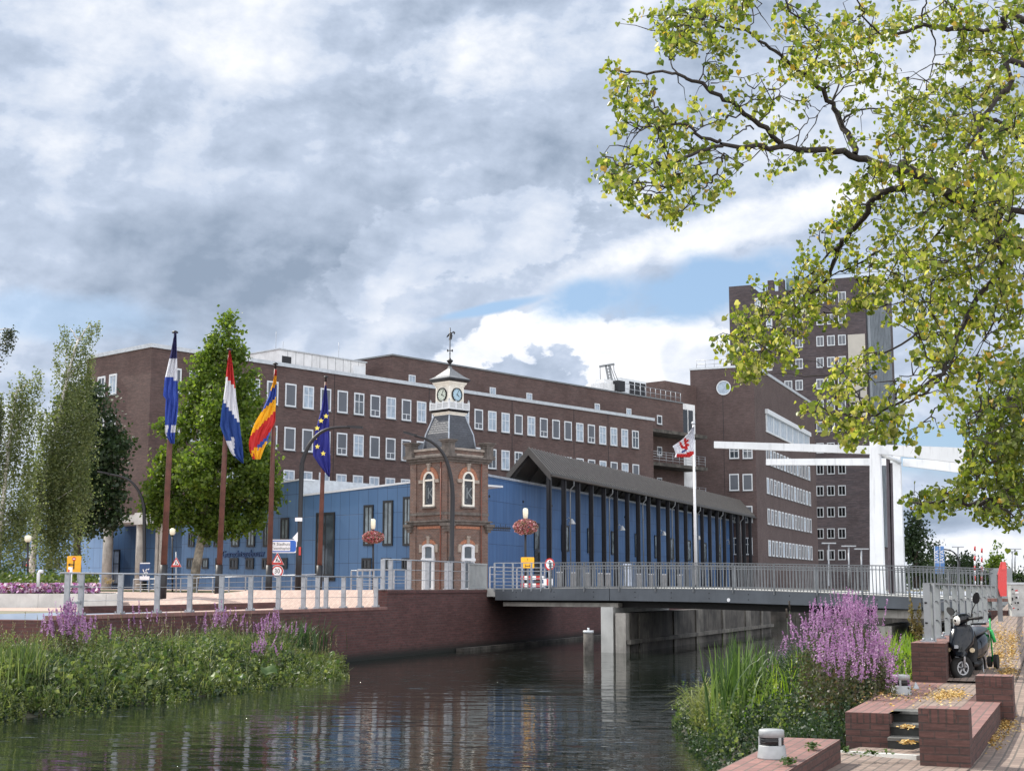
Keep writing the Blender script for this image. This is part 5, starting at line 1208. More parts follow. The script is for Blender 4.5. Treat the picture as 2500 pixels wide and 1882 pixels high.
def plain_lamp(u, vb, y, vl, label):
    b = atY(u, vb, y); o = thing('lamp_post', b, label, 'lamp post'); t = atY(u, vl + 8, y); MB().tube([b, t], .05, 8).build('pole', M['black'], o); m_ = MB(); m_.lathe([(.1, 0), (.17, .1), (.17, px(14, y)), (.05, px(17, y))], t, 12); m_.build('lamp_shade', M['lamp_glass'], o)
plain_lamp(421, 1450, 85, 1298, 'slim black lamp post with a white shade beside the pale column'); plain_lamp(68, 1440, 70, 1315, 'slim black lamp post half hidden by the hanging birch twigs')

# poster board, little pipe, planter
pb = thing('poster_board', atY(354, 1446, 84), 'standing blue poster with white dancing figures in front of the columns', 'poster'); c_ = atY(354, 1395, 84); pl = facing(c_)
m_ = MB(); m_.obox(c_ - pl.d * px(13, 84) - U * px(22, 84), pl.d * px(26, 84), pl.q * .05, U * px(44, 84)); m_.build('board', M['ink_blue'], pb)
m_ = MB(); m_.obox(c_ - pl.d * px(12, 84) - U * px(20, 84) + pl.q * .055, pl.d * px(24, 84), pl.q * .005, U * px(9, 84)); m_.obox(c_ - pl.d * px(12, 84) + U * px(19, 84) + pl.q * .055, pl.d * px(24, 84), pl.q * .005, U * px(2.5, 84))
for k in range(9):
    a = c_ + pl.q * .058 + pl.d * (rng.uniform(-.2, .2)) + U * rng.uniform(-.3, .1); b = a + pl.d * rng.uniform(-.12, .12) + U * rng.uniform(.08, .22); m_.bar(a, b, .05, .004, up=pl.q)
m_.build('print', M['sign_white'], pb); MB().bar(atY(343, 1446, 84.1), atY(343, 1376, 84.1), .06).build('leg', M['steel'], pb)
m_ = MB(); m_.tube([atY(93, 1432, 57), atY(94, 1400, 57), atY(97, 1395, 57), atY(105, 1394, 57)], .07, 8); o = m_.build('bent_pipe', M['white'], loc=atY(93, 1432, 57)); tag(o, 'small bent white pipe rising from the flower bed', 'pipe')
pn_ = thing('planter', atY(150, 1477, 56), 'long low pale concrete planter with pink petunias at the left edge', 'planter')
a, b, c_, d_ = atY(-70, 1474, 56), atY(285, 1478, 57), atY(300, 1470, 60), atY(296, 1464, 66)
def wallseg(mb, a, b, z0, z1, th=.25):
    a = Vector((a.x, a.y, z0)); b = Vector((b.x, b.y, z0)); d = (b - a); n_ = Vector((-d.y, d.x, 0)).normalized() * th; mb.prism([a, b, b + n_, a + n_], (0, 0, z1 - z0))
for (p, q_) in ((a, atY(92, 1476, 56.4)), (atY(92.6, 1476, 56.4), atY(258, 1478, 56.9)), (atY(258.6, 1478, 56.9), b), (b, c_), (c_, d_), (d_, atY(-70, 1464, 70))):
    m_ = MB(); wallseg(m_, p, q_, .96, 1.50); m_.build('concrete_segment', M['concrete_pale'], pn_)
m_ = MB(); m_.add([Vector((p.x, p.y, 1.42)) for p in (a + Vector((0, .1, 0)), b + Vector((0, .1, 0)), c_, d_, atY(-70, 1464, 70))], [(0, 1, 2, 3, 4)]); m_.build('soil', M['soil'], pn_)
pet = leafmat('petunia_flowers', [(.40, .12, .42), (.05, .09, .02), (.52, .22, .50), (.70, .6, .70), (.36, .03, .14), (.8, .76, .8), (.42, .14, .45), (.04, .07, .02), (.30, .02, .08)], trans=.2, dark=.15, nscale=.7, tint=(1.1, 1, 1.1))
npt = 3800; X = rng.uniform(-60, 243, npt); YY = rng.uniform(57.2, 62, npt); P_ = np.array([atY(x, 1440, y) for x, y in zip(X, YY)]); P_[:, 2] = 1.55 + rng.uniform(0, .34, npt); V, F = cards(P_, .15)
tag(fastmesh('petunias', V, F, pet, loc=atY(100, 1440, 59)), 'mass of pink, white and crimson petunias in the concrete planter', 'flowers', kind='stuff')
grn = leafmat('low_green_leaves', [(.05, .09, .02), (.09, .14, .03), (.14, .17, .04)], trans=.35)
npt = 6000; X = rng.uniform(-60, 240, npt); YY = rng.uniform(60, 66, npt); P_ = np.array([atY(x, 1440, y) for x, y in zip(X, YY)]); P_[:, 2] = 1.5 + rng.uniform(0, .85, npt) * (YY - 59) / 6; V, F = cards(P_, .16)
tag(fastmesh('planter_greenery', V, F, grn, loc=atY(100, 1440, 63)), 'low green shrubs behind the petunias in the planter', 'plants', kind='stuff')
# distant items
for i, (u, v0, v1, y, lab) in enumerate(((2072, 1430, 1334, 150, 'middle one of three thin pale lamp posts in front of the high rise'), (2103, 1430, 1341, 150, 'thin pale lamp post nearest the white pylon'), (2023, 1430, 1327, 150, 'tallest thin pale lamp post in front of the high rise windows'),
      (2339, 1400, 1336, 190, 'far lamp post with a double head left of the red and white masts'), (2471, 1400, 1347, 190, 'far lamp post at the right edge, shorter of the pair'), (2478, 1400, 1341, 180, 'far lamp post at the right edge, taller of the pair'))):
    o = thing('lamp_post', atY(u, v0, y), lab, 'lamp post', 'thin far lamp posts'); MB().tube([atY(u, v0, y), atY(u, v1, y)], .09, 6).build('pole', M['steel'], o); m_ = MB(); m_.box(atY(u, v1, y), (1.5, .3, .12)); m_.build('lamp_head', M['steel'], o)
for u, v1, lab in ((2380, 1333, 'tall thin red and white mast, left one of two beyond the bridge'), (2397, 1338, 'thin red and white mast, right one of two beyond the bridge')):
    o = thing('mast', atY(u, 1425, 95), lab, 'mast', 'red and white masts'); a, b = atY(u, 1430, 95), atY(u, v1, 95)
    for k in range(8): MB().tube([a.lerp(b, k / 8), a.lerp(b, (k + 1) / 8)], .06, 6).build('band', M['sign_red' if k % 2 else 'sign_white'], o)
for u, lab in ((2288, 'blue vertical banner flag with white letters, left one of the pair beyond the bridge'), (2301, 'blue vertical banner flag with white letters, right one of the pair beyond the bridge')):
    o = thing('banner_flag', atY(u, 1425, 100), lab, 'banner flag', 'blue banner flags'); MB().tube([atY(u - 6, 1430, 100), atY(u - 6, 1332, 100)], .03, 6).build('pole', M['steel'], o)
    a = atY(u - 5, 1400, 100); m_ = MB(); w_, h_ = px(11, 100), px(66, 100); m_.obox(a, (w_, 0, 0), (0, .03, 0), (0, 0, h_)); m_.build('cloth', mat('banner_blue', (.10, .22, .48), .7), o)
    text('IAVA', .42, a + Vector((w_ / 2, -.02, h_ * .62)), U, Vector((-1, 0, 0)), M['sign_white'], parent=o, depth=.002)
# square bollards and a roll-up banner under the canopy
for i, (u, y, wh) in enumerate(((1366, 88, 'nearest the round walking figure sign'), (1400, 90, 'second along from the round walking figure sign'), (1434, 92, 'third along from the round walking figure sign'), (1466, 94, 'left one of the close pair'), (1484, 96, 'right one of the close pair'), (1560, 98, 'just right of the roll up banner'), (1590, 100, 'second right of the roll up banner'), (1622, 102, 'third right of the roll up banner'), (1660, 104, 'farthest, left of the white flagpole'))):
    o = thing('bollard', atY(u, 1432, y), 'square grey bollard on the quay, ' + wh, 'bollard', 'square bollards behind the bridge railing')
    b_ = atY(u, 1436, y); MB().box(b_, (.32, .32, .95)).build('post', M['steel_dark'], o); MB().box(b_ + U * .95, (.36, .36, .06)).build('cap', M['coping'], o)
ru = thing('roll_up_banner', atY(1532, 1430, 78), 'white and pale blue roll up banner standing behind the bridge railing', 'banner'); m_ = MB(); b_ = atY(1532, 1432, 78); m_.box(b_, (.42, .06, 1.25)); m_.build('sheet', mat('pale_banner', (.55, .62, .75), .6, var=.2, scale=3), ru); m_ = MB(); m_.box(b_, (.5, .25, .06)); m_.build('foot', M['steel'], ru)
# ------------------------------------------------------------------ right bank: terrace, steps, brick seat, path
ZT, ZLND, ZPL = .27, -.12, .25
a1 = atZ(2063, 1738, ZT); a2 = atZ(2167, 1743, ZT)
tL = t_of(a1); sF = s_of(a1)                                     # left edge / front edge of the terrace
b1 = atY(2246, 1853, 14.2); b2 = atY(2371, 1856, 14.1); tB0, tB1, sB = t_of(b1), t_of(b2), s_of(b1)
tS0 = t_of(a2)                                # left side of the steps
zB = atY(2300, 1730, 14.15).z
rb_ = atY(2475, 1738, 19.4); sRB = s_of(atY(2400, 1700, 18.9))
pf1 = atZ(1746, 1882, ZPL); pf2 = atZ(1919, 1800, ZPL); pf3 = atZ(2050, 1806, ZPL); tP = (t_of(pf1) + t_of(pf2)) / 2; sP = s_of(pf2) ; tP2 = t_of(pf3)
print('terrace tL %.2f sF %.2f  bench t %.2f..%.2f s %.2f..%.2f  steps t %.2f  platform t %.2f..%.2f s %.2f' % (tL, sF, tB0, tB1, sB, sRB, tS0, tP, tP2, sP))
w1, w2 = atY(2225, 1600, 22.8), atY(2308, 1600, 22.6); tw0, tw1, sW = t_of(w1), t_of(w2), s_of(w1); zW = atY(2262, 1568, 23.0).z
def zpath(s_): return lerp([(11.2, .25), (13.6, .06), (16, .0), (19, .0), (20.5, .08), (23, .27), (28, .55), (33, .82), (38, 1.0), (46, 1.38), (56, 1.45), (400, 1.45)], s_)
def znear(p):
    s_, t_ = s_of(p), t_of(p); zz = zpath(s_)
    if s_ > 12 and t_ < tB0 + .02:
        k = min(1, (s_ - 12) / (sF - 12)); zz = min(zz, .25 + (ZLND - .25) * k)
    return zz
# near paving (to the left it meets the waterside strip)
ss_ = [-20, 0, 8, 11.2, 12.2, 13, 13.6, 14.3, 15, sF - .02]
sheet('path_paving', [-20, 0, 8, 11.2, 12.0, 12.6, 13.2, 13.8, sP - .03], [tP2 - .004, tP2 + .15, (tP2 + tB0) / 2, tB0 - .2, tB0 + .02], lambda p: znear(p) - .006, M['paving'])
sheet('path_paving', [sP - .03, 15.2, 16, 16.8, sF + .02], [tP2 - .25, (tP2 + tB0) / 2, tB0 + .02], lambda p: znear(p) - .006, M['paving'])
sheet('path_paving', [-20, 0, 8, 11.2, 13.6, 14.3, 16, 17.5, 19, 20.5, 21.5, 23, 25, 28, 30.5, 33, 35.5, 38, 42, 46, 56], [tB1 - .02, tB1 + .5, 0, 1.2, 2.6, 6, 14], lambda p: zpath(s_of(p)), M['paving'])
sheet('path_paving', [23.58, 25, 28, 30.5, 33, 35.5, 38, 42, 46, 56], [tw1 - .1, (tw1 + tB1) / 2, tB1 + .02], lambda p: zpath(s_of(p)), M['paving'])
sheet('path_paving', [-20, 0, 8, 11.2, sB + .02], [tB0, (tB0 + tB1) / 2, tB1], lambda p: zpath(s_of(p)), M['paving'])
# waterside platform with red brick edge
pl_ = thing('brick_platform', ST(sP - 2, tP, ZPL), 'low red brick waterside platform carrying the nearest bollard light', 'platform')
m_ = MB(); m_.obox(ST(-20, tP, WZ - .5), cD * (sP + 20), nD * (tP2 - tP), U * (ZPL - WZ + .5)); m_.build('base', M['brick_bench'], pl_)
m_ = MB(); m_.add([ST(-20, tP, ZPL + .004), ST(-20, tP2, ZPL + .004), ST(sP, tP2, ZPL + .004), ST(sP, tP, ZPL + .004)], [(0, 1, 2, 3)])
m_.build('paving', M['red_top'], pl_)
# fill between platform strip and landing (sloping)
kb = MB(); k1 = atZ(2011, 1836, ZLND + .07); k2 = atZ(2246, 1850, .03); kb.bar(k1, k2, .10, .06); o = kb.build('kerb', M['concrete_pale'], loc=k1); tag(o, 'pale stone edging strip at the foot of the brick steps', 'kerb')
# terrace body
tr = thing('brick_terrace', ST(sF, tL, ZLND), 'raised brick terrace with red brick edges, steps and a pile of yellow leaves on top', 'terrace')
m_ = MB(); zb_ = WZ - .5
m_.obox(ST(sF, tL, zb_), nD * (tS0 - tL), cD * .45, U * (ZT - zb_)); m_.obox(ST(sF + .452, tL, zb_), nD * (tB1 - tL - .02), cD * (23.6 - sF), U * (ZT - zb_ - .004)); m_.build('wall', M['brick_bench'], tr)
m_ = MB(); m_.obox(ST(sF - .004, tL + .05, ZT - .115), nD * (tS0 - tL - .02), cD * .0035, U * .115); m_.build('rowlock_course', M['brick_row'], tr)
m_ = MB()
def flatp(mb, s0, s1, t0, t1, z): mb.add([ST(s0, t0, z), ST(s0, t1, z), ST(s1, t1, z), ST(s1, t0, z)], [(0, 1, 2, 3)])
flatp(m_, sF, 23.6, tL, tL + .62, ZT + .003); flatp(m_, sF, sF + .45, tL + .62, tS0, ZT + .003); m_.build('edge_paving', M['red_top'], tr)
m_ = MB(); flatp(m_, sF + .45, 23.6, tL + .62, tB0 + .05, ZT + .002); m_.build('terrace_paving', M['paving'], tr)
m_ = MB(); flatp(m_, sB + .36, sRB, tB0 + .05, tB1, ZT + .006)
m_.obox(ST(sB + .36, tB0 + .05, zb_), nD * (tB1 - tB0 - .05), cD * .01, U * .01); m_.build('seat_top', M['red_top'], tr)
m_ = MB(); m_.obox(ST(sB + .36, tB0 + .05, -.3), nD * (tB1 - tB0 - .06), cD * (sRB - sB + .3), U * (ZT + .3)); m_.build('seat_wall', M['brick_bench'], tr)
for k, (z_, ds_) in enumerate(((ZT, .0), (ZT - .13, .30), (ZT - .26, .60))):
    m_ = MB(); m_.obox(ST(sF + .42 - ds_ - .02, tS0 + .003, -.6), nD * (tB0 - tS0 + .3), cD * .33, U * (z_ + .6 - .03)); o = m_.build('step', mat('dark_step_stone', (.030, .032, .030), .85, var=.5, scale=6), tr)
    m_ = MB(); m_.obox(ST(sF + .40 - ds_ - .02, tS0 + .003, z_ - .03), nD * (tB0 - tS0 + .3), cD * .34, U * .034); m_.build('tread', mat('worn_step_tread', (.13, .13, .12), .9, var=.4, scale=6, stain=.4), o)
def brick_block(s0, ln, t0, t1, z0, z1, lab):
    o = thing('brick_block', ST(s0, (t0 + t1) / 2, z0), lab, 'brick block'); m_ = MB(); m_.obox(ST(s0, t0, z0 - .2), nD * (t1 - t0), cD * ln, U * (z1 - z0 + .2)); m_.build('body', M['brick_bench'], o)
    m_ = MB(); w_ = t1 - t0; m_.obox(ST(s0 - .006, t0 + w_ * .2, z1 - .13), nD * (w_ * .55), cD * .0055, U * .125); m_.build('rowlock_course', M['brick_row'], o)
    m_ = MB(); flatp(m_, s0, s0 + ln, t0, t1, z1 + .004); m_.build('top', M['red_top'], o)
brick_block(sB, .36, tB0, tB1, 0, zB, 'short red brick block at the near end of the seat, tallest in the foreground')
zRB = atY(2425, 1650, 18.9).z
brick_block(sRB, .45, t_of(atY(2382, 1690, 18.9)), t_of(atY(2472, 1690, 18.7)), 0, zRB, 'short red brick block at the far end of the seat in front of the scooter')
# parapet with the wide steel posts
pw = thing('parapet_wall', ST(sW, tw1, .27), 'dark brown brick parapet wall under the wide steel posts on the right bank', 'wall')
m_ = MB(); m_.obox(ST(sW, tw0, zb_), nD * (tw1 - tw0), cD * 14.5, U * (zW - zb_)); m_.build('wall', M['brick_bench'], pw)
m_ = MB(); flatp(m_, sW - .01, sW + 14.5, tw0 - .01, tw1 + .01, zW + .004); m_.build('top', M['red_top'], pw)
pr2_ = thing('railing', ST(sW, tw0, zW), 'row of wide grey steel posts with a flat top rail on the right bank parapet', 'railing')
PP = Plane(atY(2264, 1560, 23.0), cD); u_posts = [2264, 2291, 2312, 2331, 2349, 2365, 2379, 2393, 2405, 2417, 2428]
spo_ = [PP.st(u, 1500)[0] for u in u_posts]; print('post spacing', [round(b - a, 2) for a, b in zip(spo_, spo_[1:])])
spo_ = [spo_[0] + (spo_[-1] - spo_[0]) * k / 10 * (1.0) for k in range(11)] if max(b - a for a, b in zip(spo_, spo_[1:])) < 2.2 * min(b - a for a, b in zip(spo_, spo_[1:])) else spo_
fd_ = dirv(55)
for k, s_ in enumerate(spo_):
    b = PP.P(s_, zW + .006); m_ = MB(); h_ = .90 if k else .93; m_.box(b, (.03, .11, h_), fd_ if k else dirv(20))
    if k == 0: m_.box(b + nD * .085 + cD * .03, (.03, .10, h_), dirv(75))
    m_.build('post', M['grey_slats'], pr2_)
    bb_ = MB(); bb_.box(b, (.24, .22, .022), cD)
    for a_ in (-.08, .08): bb_.lathe([(.016, .02), (.016, .06)], b + cD * a_ - nD * .07, 6); bb_.lathe([(.016, .02), (.016, .06)], b + cD * a_ + nD * .07, 6)
    bb_.build('foot_plate', M['steel'], pr2_)
    hb = MB(); q_ = Vector((-fd_.y, fd_.x, 0))
    for z_ in (.30, .62): hb.tube([b + U * z_ - fd_ * .045 , b + U * z_ + fd_ * .045], .016, 6)
    hb.build('bolt', M['black'], pr2_)
m_ = MB(); m_.bar(PP.P(spo_[0] - .02, zW + .93), PP.P(spo_[-1] + .3, zW + .91), .10, .025); m_.build('top_rail', M['grey_slats'], pr2_)
for z_ in (.30, .62): m_ = MB(); m_.tube([PP.P(spo_[0], zW + z_), PP.P(spo_[-1], zW + z_)], .005, 4); m_.build('cable', M['steel'], pr2_)
# end pier with lifebuoy case, cabinet
o = thing('brick_pier', atY(2458, 1520, 37), 'low dark brick pier behind the red lifebuoy case', 'brick pier'); m_ = MB(); p = atY(2456, 1518, 37); p.z = .7; m_.box(p, (.5, .9, 1.75 - .022 * 37 + .22 - .7), cD); m_.build('body', M['brick_bench'], o)
m_ = MB(); m_.box(Vector((p.x, p.y, atY(2456, 1468, 37).z)), (.6, 1.0, .08), cD); m_.build('cap', M['red_top'], o)
lb = thing('lifebuoy_case', atY(2439, 1525, 34.5), 'bright red lifebuoy case on a grey post at the end of the right railing', 'lifebuoy case')
y = 34.5; MB().box(Vector((atY(2442, 1500, y).x, y, .85)), (.09, .09, 1.2)).build('post', M['steel_dark'], lb)
yy = y - .12; poly = [atY(u, v, yy) for u, v in ((2437, 1399), (2445, 1371), (2455, 1371), (2458, 1383), (2458, 1455), (2443, 1455), (2437, 1436))]
m_ = MB(); m_.prism(poly, Vector((.05, .20, 0))); m_.build('case', mat('lifebuoy_red', (.62, .03, .03), .3, var=.06, coat=.3), lb)
m_ = MB(); m_.prism([atY(u, v, yy - .012) for u, v in ((2444, 1390), (2447, 1374), (2455, 1374), (2456, 1390))], Vector((0, .011, 0))); m_.build('lid', mat('lifebuoy_red_light', (.75, .08, .07), .25), lb)
cb_ = thing('cabinet', atY(2480, 1507, 37), 'pale grey utility cabinet covered in small stickers at the right edge', 'cabinet')
p = atY(2484, 1506, 36.5); hgt = px(78, 36.5); m_ = MB(); m_.box(p, (px(33, 36.5), .35, hgt), (1, -.1, 0)); m_.build('body', mat('cabinet_grey', (.42, .43, .42), .5, var=.15, scale=6), cb_); m_ = MB(); m_.box(p + U * hgt, (px(36, 36.5), .40, .05), (1, -.1, 0)); m_.build('lid', M['coping'], cb_)
p2 = atY(2520, 1504, 37.2); MB().box(p2, (.35, .35, hgt * .95)).build('side_box', M['steel_dark'], cb_)
stk = [('sign_black', 2472, 1438, 4, 4), ('sign_red', 2482, 1441, 5, 3.5), ('sign_white', 2483, 1446, 7, 3), ('sign_black', 2474, 1449, 6, 1.5), ('sign_white', 2483, 1457, 6, 6), ('sign_black', 2482, 1458, 5, 6), ('sign_black', 2472, 1462, 3, 8), ('sign_black', 2486, 1471, 4, 5), ('sign_red', 2475, 1484, 4, 2.5), ('sign_black', 2486, 1487, 3.5, 3), ('sign_black', 2479, 1471, 2.5, 4), ('sign_black', 2470, 1474, 2.5, 3)]
for mm, u, v, w_, h_ in stk:
    c_ = atY(u, v, 36.25); m_ = MB(); m_.obox(c_ - Vector((px(w_, 36) / 2, 0, px(h_, 36) / 2)), (px(w_, 36), -.01 * w_ / 10, 0), (0, .02, 0), (0, 0, px(h_, 36))); m_.build('sticker', M[mm], cb_)
# bollard lights
def bollard_light(c, k, lab, rot=0.0):
    o = thing('bollard_light', c, lab, 'bollard light'); g_ = mat('light_grey_cast_metal', (.36, .38, .39), .5, metal=.1, var=.12, scale=9, stain=.1)
    MB().lathe([(.185 * k, 0), (.183 * k, .012), (.165 * k, .155 * k), (.160 * k, .165 * k)], c, 32).build('base', g_, o)
    MB().lathe([(.150 * k, .165 * k), (.148 * k, .270 * k)], c, 28).build('lens', mat('dark_louvre', (.015, .016, .017), .3), o)
    m_ = MB(); m_.lathe([(.160 * k, .262 * k), (.158 * k, .340 * k), (.150 * k, .352 * k), (.0, .358 * k)], c, 32); m_.build('cap', g_, o)
    m_ = MB()
    for a in (20, 140, 260): d = dirv(a + rot); m_.box(c + d * .155 * k + U * .163 * k, (.018 * k, .035 * k, .102 * k), d)
    m_.build('strut', g_, o)
    m_ = MB(); m_.lathe([(.152 * k, .20 * k), (.156 * k, .203 * k), (.152 * k, .206 * k)], c, 28); m_.lathe([(.152 * k, .232 * k), (.156 * k, .235 * k), (.152 * k, .238 * k)], c, 28); m_.build('louvre', M['black'], o)
c1 = atZ(1885, 1850, ZPL + .005); bollard_light(c1, px(70, c1.y) / .37, 'round grey bollard light on the red brick platform nearest to the viewer', 10)
c2 = atZ(2201, 1695, ZT + .005); bollard_light(c2, px(49, c2.y) / .37, 'round grey bollard light on the raised terrace beside the purple flowers', 60)
p = atZ(2236, 1680, ZT + .005); m_ = MB(); h = px(16, p.y); w_ = px(7, p.y); m_.add([p + Vector((-w_, -w_, 0)), p + Vector((w_, -w_, 0)), p + Vector((w_, w_, 0)), p + Vector((-w_, w_, 0)), p + U * h], [(0, 1, 4), (1, 2, 4), (2, 3, 4), (3, 0, 4), (3, 2, 1, 0)]); o = m_.build('metal_cone', M['steel'], loc=p); tag(o, 'tiny pointed metal cap on the paving beside the farther bollard light', 'metal cap')

# ------------------------------------------------------------------ motor scooter
sc_o = atZ(2349, 1662, ZT); so = thing('motor_scooter', sc_o, 'dark blue black motor scooter with raised mirrors parked against the brick parapet', 'scooter')
HD = dirv(211); RT = Vector((-HD.y, HD.x, 0))      # forward / to its left hand side
SCL = .98
def sx(x, y, z, steer=0.0): # x to scooter's left, y forward (front axle at 0), z up
    return sc_o + (RT * x + HD * y + U * z) * SCL
def smb(): return MB()
paint = mat('scooter_dark_paint', (.004, .006, .010), .12, var=.3, coat=.15, spec=.35); plast = mat('scooter_black_plastic', (.006, .006, .007), .6, spec=.4); rub = mat('tyre_rubber', (.012, .012, .012), .8); chrome = mat('chrome', (.75, .76, .78), .15, metal=1.0, var=.05); alloy = mat('alloy_rim', (.45, .46, .48), .35, metal=.6); seatm = mat('grey_seat_vinyl', (.06, .07, .085), .45, spec=.5)
def wheel(cy, R_, steer, w_=.11, par=None, nm='wheel'):
    c = sx(0, cy, R_); st = R(steer); fw = HD * math.cos(st) + RT * math.sin(st); ax = Vector((-fw.y, fw.x, 0)); m_ = MB(); n = 28; k = 8; vs = []; fs = []
    for i in range(n):
        a = 2 * math.pi * i / n; r_ = fw * math.cos(a) + U * math.sin(a)
        for j in range(k):
            b = 2 * math.pi * j / k; vs.append(c + r_ * (R_ - w_ * .5 + w_ * .5 * math.cos(b)) + ax * (w_ * .5 * math.sin(b)))
    for i in range(n):
        for j in range(k): fs.append((i * k + j, i * k + (j + 1) % k, ((i + 1) % n) * k + (j + 1) % k, ((i + 1) % n) * k + j))
    m_.add(vs, fs, True); wo = m_.build(nm, rub, so); m_ = MB(); ri = R_ - w_ * .95
    pl = Plane(c, fw); pl.d = fw; pl.q = ax
    disc(m_, c, ri * .86, ri * 1.06, pl, -w_ * .35, w_ * .7, 28); cdisc(m_, c, ri * .2, pl, -w_ * .5, w_, 12)
    for j in range(5):
        a = 2 * math.pi * j / 5 + .3; r_ = fw * math.cos(a) + U * math.sin(a); m_.bar(c + r_ * ri * .1, c + r_ * ri * .92, ri * .24, w_ * .45, up=ax)
    m_.build('rim', alloy, wo); return wo
wheel(0, .21, -38); wheel(-1.27, .21, 0, .12)
# loft: closed surface through cross sections (list of (centre xyz, half width, half height)) 
def loft(secs, m_, nm, par=so, n=14, sq_=.7, axis='y'):
    mb = MB(); vs = []
    for (x, y, z, hw, hh) in secs:
        for k in range(n):
            a = 2 * math.pi * k / n; ca, sa = math.cos(a), math.sin(a); ca = math.copysign(abs(ca) ** sq_, ca); sa = math.copysign(abs(sa) ** sq_, sa)
            vs.append(sx(x + hw * ca, y, z + hh * sa) if axis == 'y' else sx(x + hw * ca, y + hh * sa, z))
    fs = []
    for i in range(len(secs) - 1):
        for k in range(n): fs.append((i * n + k, i * n + (k + 1) % n, (i + 1) * n + (k + 1) % n, (i + 1) * n + k))
    fs += [tuple(range(n)), tuple((len(secs) - 1) * n + k for k in reversed(range(n)))]
    mb.add(vs, fs, True); return mb.build(nm, m_, par)
loft([(0, .05, .40, .09, .10), (0, .0, .50, .13, .16), (0, -.06, .60, .19, .17), (0, -.11, .72, .20, .14), (0, -.15, .82, .18, .11), (0, -.18, .90, .12, .07)], paint, 'front_apron', axis='z')
loft([(0, -.20, .30, .20, .05), (0, -.20, .45, .23, .05), (0, -.23, .62, .22, .05), (0, -.25, .80, .17, .05)], plast, 'leg_shield', axis='z')
loft([(0, .20, .40, .05, .02), (0, .12, .47, .08, .05), (0, 0, .50, .09, .05), (0, -.12, .47, .08, .05), (0, -.20, .40, .06, .03)], paint, 'front_mudguard')
loft([(0, -.18, .27, .17, .05), (0, -.45, .25, .18, .05), (0, -.75, .26, .17, .06)], plast, 'floorboard')
loft([(0, -.62, .42, .10, .16), (0, -.78, .48, .16, .20), (0, -1.05, .55, .19, .20), (0, -1.35, .62, .17, .15), (0, -1.62, .68, .09, .07)], paint, 'rear_body')
loft([(0, -.60, .70, .08, .03), (0, -.72, .745, .14, .05), (0, -1.0, .775, .155, .055), (0, -1.3, .80, .15, .05), (0, -1.5, .81, .08, .03)], seatm, 'seat')
m_ = MB(); st = R(-38); fw_ = HD * math.cos(st) + RT * math.sin(st); ax_ = Vector((-fw_.y, fw_.x, 0)); ca_ = sx(0, 0, .21)
for s_ in (-.075, .075): m_.tube([ca_ + ax_ * s_, ca_ + ax_ * s_ * .9 + U * .22 - HD * .03, ca_ + ax_ * s_ * .7 + U * .42 - HD * .07], [.018, .022, .025], 8)
m_.build('fork', alloy, so)
# handlebar unit turned with the wheel
hb_ = sx(0, -.20, .98)
def hx(a, f, z): return hb_ + (ax_ * a + fw_ * f + U * z) * SCL
m_ = MB(); m_.tube([sx(0, -.17, .85), hb_], .05, 8); m_.tube([hx(-.33, -.10, .04), hx(-.2, -.04, .02), hx(0, 0, .0), hx(.2, -.04, .02), hx(.33, -.10, .04)], [.017, .02, .035, .02, .017], 8); m_.build('handlebar', plast, so)
for s_ in (-1, 1): MB().tube([hx(s_ * .24, -.06, .025), hx(s_ * .36, -.11, .04)], .024, 8).build('grip', rub, so)
def loftw(pts, m_, nm):    # ellipse sections (centre, hw along bar, hh up), swept along fw
    mb = MB(); n = 12; vs = []
    for (f, z, hw, hh) in pts:
        for k in range(n): a = 2 * math.pi * k / n; vs.append(hx(hw * math.cos(a), f, z + hh * math.sin(a)))
    fs = [(i * n + k, i * n + (k + 1) % n, (i + 1) * n + (k + 1) % n, (i + 1) * n + k) for i in range(len(pts) - 1) for k in range(n)]
    fs += [tuple(range(n)), tuple((len(pts) - 1) * n + k for k in reversed(range(n)))]; mb.add(vs, fs, True); return mb.build(nm, m_, so)
loftw([(-.12, .03, .08, .04), (-.02, .03, .14, .085), (.08, .0, .11, .10), (.11, -.01, .09, .085)], paint, 'headset')
loftw([(.10, -.01, .085, .08), (.135, -.015, .07, .07), (.15, -.02, .03, .03)], mat('headlight_glass', (.70, .68, .62), .12, spec=.9, coat=.5, var=.15, scale=20), 'headlight')
for s_, (dx_, dz_) in ((1, (.13, .25)), (-1, (-.10, .07))):
    m_ = MB(); b0 = hx(s_ * .17, -.04, .03); b1 = b0 + U * .12 + ax_ * dx_ * .2; b2 = hx(s_ * .17, -.04, .03) + ax_ * dx_ + U * (dz_); m_.tube([b0, b1, b2], .008, 6); mo_ = m_.build('mirror', plast, so)
    q_ = (HD * .8 - RT * .2).normalized(); sd = Vector((-q_.y, q_.x, 0)); c_ = b2; tip = (ax_ * s_ * .35 + U).normalized() if s_ > 0 else (ax_ * s_ * .9 + U * .5).normalized(); wd_ = tip.cross(q_).normalized()
    poly = []
    for k in range(14):
        a = 2 * math.pi * k / 14; r1 = .095 * (1 + .15 * math.cos(a)); poly.append(c_ + tip * (.06 + r1 * math.cos(a)) + wd_ * (.055 * math.sin(a)))
    m_ = MB(); m_.prism(poly, q_ * .03); m_.build('mirror_head', plast, mo_)
for s_ in (-1, 1):
    c_ = sx(s_ * .19, .0, .50); pl = Plane(c_, (0, 0, 0)) if False else None
    m_ = MB(); P0 = c_; n_ = HD; e1 = RT; m_.prism([P0 + e1 * (.037 * math.cos(2 * math.pi * k / 12)) + U * (.037 * math.sin(2 * math.pi * k / 12)) for k in range(12)], n_ * .04); o_ = m_.build('indicator', mat('indicator_lens', (.75, .62, .42), .2, spec=.8), so)
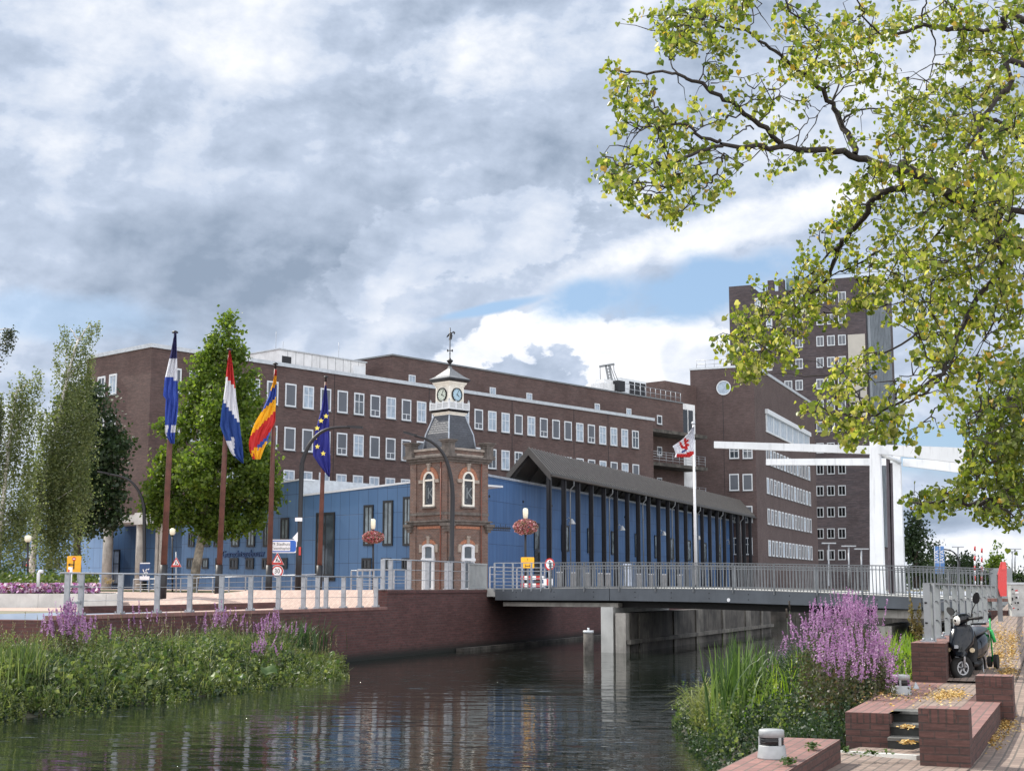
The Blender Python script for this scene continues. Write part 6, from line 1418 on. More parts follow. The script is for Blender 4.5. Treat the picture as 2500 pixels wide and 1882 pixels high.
m_ = MB(); m_.obox(sx(-.05, .19, .53), RT * .06, HD * .02, U * .05); m_.build('badge', M['coping'], so)
m_ = MB(); m_.tube([sx(-.22, -.3, .28), sx(-.23, -.7, .30), sx(-.22, -1.0, .50), sx(-.20, -1.2, .68)], .012, 6); m_.build('side_trim', chrome, so)
m_ = MB(); m_.tube([sx(-.14, -1.0, .24), sx(-.19, -1.15, .25), sx(-.19, -1.5, .30)], [.03, .05, .05], 8); m_.build('exhaust', plast, so)
m_ = MB(); m_.tube([sx(.13, -.9, .22), sx(.16, -.85, .02)], .012, 6); m_.tube([sx(-.13, -.9, .22), sx(-.16, -.85, .02)], .012, 6); m_.build('stand', alloy, so)
m_ = MB(); cdisc(m_, sx(0, .225, .455), .001, facing(sx(0, .2, .45)), 0, .001, 6)
# green kick scooter behind
kd = ray(2426, 1631); yk = 14.0
while yk < 40 and EYE + kd.z / kd.y * yk > zpath(s_of(Vector((kd.x / kd.y * yk, yk, 0)))): yk += .05
kg = atY(2426, 1631, yk); ks = thing('kick_scooter', kg, 'small green kick scooter with black wheels leaning behind the motor scooter', 'kick scooter'); y_ = kg.y
green = mat('bright_green_paint', (.03, .42, .10), .35, var=.1); K = lambda u, v, dy=0.0: atY(u + 8, v, y_ + dy)
MB().tube([K(2408, 1500), K(2410, 1545), K(2416, 1610)], .014, 8).build('steering_tube', green, ks); MB().tube([K(2407, 1493), K(2409, 1508)], .028, 8).build('grip', M['black'], ks)
MB().tube([K(2411, 1537, -.05), K(2421, 1567, -.05)], .030, 8).build('deck', green, ks); MB().tube([K(2395, 1534, .05), K(2411, 1534, .05)], .02, 6).build('brace', green, ks)
m_ = MB(); m_.tube([K(2362, 1523, .2), K(2399, 1522, .2)], .018, 8); m_.build('handlebar', M['black'], ks)
for (u, v, hh) in ((2420, 1614, 17), (2404, 1614, 13)):
    m_ = MB(); c_ = K(u, v); n = 20; R_ = px(hh, y_); m_.prism([c_ + dirv(30) * (R_ * math.cos(2 * math.pi * k / n)) + U * (R_ * math.sin(2 * math.pi * k / n)) for k in range(n)], dirv(120) * .06); m_.build('wheel', rub, ks)
MB().bar(K(2402, 1612), K(2428, 1612), .03).build('axle', green, ks)
# fallen leaves
def litter(n, uvs, zf, size=.055):
    P_ = []
    while len(P_) < n:
        u0, v0, ru, rv, zz = uvs[rng.integers(len(uvs))]; a = rng.uniform(0, 6.28); r_ = abs(rng.normal()) * .55; u, v = u0 + ru * r_ * math.cos(a), v0 + rv * r_ * math.sin(a)
        if zz is None:
            d = ray(u, v); yy_ = 14.0
            while yy_ < 45 and EYE + d.z / d.y * yy_ > zpath(s_of(Vector((d.x / d.y * yy_, yy_, 0)))): yy_ += .08
            p = atY(u, v, yy_)
            if not ((tB1 if s_of(p) < 23.6 else tw1 + .02) < t_of(p)) or yy_ >= 45: continue
        else: p = atZ(u, v, zz)
        P_.append((p.x, p.y, p.z + rng.uniform(.006, .025)))
    P_ = np.array(P_); d = rng.normal(size=(n, 3)); d[:, 2] *= .25; d /= np.linalg.norm(d, axis=1)[:, None]; up_ = np.tile([0, 0, 1.0], (n, 1)) + rng.normal(size=(n, 3)) * .35
    e = np.cross(up_, d); e /= np.linalg.norm(e, axis=1)[:, None]; s = size * rng.uniform(.6, 1.2, n)[:, None]
    V = np.stack([P_ - d * s * .5, P_ + e * s * .4, P_ + d * s * .5, P_ - e * s * .4], 1).reshape(-1, 3); return V, np.arange(4 * n).reshape(n, 4)
lt = leafmat('fallen_leaf', [(.55, .34, .08), (.62, .44, .16), (.45, .24, .06), (.70, .58, .30), (.34, .18, .07)], trans=.1, dark=.1, rough=.7)
V, F = litter(5200, [(2300, 1700, 60, 18, ZT + .006), (2330, 1695, 35, 12, ZT + .006), (2440, 1555, 25, 45, None), (2470, 1590, 25, 50, None), (2440, 1600, 30, 40, None), (2460, 1640, 30, 20, None), (2455, 1770, 40, 30, None), (2425, 1800, 30, 30, None), (2470, 1560, 30, 40, None), (2180, 1690, 90, 30, ZT + .006)], None, .042)
tag(fastmesh('fallen_leaves', V, F, lt, loc=ST(18, -1, .3)), 'yellow and orange fallen leaves scattered over terrace and path', 'leaves', kind='stuff')
V, F = litter(220, [(2212, 1776, 18, 3, ZT - .12), (2215, 1814, 18, 3, ZT - .25)], None, .06)
tag(fastmesh('fallen_leaves', V, F, lt, loc=ST(16, -1, .3)), 'dry leaves lying on the brick steps', 'leaves', kind='stuff')
gw = leafmat('joint_weeds', [(.05, .10, .02), (.10, .16, .03)], trans=.3); V, F = litter(500, [(1985, 1830, 16, 5, .255), (1925, 1868, 22, 5, .255), (2130, 1846, 60, 3, .08), (2065, 1840, 12, 3, .0), (2440, 1500, 20, 3, 1.0)], None, .04)
V[:, 2] += np.repeat(rng.uniform(0, .05, len(V) // 4), 4); tag(fastmesh('paving_weeds', V, F, gw, loc=ST(14, -3, .2)), 'small green weeds growing in the paving joints', 'weeds', kind='stuff')
# bank under the right hand plants
def tbank(s_): return -3.25 - max(0, s_ - 15) * .36
def zbank(s_, t_): return max(-1.1, min(-.15, -.88 + (t_ - tbank(s_)) * .40))
sheet('right_bank', [sP + .05, 16, 17, 18.5, 20, 22, 24, 26, 27.5, 29, 34, 44, 47], [-8.2, -7.4, -6.6, -6, -5.4, -4.8, -4.2, -3.6, -3.2, tL - .03], lambda p: zbank(s_of(p), t_of(p)) - (1.0 if s_of(p) > 27.8 and t_of(p) < -5 else 0), M['soil'])
sheet('right_bank', [23.7, 26, 30, 38, 47], [tL - .03, tw0 + .02], lambda p: -.15, M['soil'])
# ------------------------------------------------------------------ vegetation
def clusters(blobs, y0, dens, rc, per, depth=.8, shell=.45):
    """leaf centres gathered in small clumps spread through ellipsoids given as (u, v, ru, rv[, dy])"""
    out = []
    for b in blobs:
        u, v, ru, rv = b[:4]; dy = b[4] if len(b) > 4 else 0; y = y0 + dy; C = np.array(atY(u, v, y)); r = np.array([px(ru, y), px((ru + rv) / 2, y) * depth, px(rv, y)])
        n = max(1, int(dens * (r[0] * r[2] * 4 + 4 * r[1] * (r[0] + r[2]) / 2) / 2))
        d = rng.normal(size=(n, 3)); d /= np.linalg.norm(d, axis=1)[:, None]; c = C + d * r * (rng.uniform(shell ** 3, 1, n) ** (1 / 3))[:, None]
        q = np.repeat(c, per, 0) + rng.normal(size=(n * per, 3)) * rc * np.array([1, 1, .75]); out.append(q)
    return np.concatenate(out)
def limb(mb, a, b, r0, r1, wob=.06, n=6):
    a, b = Vector(a), Vector(b); L = (b - a).length; pts = []
    for k in range(n + 1):
        p = a.lerp(b, k / n); w_ = wob * L * math.sin(math.pi * k / n); pts.append(p + Vector((rng.uniform(-w_, w_), rng.uniform(-w_, w_), w_ * .5)))
    mb.tube(pts, [r0 + (r1 - r0) * k / n for k in range(n + 1)], 6)
def tree(name, lab, y, base, trunk, blobs, leaf, dens, rc, per, lm, bark, r0, cat='tree', group=None, loc=None, shell=.45, limbs=True, depth=.8):
    b = atY(base[0], base[1], y); o = thing(name, b, lab, cat, group)
    m_ = MB(); pts = [b - U * .2] + [atY(u, v, y) for u, v in trunk]; m_.tube(pts, [r0 * (1 - .75 * k / len(pts)) for k in range(len(pts))], 8)
    if limbs:
        top = pts[-1]
        for bl in blobs[::max(1, len(blobs) // 14)]:
            c = atY(bl[0], bl[1], y + (bl[4] if len(bl) > 4 else 0)); k = rng.uniform(.35, .95); st_ = pts[1].lerp(top, k) if len(pts) > 2 else top
            if st_.z > c.z: st_ = pts[1].lerp(top, .2)
            limb(m_, st_, c, r0 * .35, .03)
    m_.build('trunk', bark, o)
    P_ = clusters(blobs, y, dens, rc, per, depth, shell); V, F = cards(P_, leaf, up=.6); fastmesh('crown', V, F, lm, o); return o
lm_lime = leafmat('lime_leaves', [(.075, .125, .025), (.085, .15, .022), (.14, .21, .03), (.21, .28, .05)], trans=.6, dark=.4, nscale=.5)
lm_dark = leafmat('dark_leaves', [(.018, .040, .015), (.030, .058, .020), (.045, .08, .022)], trans=.32, dark=.5, nscale=.5)
lm_birch = leafmat('birch_leaves', [(.10, .14, .06), (.15, .19, .085), (.23, .26, .13)], trans=.5, dark=.4, nscale=.7)
lm_far = leafmat('far_leaves', [(.025, .05, .018), (.04, .07, .02), (.06, .09, .025)], trans=.3, dark=.4, nscale=.2)
tree('plane_tree', 'tall pointed bright green plane tree with a pale leaning trunk between the flagpoles', 90, (468, 1448), [(480, 1380), (492, 1310), (500, 1200), (520, 1050), (545, 900)],
     [(560, 800, 16, 34), (545, 850, 40, 34), (500, 880, 26, 44), (520, 1000, 40, 60, -2), (560, 1060, 50, 50, -2), (575, 860, 22, 30), (535, 920, 60, 45), (612, 935, 22, 26), (470, 960, 36, 36), (575, 990, 66, 46), (505, 1030, 76, 56, 1), (425, 1060, 34, 38), (595, 1090, 62, 54, -1), (652, 1120, 20, 36), (440, 1140, 62, 50), (540, 1150, 110, 70, -2), (620, 1200, 65, 55), (400, 1180, 45, 45), (385, 1235, 38, 34), (480, 1245, 95, 50), (580, 1265, 75, 38), (655, 1195, 28, 50), (520, 1290, 65, 25), (395, 1270, 26, 26)],
     .23, 6.0, .30, 50, lm_lime, M['bark_grey'], .33)
tree('dark_tree', 'dense dark green tree in front of the brick end wall at the left', 94, (190, 1440), [(188, 1330), (200, 1200), (220, 1050)],
     [(215, 960, 45, 34), (190, 1000, 60, 55), (250, 1030, 45, 50), (275, 1100, 38, 50), (220, 1110, 70, 70), (270, 1180, 45, 55), (210, 1210, 70, 60), (265, 1240, 40, 40), (190, 1270, 55, 36), (160, 1180, 40, 80), (245, 1275, 35, 22)],
     .25, 4.6, .38, 40, lm_dark, M['bark'], .3)
# weeping birches: hanging strands of small leaves
def weeping(name, lab, y, trunk, anchors, lm, strand_n, leaf, step, bark, r0):
    b = atY(trunk[0][0], trunk[0][1], y); o = thing(name, b, lab, 'tree', 'weeping birches at the left'); m_ = MB(); pts = [atY(u, v, y) for u, v in trunk]; m_.tube(pts, [r0 * (1 - .8 * k / len(pts)) for k in range(len(pts))], 8)
    P_ = []; 
    for (u, v, ru, rv, L) in anchors:
        c = atY(u, v, y); kk = min(range(len(pts)), key=lambda i: abs(pts[i].z - (c.z - 1.0))); limb(m_, pts[kk], c, .05, .015, .05)
        for q_i in range(int(strand_n * 1.15 * max(1, ru * rv / 500))):
            if q_i % 5 == 0: a00 = rng.normal(size=3)
            a = a00 + rng.normal(size=3) * .28; a /= np.linalg.norm(a); a *= rng.uniform(.3, 1) ** .5; s0 = np.array(c) + a * np.array([px(ru, y), px(ru, y) * .8, px(rv, y)]); ln = px(L, y) * rng.uniform(.25, 1.2); dr = rng.normal(size=2) * .07; n_ = int(ln / step)
            t = np.arange(n_)[:, None] * step; sway = np.sin(t * 1.3 + rng.uniform(0, 6)) * .06
            q = s0 + np.concatenate([dr[0] * t + sway, dr[1] * t, -t * (1 - .3 * np.exp(-t * 3))], 1) + rng.normal(size=(n_, 3)) * .10; P_.append(q)
    m_.build('trunk', bark, o); P_ = np.concatenate(P_); P_ = P_[P_[:, 2] > 1.6]; V, F = cards(P_, leaf, up=0); fastmesh('crown', V, F, lm, o); return o
weeping('birch_tree', 'tall weeping birch with a white trunk and long hanging twigs at the left edge', 76, [(76, 1440), (80, 1370), (92, 1250), (130, 1080), (165, 920), (190, 830)],
        [(170, 800, 22, 22, 60), (225, 790, 20, 14, 50), (205, 830, 30, 25, 90), (160, 850, 28, 26, 100), (150, 900, 20, 30, 110), (195, 920, 40, 50, 180), (215, 880, 22, 36, 90), (175, 1000, 50, 50, 230), (220, 1010, 25, 40, 120), (140, 1040, 45, 50, 260), (180, 1120, 40, 50, 240), (120, 1130, 45, 50, 260), (110, 1010, 16, 30, 160), (205, 1180, 18, 22, 70), (155, 1210, 30, 40, 170), (110, 1250, 40, 40, 160), (90, 1180, 35, 40, 150)], lm_birch, 17, .115, .075, M['bark_birch'], .20)
weeping('birch_tree', 'lower weeping birch with a rounded loose top at the left edge', 72, [(-10, 1440), (0, 1300), (20, 1100), (40, 960)],
        [(50, 935, 35, 30, 130), (90, 920, 24, 22, 120), (20, 970, 30, 30, 150), (65, 990, 36, 40, 200), (10, 1080, 40, 50, 250), (55, 1120, 35, 40, 220), (30, 1220, 40, 40, 190), (-15, 1000, 25, 40, 170), (70, 1240, 34, 30, 130), (10, 1290, 40, 30, 110)], lm_birch, 15, .115, .075, M['bark_birch'], .16)
weeping('birch_tree', 'hanging twigs of a third birch at the very left edge high in the picture', 70, [(-60, 1440), (-60, 1200), (-50, 900), (-30, 810)],
        [(5, 812, 22, 14, 70), (28, 802, 14, 8, 45), (-20, 830, 30, 20, 80), (-30, 1000, 40, 60, 200)], leafmat('deep_birch_leaves', [(.03, .045, .022), (.05, .065, .03)], trans=.3), 16, .115, .075, M['bark_birch'], .2)
# hedge behind the planter
P_ = clusters([(20, 1412, 60, 18, 0), (90, 1413, 60, 14, 0), (150, 1415, 50, 13, 0), (0, 1395, 45, 24, 2)], 68, 6, .25, 20); V, F = cards(P_, .16); tag(fastmesh('hedge', V, F, lm_dark, loc=atY(80, 1430, 68)), 'low dark green hedge behind the flower planter', 'hedge')
P_ = clusters([(266, 1416, 12, 9, 0)], 95, 14, .1, 22); V, F = cards(P_, .12); o = fastmesh('ornamental_grass', V, F, leafmat('pampas', [(.45, .36, .26), (.35, .28, .18)], trans=.3), loc=atY(266, 1432, 95)); tag(o, 'pale feathery ornamental grass beside the glass door', 'grass clump')
# trees beyond the bridge on the right
tree('poplar_tree', 'tall dark pointed tree right behind the white drawbridge pylon', 175, (2236, 1432), [(2236, 1330)], [(2228, 1270, 14, 30), (2236, 1300, 20, 32), (2236, 1345, 26, 40), (2222, 1330, 18, 50), (2240, 1390, 24, 36)], .38, 1.5, .6, 44, lm_dark, M['bark'], .4)
for i, (bl, lab, lmx) in enumerate((([(2260, 1378, 22, 24), (2238, 1400, 20, 20), (2275, 1398, 16, 22)], 'round green bush like tree between the dark pointed tree and the blue banners', lm_far), ([(2282, 1352, 14, 24), (2290, 1378, 14, 24)], 'slender grey green tree rising behind the blue banners', lm_far),
        ([(2322, 1390, 20, 26), (2345, 1380, 18, 22)], 'dark broad tree right of the blue banners', lm_dark), ([(2362, 1382, 18, 24), (2376, 1395, 16, 22)], 'dark broad tree by the red and white masts', lm_dark), ([(2340, 1402, 20, 18)], 'lighter green low tree in front of the dark broad trees', lm_lime), ([(2400, 1400, 18, 18), (2412, 1408, 14, 14)], 'low dark tree left of the small pointed street tree', lm_dark))):
    tree('broadleaf_tree', lab, 200 + 9 * i, (bl[0][0], 1432), [(bl[0][0], bl[0][1] + 10)], bl, .42, 1.5, .7, 44, lmx, M['bark'], .3, group='trees beyond the bridge', limbs=False)
tree('street_tree', 'small pointed green street tree just left of the red lifebuoy case', 120, (2434, 1432), [(2434, 1385)], [(2434, 1338, 8, 12), (2433, 1355, 13, 18), (2432, 1376, 18, 20), (2440, 1392, 14, 16), (2424, 1388, 12, 16)], .24, 4.0, .30, 36, lm_lime, M['bark'], .12)
for k in range(6):
    P_ = clusters([(2060 + 110 * k, 1420, 64, 15, 0)], 260, .8, 1.0, 46); V, F = cards(P_, .62); 
    if k: V0 = np.concatenate([V0, V]); F0 = np.concatenate([F0, F + len(V0) - len(V)])
    else: V0, F0 = V, F
tag(fastmesh('far_wood', V0, F0, lm_dark, loc=atY(2400, 1430, 260)), 'low dark line of woodland on the horizon right of the bridge', 'woodland', kind='stuff')

# ------------------------------------------------------------------ waterside plants
def blades(base, h, w, lean, segs=5, droop=.7):
    """grass blades: base (n,3), heights, widths, lean strength -> quads"""
    n = len(base); a = rng.uniform(0, 2 * np.pi, n); dirn = np.stack([np.cos(a), np.sin(a)], 1); side = np.stack([-np.sin(a + rng.normal(size=n) * .6), np.cos(a)], 1); side /= np.linalg.norm(side, axis=1)[:, None]; L = []
    for k in range(segs + 1):
        t = k / segs; off = lean * (t ** 2) * h; z = h * (t - droop * lean * t ** 3); ww = w * (1 - t) ** .6 * .5
        c = base + np.concatenate([dirn * off[:, None], z[:, None]], 1); s3 = np.concatenate([side * ww[:, None], np.zeros((n, 1))], 1); L += [c - s3, c + s3]
    V = np.stack(L, 1).reshape(-1, 3); K = 2 * (segs + 1); F = []
    for k in range(segs): F.append(np.stack([np.arange(n) * K + 2 * k, np.arange(n) * K + 2 * k + 1, np.arange(n) * K + 2 * k + 3, np.arange(n) * K + 2 * k + 2], 1))
    return V, np.concatenate(F)
def join(parts):
    Vs, Fs, o = [], [], 0
    for V, F in parts: Vs.append(V); Fs.append(F + o); o += len(V)
    return np.concatenate(Vs), np.concatenate(Fs)
def stems(base, h, leaf, pitch=.055, spread=.07, r=.006, taper=True, lean=.12):
    """upright leafy stems: leaves in pairs up a leaning stalk"""
    P_ = []; S_ = []
    for b, hh in zip(base, h):
        n_ = max(4, int(hh / pitch)); t = (np.arange(n_) + .5) / n_; ln = rng.normal(size=2) * lean * hh
        c = b + np.stack([ln[0] * t ** 1.5, ln[1] * t ** 1.5, hh * t], 1); k = 3
        q = np.repeat(c, k, 0); a = rng.uniform(0, 6.28, len(q)); rr = spread * (1.15 - (np.repeat(t, k) if taper else 0) * .7) * rng.uniform(.5, 1.2, len(q)); q = q + np.stack([np.cos(a) * rr, np.sin(a) * rr, rng.normal(size=len(q)) * .01], 1); P_.append(q); S_.append(leaf * (1.2 - (np.repeat(t, k) if taper else 0) * .6))
    P_ = np.concatenate(P_); V, F = cards(P_, 1.0, up=.9); 
    S_ = np.repeat(np.concatenate(S_), 4)[:, None]; Pc = np.repeat(P_, 4, 0); return Pc + (V - Pc) * S_, F
def spikes(base, h, top_len, leaf, r=.028):
    """flower spikes: dense little petals round the upper part of each stem"""
    P_ = []
    for b, hh in zip(base, h):
        L = top_len * rng.uniform(.6, 1.2); n_ = int(L / .010); t = rng.uniform(0, 1, n_); ln = rng.normal(size=2) * .06; a = rng.uniform(0, 6.28, n_); rr = r * (1.1 - t * .8) * rng.uniform(.4, 1.1, n_)
        P_.append(b + np.stack([ln[0] * t + np.cos(a) * rr, ln[1] * t + np.sin(a) * rr, hh - L * .3 + L * t], 1))
    return cards(np.concatenate(P_), leaf, up=.3)
g_br = leafmat('bright_grass', [(.05, .09, .03), (.10, .155, .045), (.18, .23, .08), (.36, .38, .21)], trans=.45, dark=.4, nscale=1.5, rough=.4)
g_dk = leafmat('deep_green_leaf', [(.018, .045, .020), (.030, .065, .026), (.048, .09, .035), (.09, .13, .06)], trans=.3, dark=.5, nscale=1.5)
g_md = leafmat('mid_green_leaf', [(.055, .105, .034), (.095, .150, .046), (.155, .210, .072), (.26, .30, .13)], trans=.45, dark=.6, nscale=1.3)
g_ol = leafmat('olive_leaf', [(.07, .10, .03), (.11, .14, .04), (.16, .19, .06)], trans=.4, dark=.3, nscale=2)
purple = leafmat('loosestrife_flower', [(.38, .18, .38), (.50, .30, .50), (.28, .13, .28), (.60, .43, .58)], trans=.3, dark=.2, nscale=3, tint=(1.2, 1, 1.2))
purple_stem = leafmat('loosestrife_leaf', [(.05, .07, .03), (.08, .09, .04), (.12, .08, .07)], trans=.35, dark=.3, nscale=2)
def on_ground(n, s0, s1, t0, t1, zf):
    s_ = rng.uniform(s0, s1, n); t_ = rng.uniform(t0, t1, n); P_ = np.stack([s_ * cD.x + t_ * nD.x, s_ * cD.y + t_ * nD.y, np.zeros(n)], 1); P_[:, 2] = zf(s_, t_); return P_, s_, t_
# left island mound
def zmound(s_, t_): 
    edge = -19.6 - np.clip((s_ - 30) / 9.0, 0, 1) * 1.0; d = np.clip((edge - np.clip((s_ - 35.5) / 6.0, 0, 1) * 2.6 - t_) / 1.6, 0, 1); e2 = np.clip((40.6 - s_) / 4.0, 0, 1); return WZ - .12 + .75 * d * e2
sheet('left_bank', [5, 10, 14, 18, 22, 26, 30, 33, 35, 37, 38.5, 39.7, 41], [WALL_T - .05 - 3.1 if False else WALL_T, -23.4, -22.6, -21.8, -21.0, -20.4, -19.9, -19.5], lambda p: float(zmound(s_of(p), t_of(p))), M['soil'])
def in_island(s_, t_): return t_ < (-19.5 - np.clip((s_ - 35.5) / 6.0, 0, 1) * 3.4 + .25 * np.sin(s_ * 2.1) + .15 * np.sin(s_ * 5.3))
def patch(n, s0, s1, t0, t1):
    P_, s_, t_ = on_ground(n, s0, s1, t0, t1, zmound); k = in_island(s_, t_); return P_[k], s_[k], t_[k]
def hclump(P_, sc=1.1, seed=0.0): return .66 + .34 * np.sin(P_[:, 0] * 3.1 + P_[:, 1] * 1.7 + seed) * np.sin(P_[:, 1] * 2.3 + seed) * .5 + .34 * np.sin(P_[:, 0] * sc + seed) * np.cos(P_[:, 1] * sc * .8 + seed * 2) + rng.uniform(-.12, .12, len(P_))
parts = []
B_, s_, t_ = patch(2600, 18, 41.3, -24.1, -19.3); back = np.clip((-20.2 - t_) / 3.0, 0, 1); h = (.35 + .75 * back) * hclump(B_) * np.clip((42 - s_) / 5, .45, 1); parts.append(stems(B_, h, .062, .055, .075))
tag(fastmesh('waterside_plants', *join(parts), g_md, loc=ST(30, -22, -.5)), 'leafy mid green plants covering the bank in front of the left quay wall', 'plants', kind='stuff')
B_, s_, t_ = patch(1500, 18, 38, -23.2, -19.6); h = (.25 + .45 * np.clip((-20.0 - t_) / 2.5, 0, 1)) * hclump(B_, 1.7, 2.0); tag(fastmesh('waterside_plants', *stems(B_, h, .11, .09, .10), g_dk, loc=ST(28, -21, -.5)), 'dark green broad leaved plants low on the left bank', 'plants', kind='stuff')
B_, s_, t_ = patch(3000, 18, 41.5, -22.5, -19.2); h = rng.uniform(.12, .42, len(B_)); tag(fastmesh('waterside_creepers', *stems(B_, h, .055, .045, .06), g_ol, loc=ST(28, -20, -.7)), 'pale green creeping plants along the water edge of the left bank', 'plants', kind='stuff')
B_, s_, t_ = patch(1100, 37.5, 41.6, -24, -20.5); h = rng.uniform(.35, .75, len(B_)); tag(fastmesh('waterside_creepers', *stems(B_, h, .06, .05, .07), g_ol, loc=ST(38, -22, -.7)), 'pale leafy plants at the pointed tip of the left bank', 'plants', kind='stuff')
B_, s_, t_ = patch(9500, 18, 39, -24.0, -19.9); k = rng.uniform(size=len(B_)) < np.clip(.55 + .5 * np.sin(B_[:, 0] * .9 + 1) * np.sin(s_ * .7), .1, 1); B_, t_ = B_[k], t_[k]
h = rng.uniform(.45, 1.3, len(B_)) * (.6 + .4 * np.clip((-20.4 - t_) / 2.5, 0, 1)); tag(fastmesh('bank_grass', *blades(B_, h, np.full(len(B_), .020), rng.uniform(.15, .9, len(B_))), g_br, loc=ST(28, -22, -.5)), 'bright arching grass blades among the left bank plants', 'grass', kind='stuff')
B_, s_, t_ = patch(240, 20, 40, -24.0, -20.4); h = rng.uniform(.5, 1.15, len(B_)); tag(fastmesh('dry_stalks', *spikes(B_, h, .35, .022, .016), leafmat('dry_seed_head', [(.22, .19, .10), (.16, .15, .07), (.28, .22, .15)], trans=.2, dark=.2), loc=ST(28, -22, -.5)), 'pale dry seed heads standing among the left bank plants', 'weeds', kind='stuff')
B_, s_, t_ = patch(700, 20, 40, -23.8, -20.0); h = rng.uniform(.2, .7, len(B_)); tag(fastmesh('broad_leaved_plants', *stems(B_, h, .16, .12, .13), g_md, loc=ST(28, -22, -.5)), 'lighter green broad leaved plants among the left bank growth', 'plants', kind='stuff')
# big round leaves
rl_ = []
for (u, v, r_) in ((1680 / 2.458, 1350 + 545 / 2.458, .22), (1160 / 2.458, 1350 + 600 / 2.458, .16), (1615 / 2.458, 1350 + 700 / 2.458, .22), (720 / 2.458, 1350 + 735 / 2.458, .16), (1280 / 2.458, 1350 + 735 / 2.458, .14), (1990 / 2.458, 1350 + 600 / 2.458, .12), (1450 / 2.458, 1350 + 740 / 2.458, .10)):
    z_ = atZ(u, v, -.25); rl_.append((z_, r_))
m_ = MB()
for c_, r_ in rl_:
    ph = rng.uniform(0, 6.28); tl = Vector((rng.uniform(-.3, .3), -.35, 1)).normalized(); e1 = tl.orthogonal().normalized(); e2 = tl.cross(e1); ring = [c_ + e1 * (r_ * (1 + .12 * math.sin(5 * a + ph)) * math.cos(a)) + e2 * (r_ * math.sin(a)) + tl * (.05 * math.sin(3 * a)) for a in [2 * math.pi * k / 18 for k in range(18)]]
    m_.add([c_ - tl * .04] + ring, [(0, 1 + k, 1 + (k + 1) % 18) for k in range(18)], True); m_.tube([c_ - tl * .04, c_ - U * .5], .01, 5)
o = m_.build('broad_leaves', leafmat('butterbur_leaf', [(.10, .16, .03), (.05, .10, .03), (.16, .22, .04)], trans=.35, dark=.1), loc=ST(28, -21, -.5)); tag(o, 'large round leaves scattered low among the left bank plants', 'leaves', kind='stuff')
def loosestrife(lab, base_pts, hmin, hmax, n, top, fleaf, lean=.1, spread=.5, group='purple loosestrife clumps', nm='loosestrife', sleaf=.05):
    c = base_pts; B_ = np.array(c) + np.concatenate([rng.normal(size=(n, 2)) * spread, np.zeros((n, 1))], 1) * np.array([1, 1, 0]); h = rng.uniform(hmin, hmax, n) * (1 - .25 * np.clip(np.hypot(B_[:, 0] - c[0], B_[:, 1] - c[1]) / (spread * 2), 0, 1))
    o = thing(nm, Vector(c), lab, 'flowering plant', group); lv = np.array([[lean * 1.0, 0, 0]]); fastmesh('leafy_stems', *stems(B_, h * .85, sleaf, .07, .045, lean=.03), purple_stem, o); V, F = spikes(B_, h, top, fleaf); fastmesh('flower_spikes', V, F, purple, o); return o
def bank_pt(u, v_ground, t_): P_ = Plane(ST(0, t_), cD).hit(u, v_ground); return (P_.x, P_.y, -.35)
loosestrife('large purple loosestrife clump leaning at the left end of the quay railing', bank_pt(160, 1600, -22.6), 1.15, 1.65, 60, .45, .045, .2, .28)
loosestrife('thin purple loosestrife stems in front of the dark wall, left of the second flagpole', bank_pt(360, 1570, -23.6), 1.0, 1.6, 10, .40, .04, .1, .5)
loosestrife('purple loosestrife clump in the middle of the left bank in front of the quay wall', bank_pt(545, 1570, -23.2), 1.1, 1.6, 30, .34, .04, .1, .35)
loosestrife('pale purple loosestrife on the right half of the left bank', bank_pt(665, 1590, -22.3), .9, 1.25, 36, .34, .042, .1, .38)
loosestrife('low purple loosestrife leaning over the water near the bank tip', bank_pt(645, 1640, -20.9), .35, .75, 22, .30, .04, .3, .22)
# reed clump against the wall
rd_ = thing('reed_clump', ST(36.5, -23.6, -.4), 'tall blue green reeds against the quay wall near the end of the left bank', 'reeds'); B_ = np.array([bank_pt(720 + rng.normal() * 36, 1560, -23.6 + rng.normal() * .3) for _ in range(360)]); fastmesh('blades', *blades(B_, rng.uniform(.8, 1.5, 360), np.full(360, .035), rng.uniform(.1, .6, 360)), leafmat('reed_leaf', [(.04, .09, .035), (.07, .13, .05), (.11, .17, .07)], trans=.4), rd_)
rd_ = thing('reed_clump', bank_pt(45, 1680, -21.5), 'upright green reed blades at the far left front of the bank', 'reeds'); B_ = np.array([bank_pt(55 + rng.normal() * 28, 1700, -21.2 + rng.normal() * .3) for _ in range(260)]); fastmesh('blades', *blades(B_, rng.uniform(.7, 1.3, 260), np.full(260, .03), rng.uniform(.05, .35, 260)), g_md, rd_)

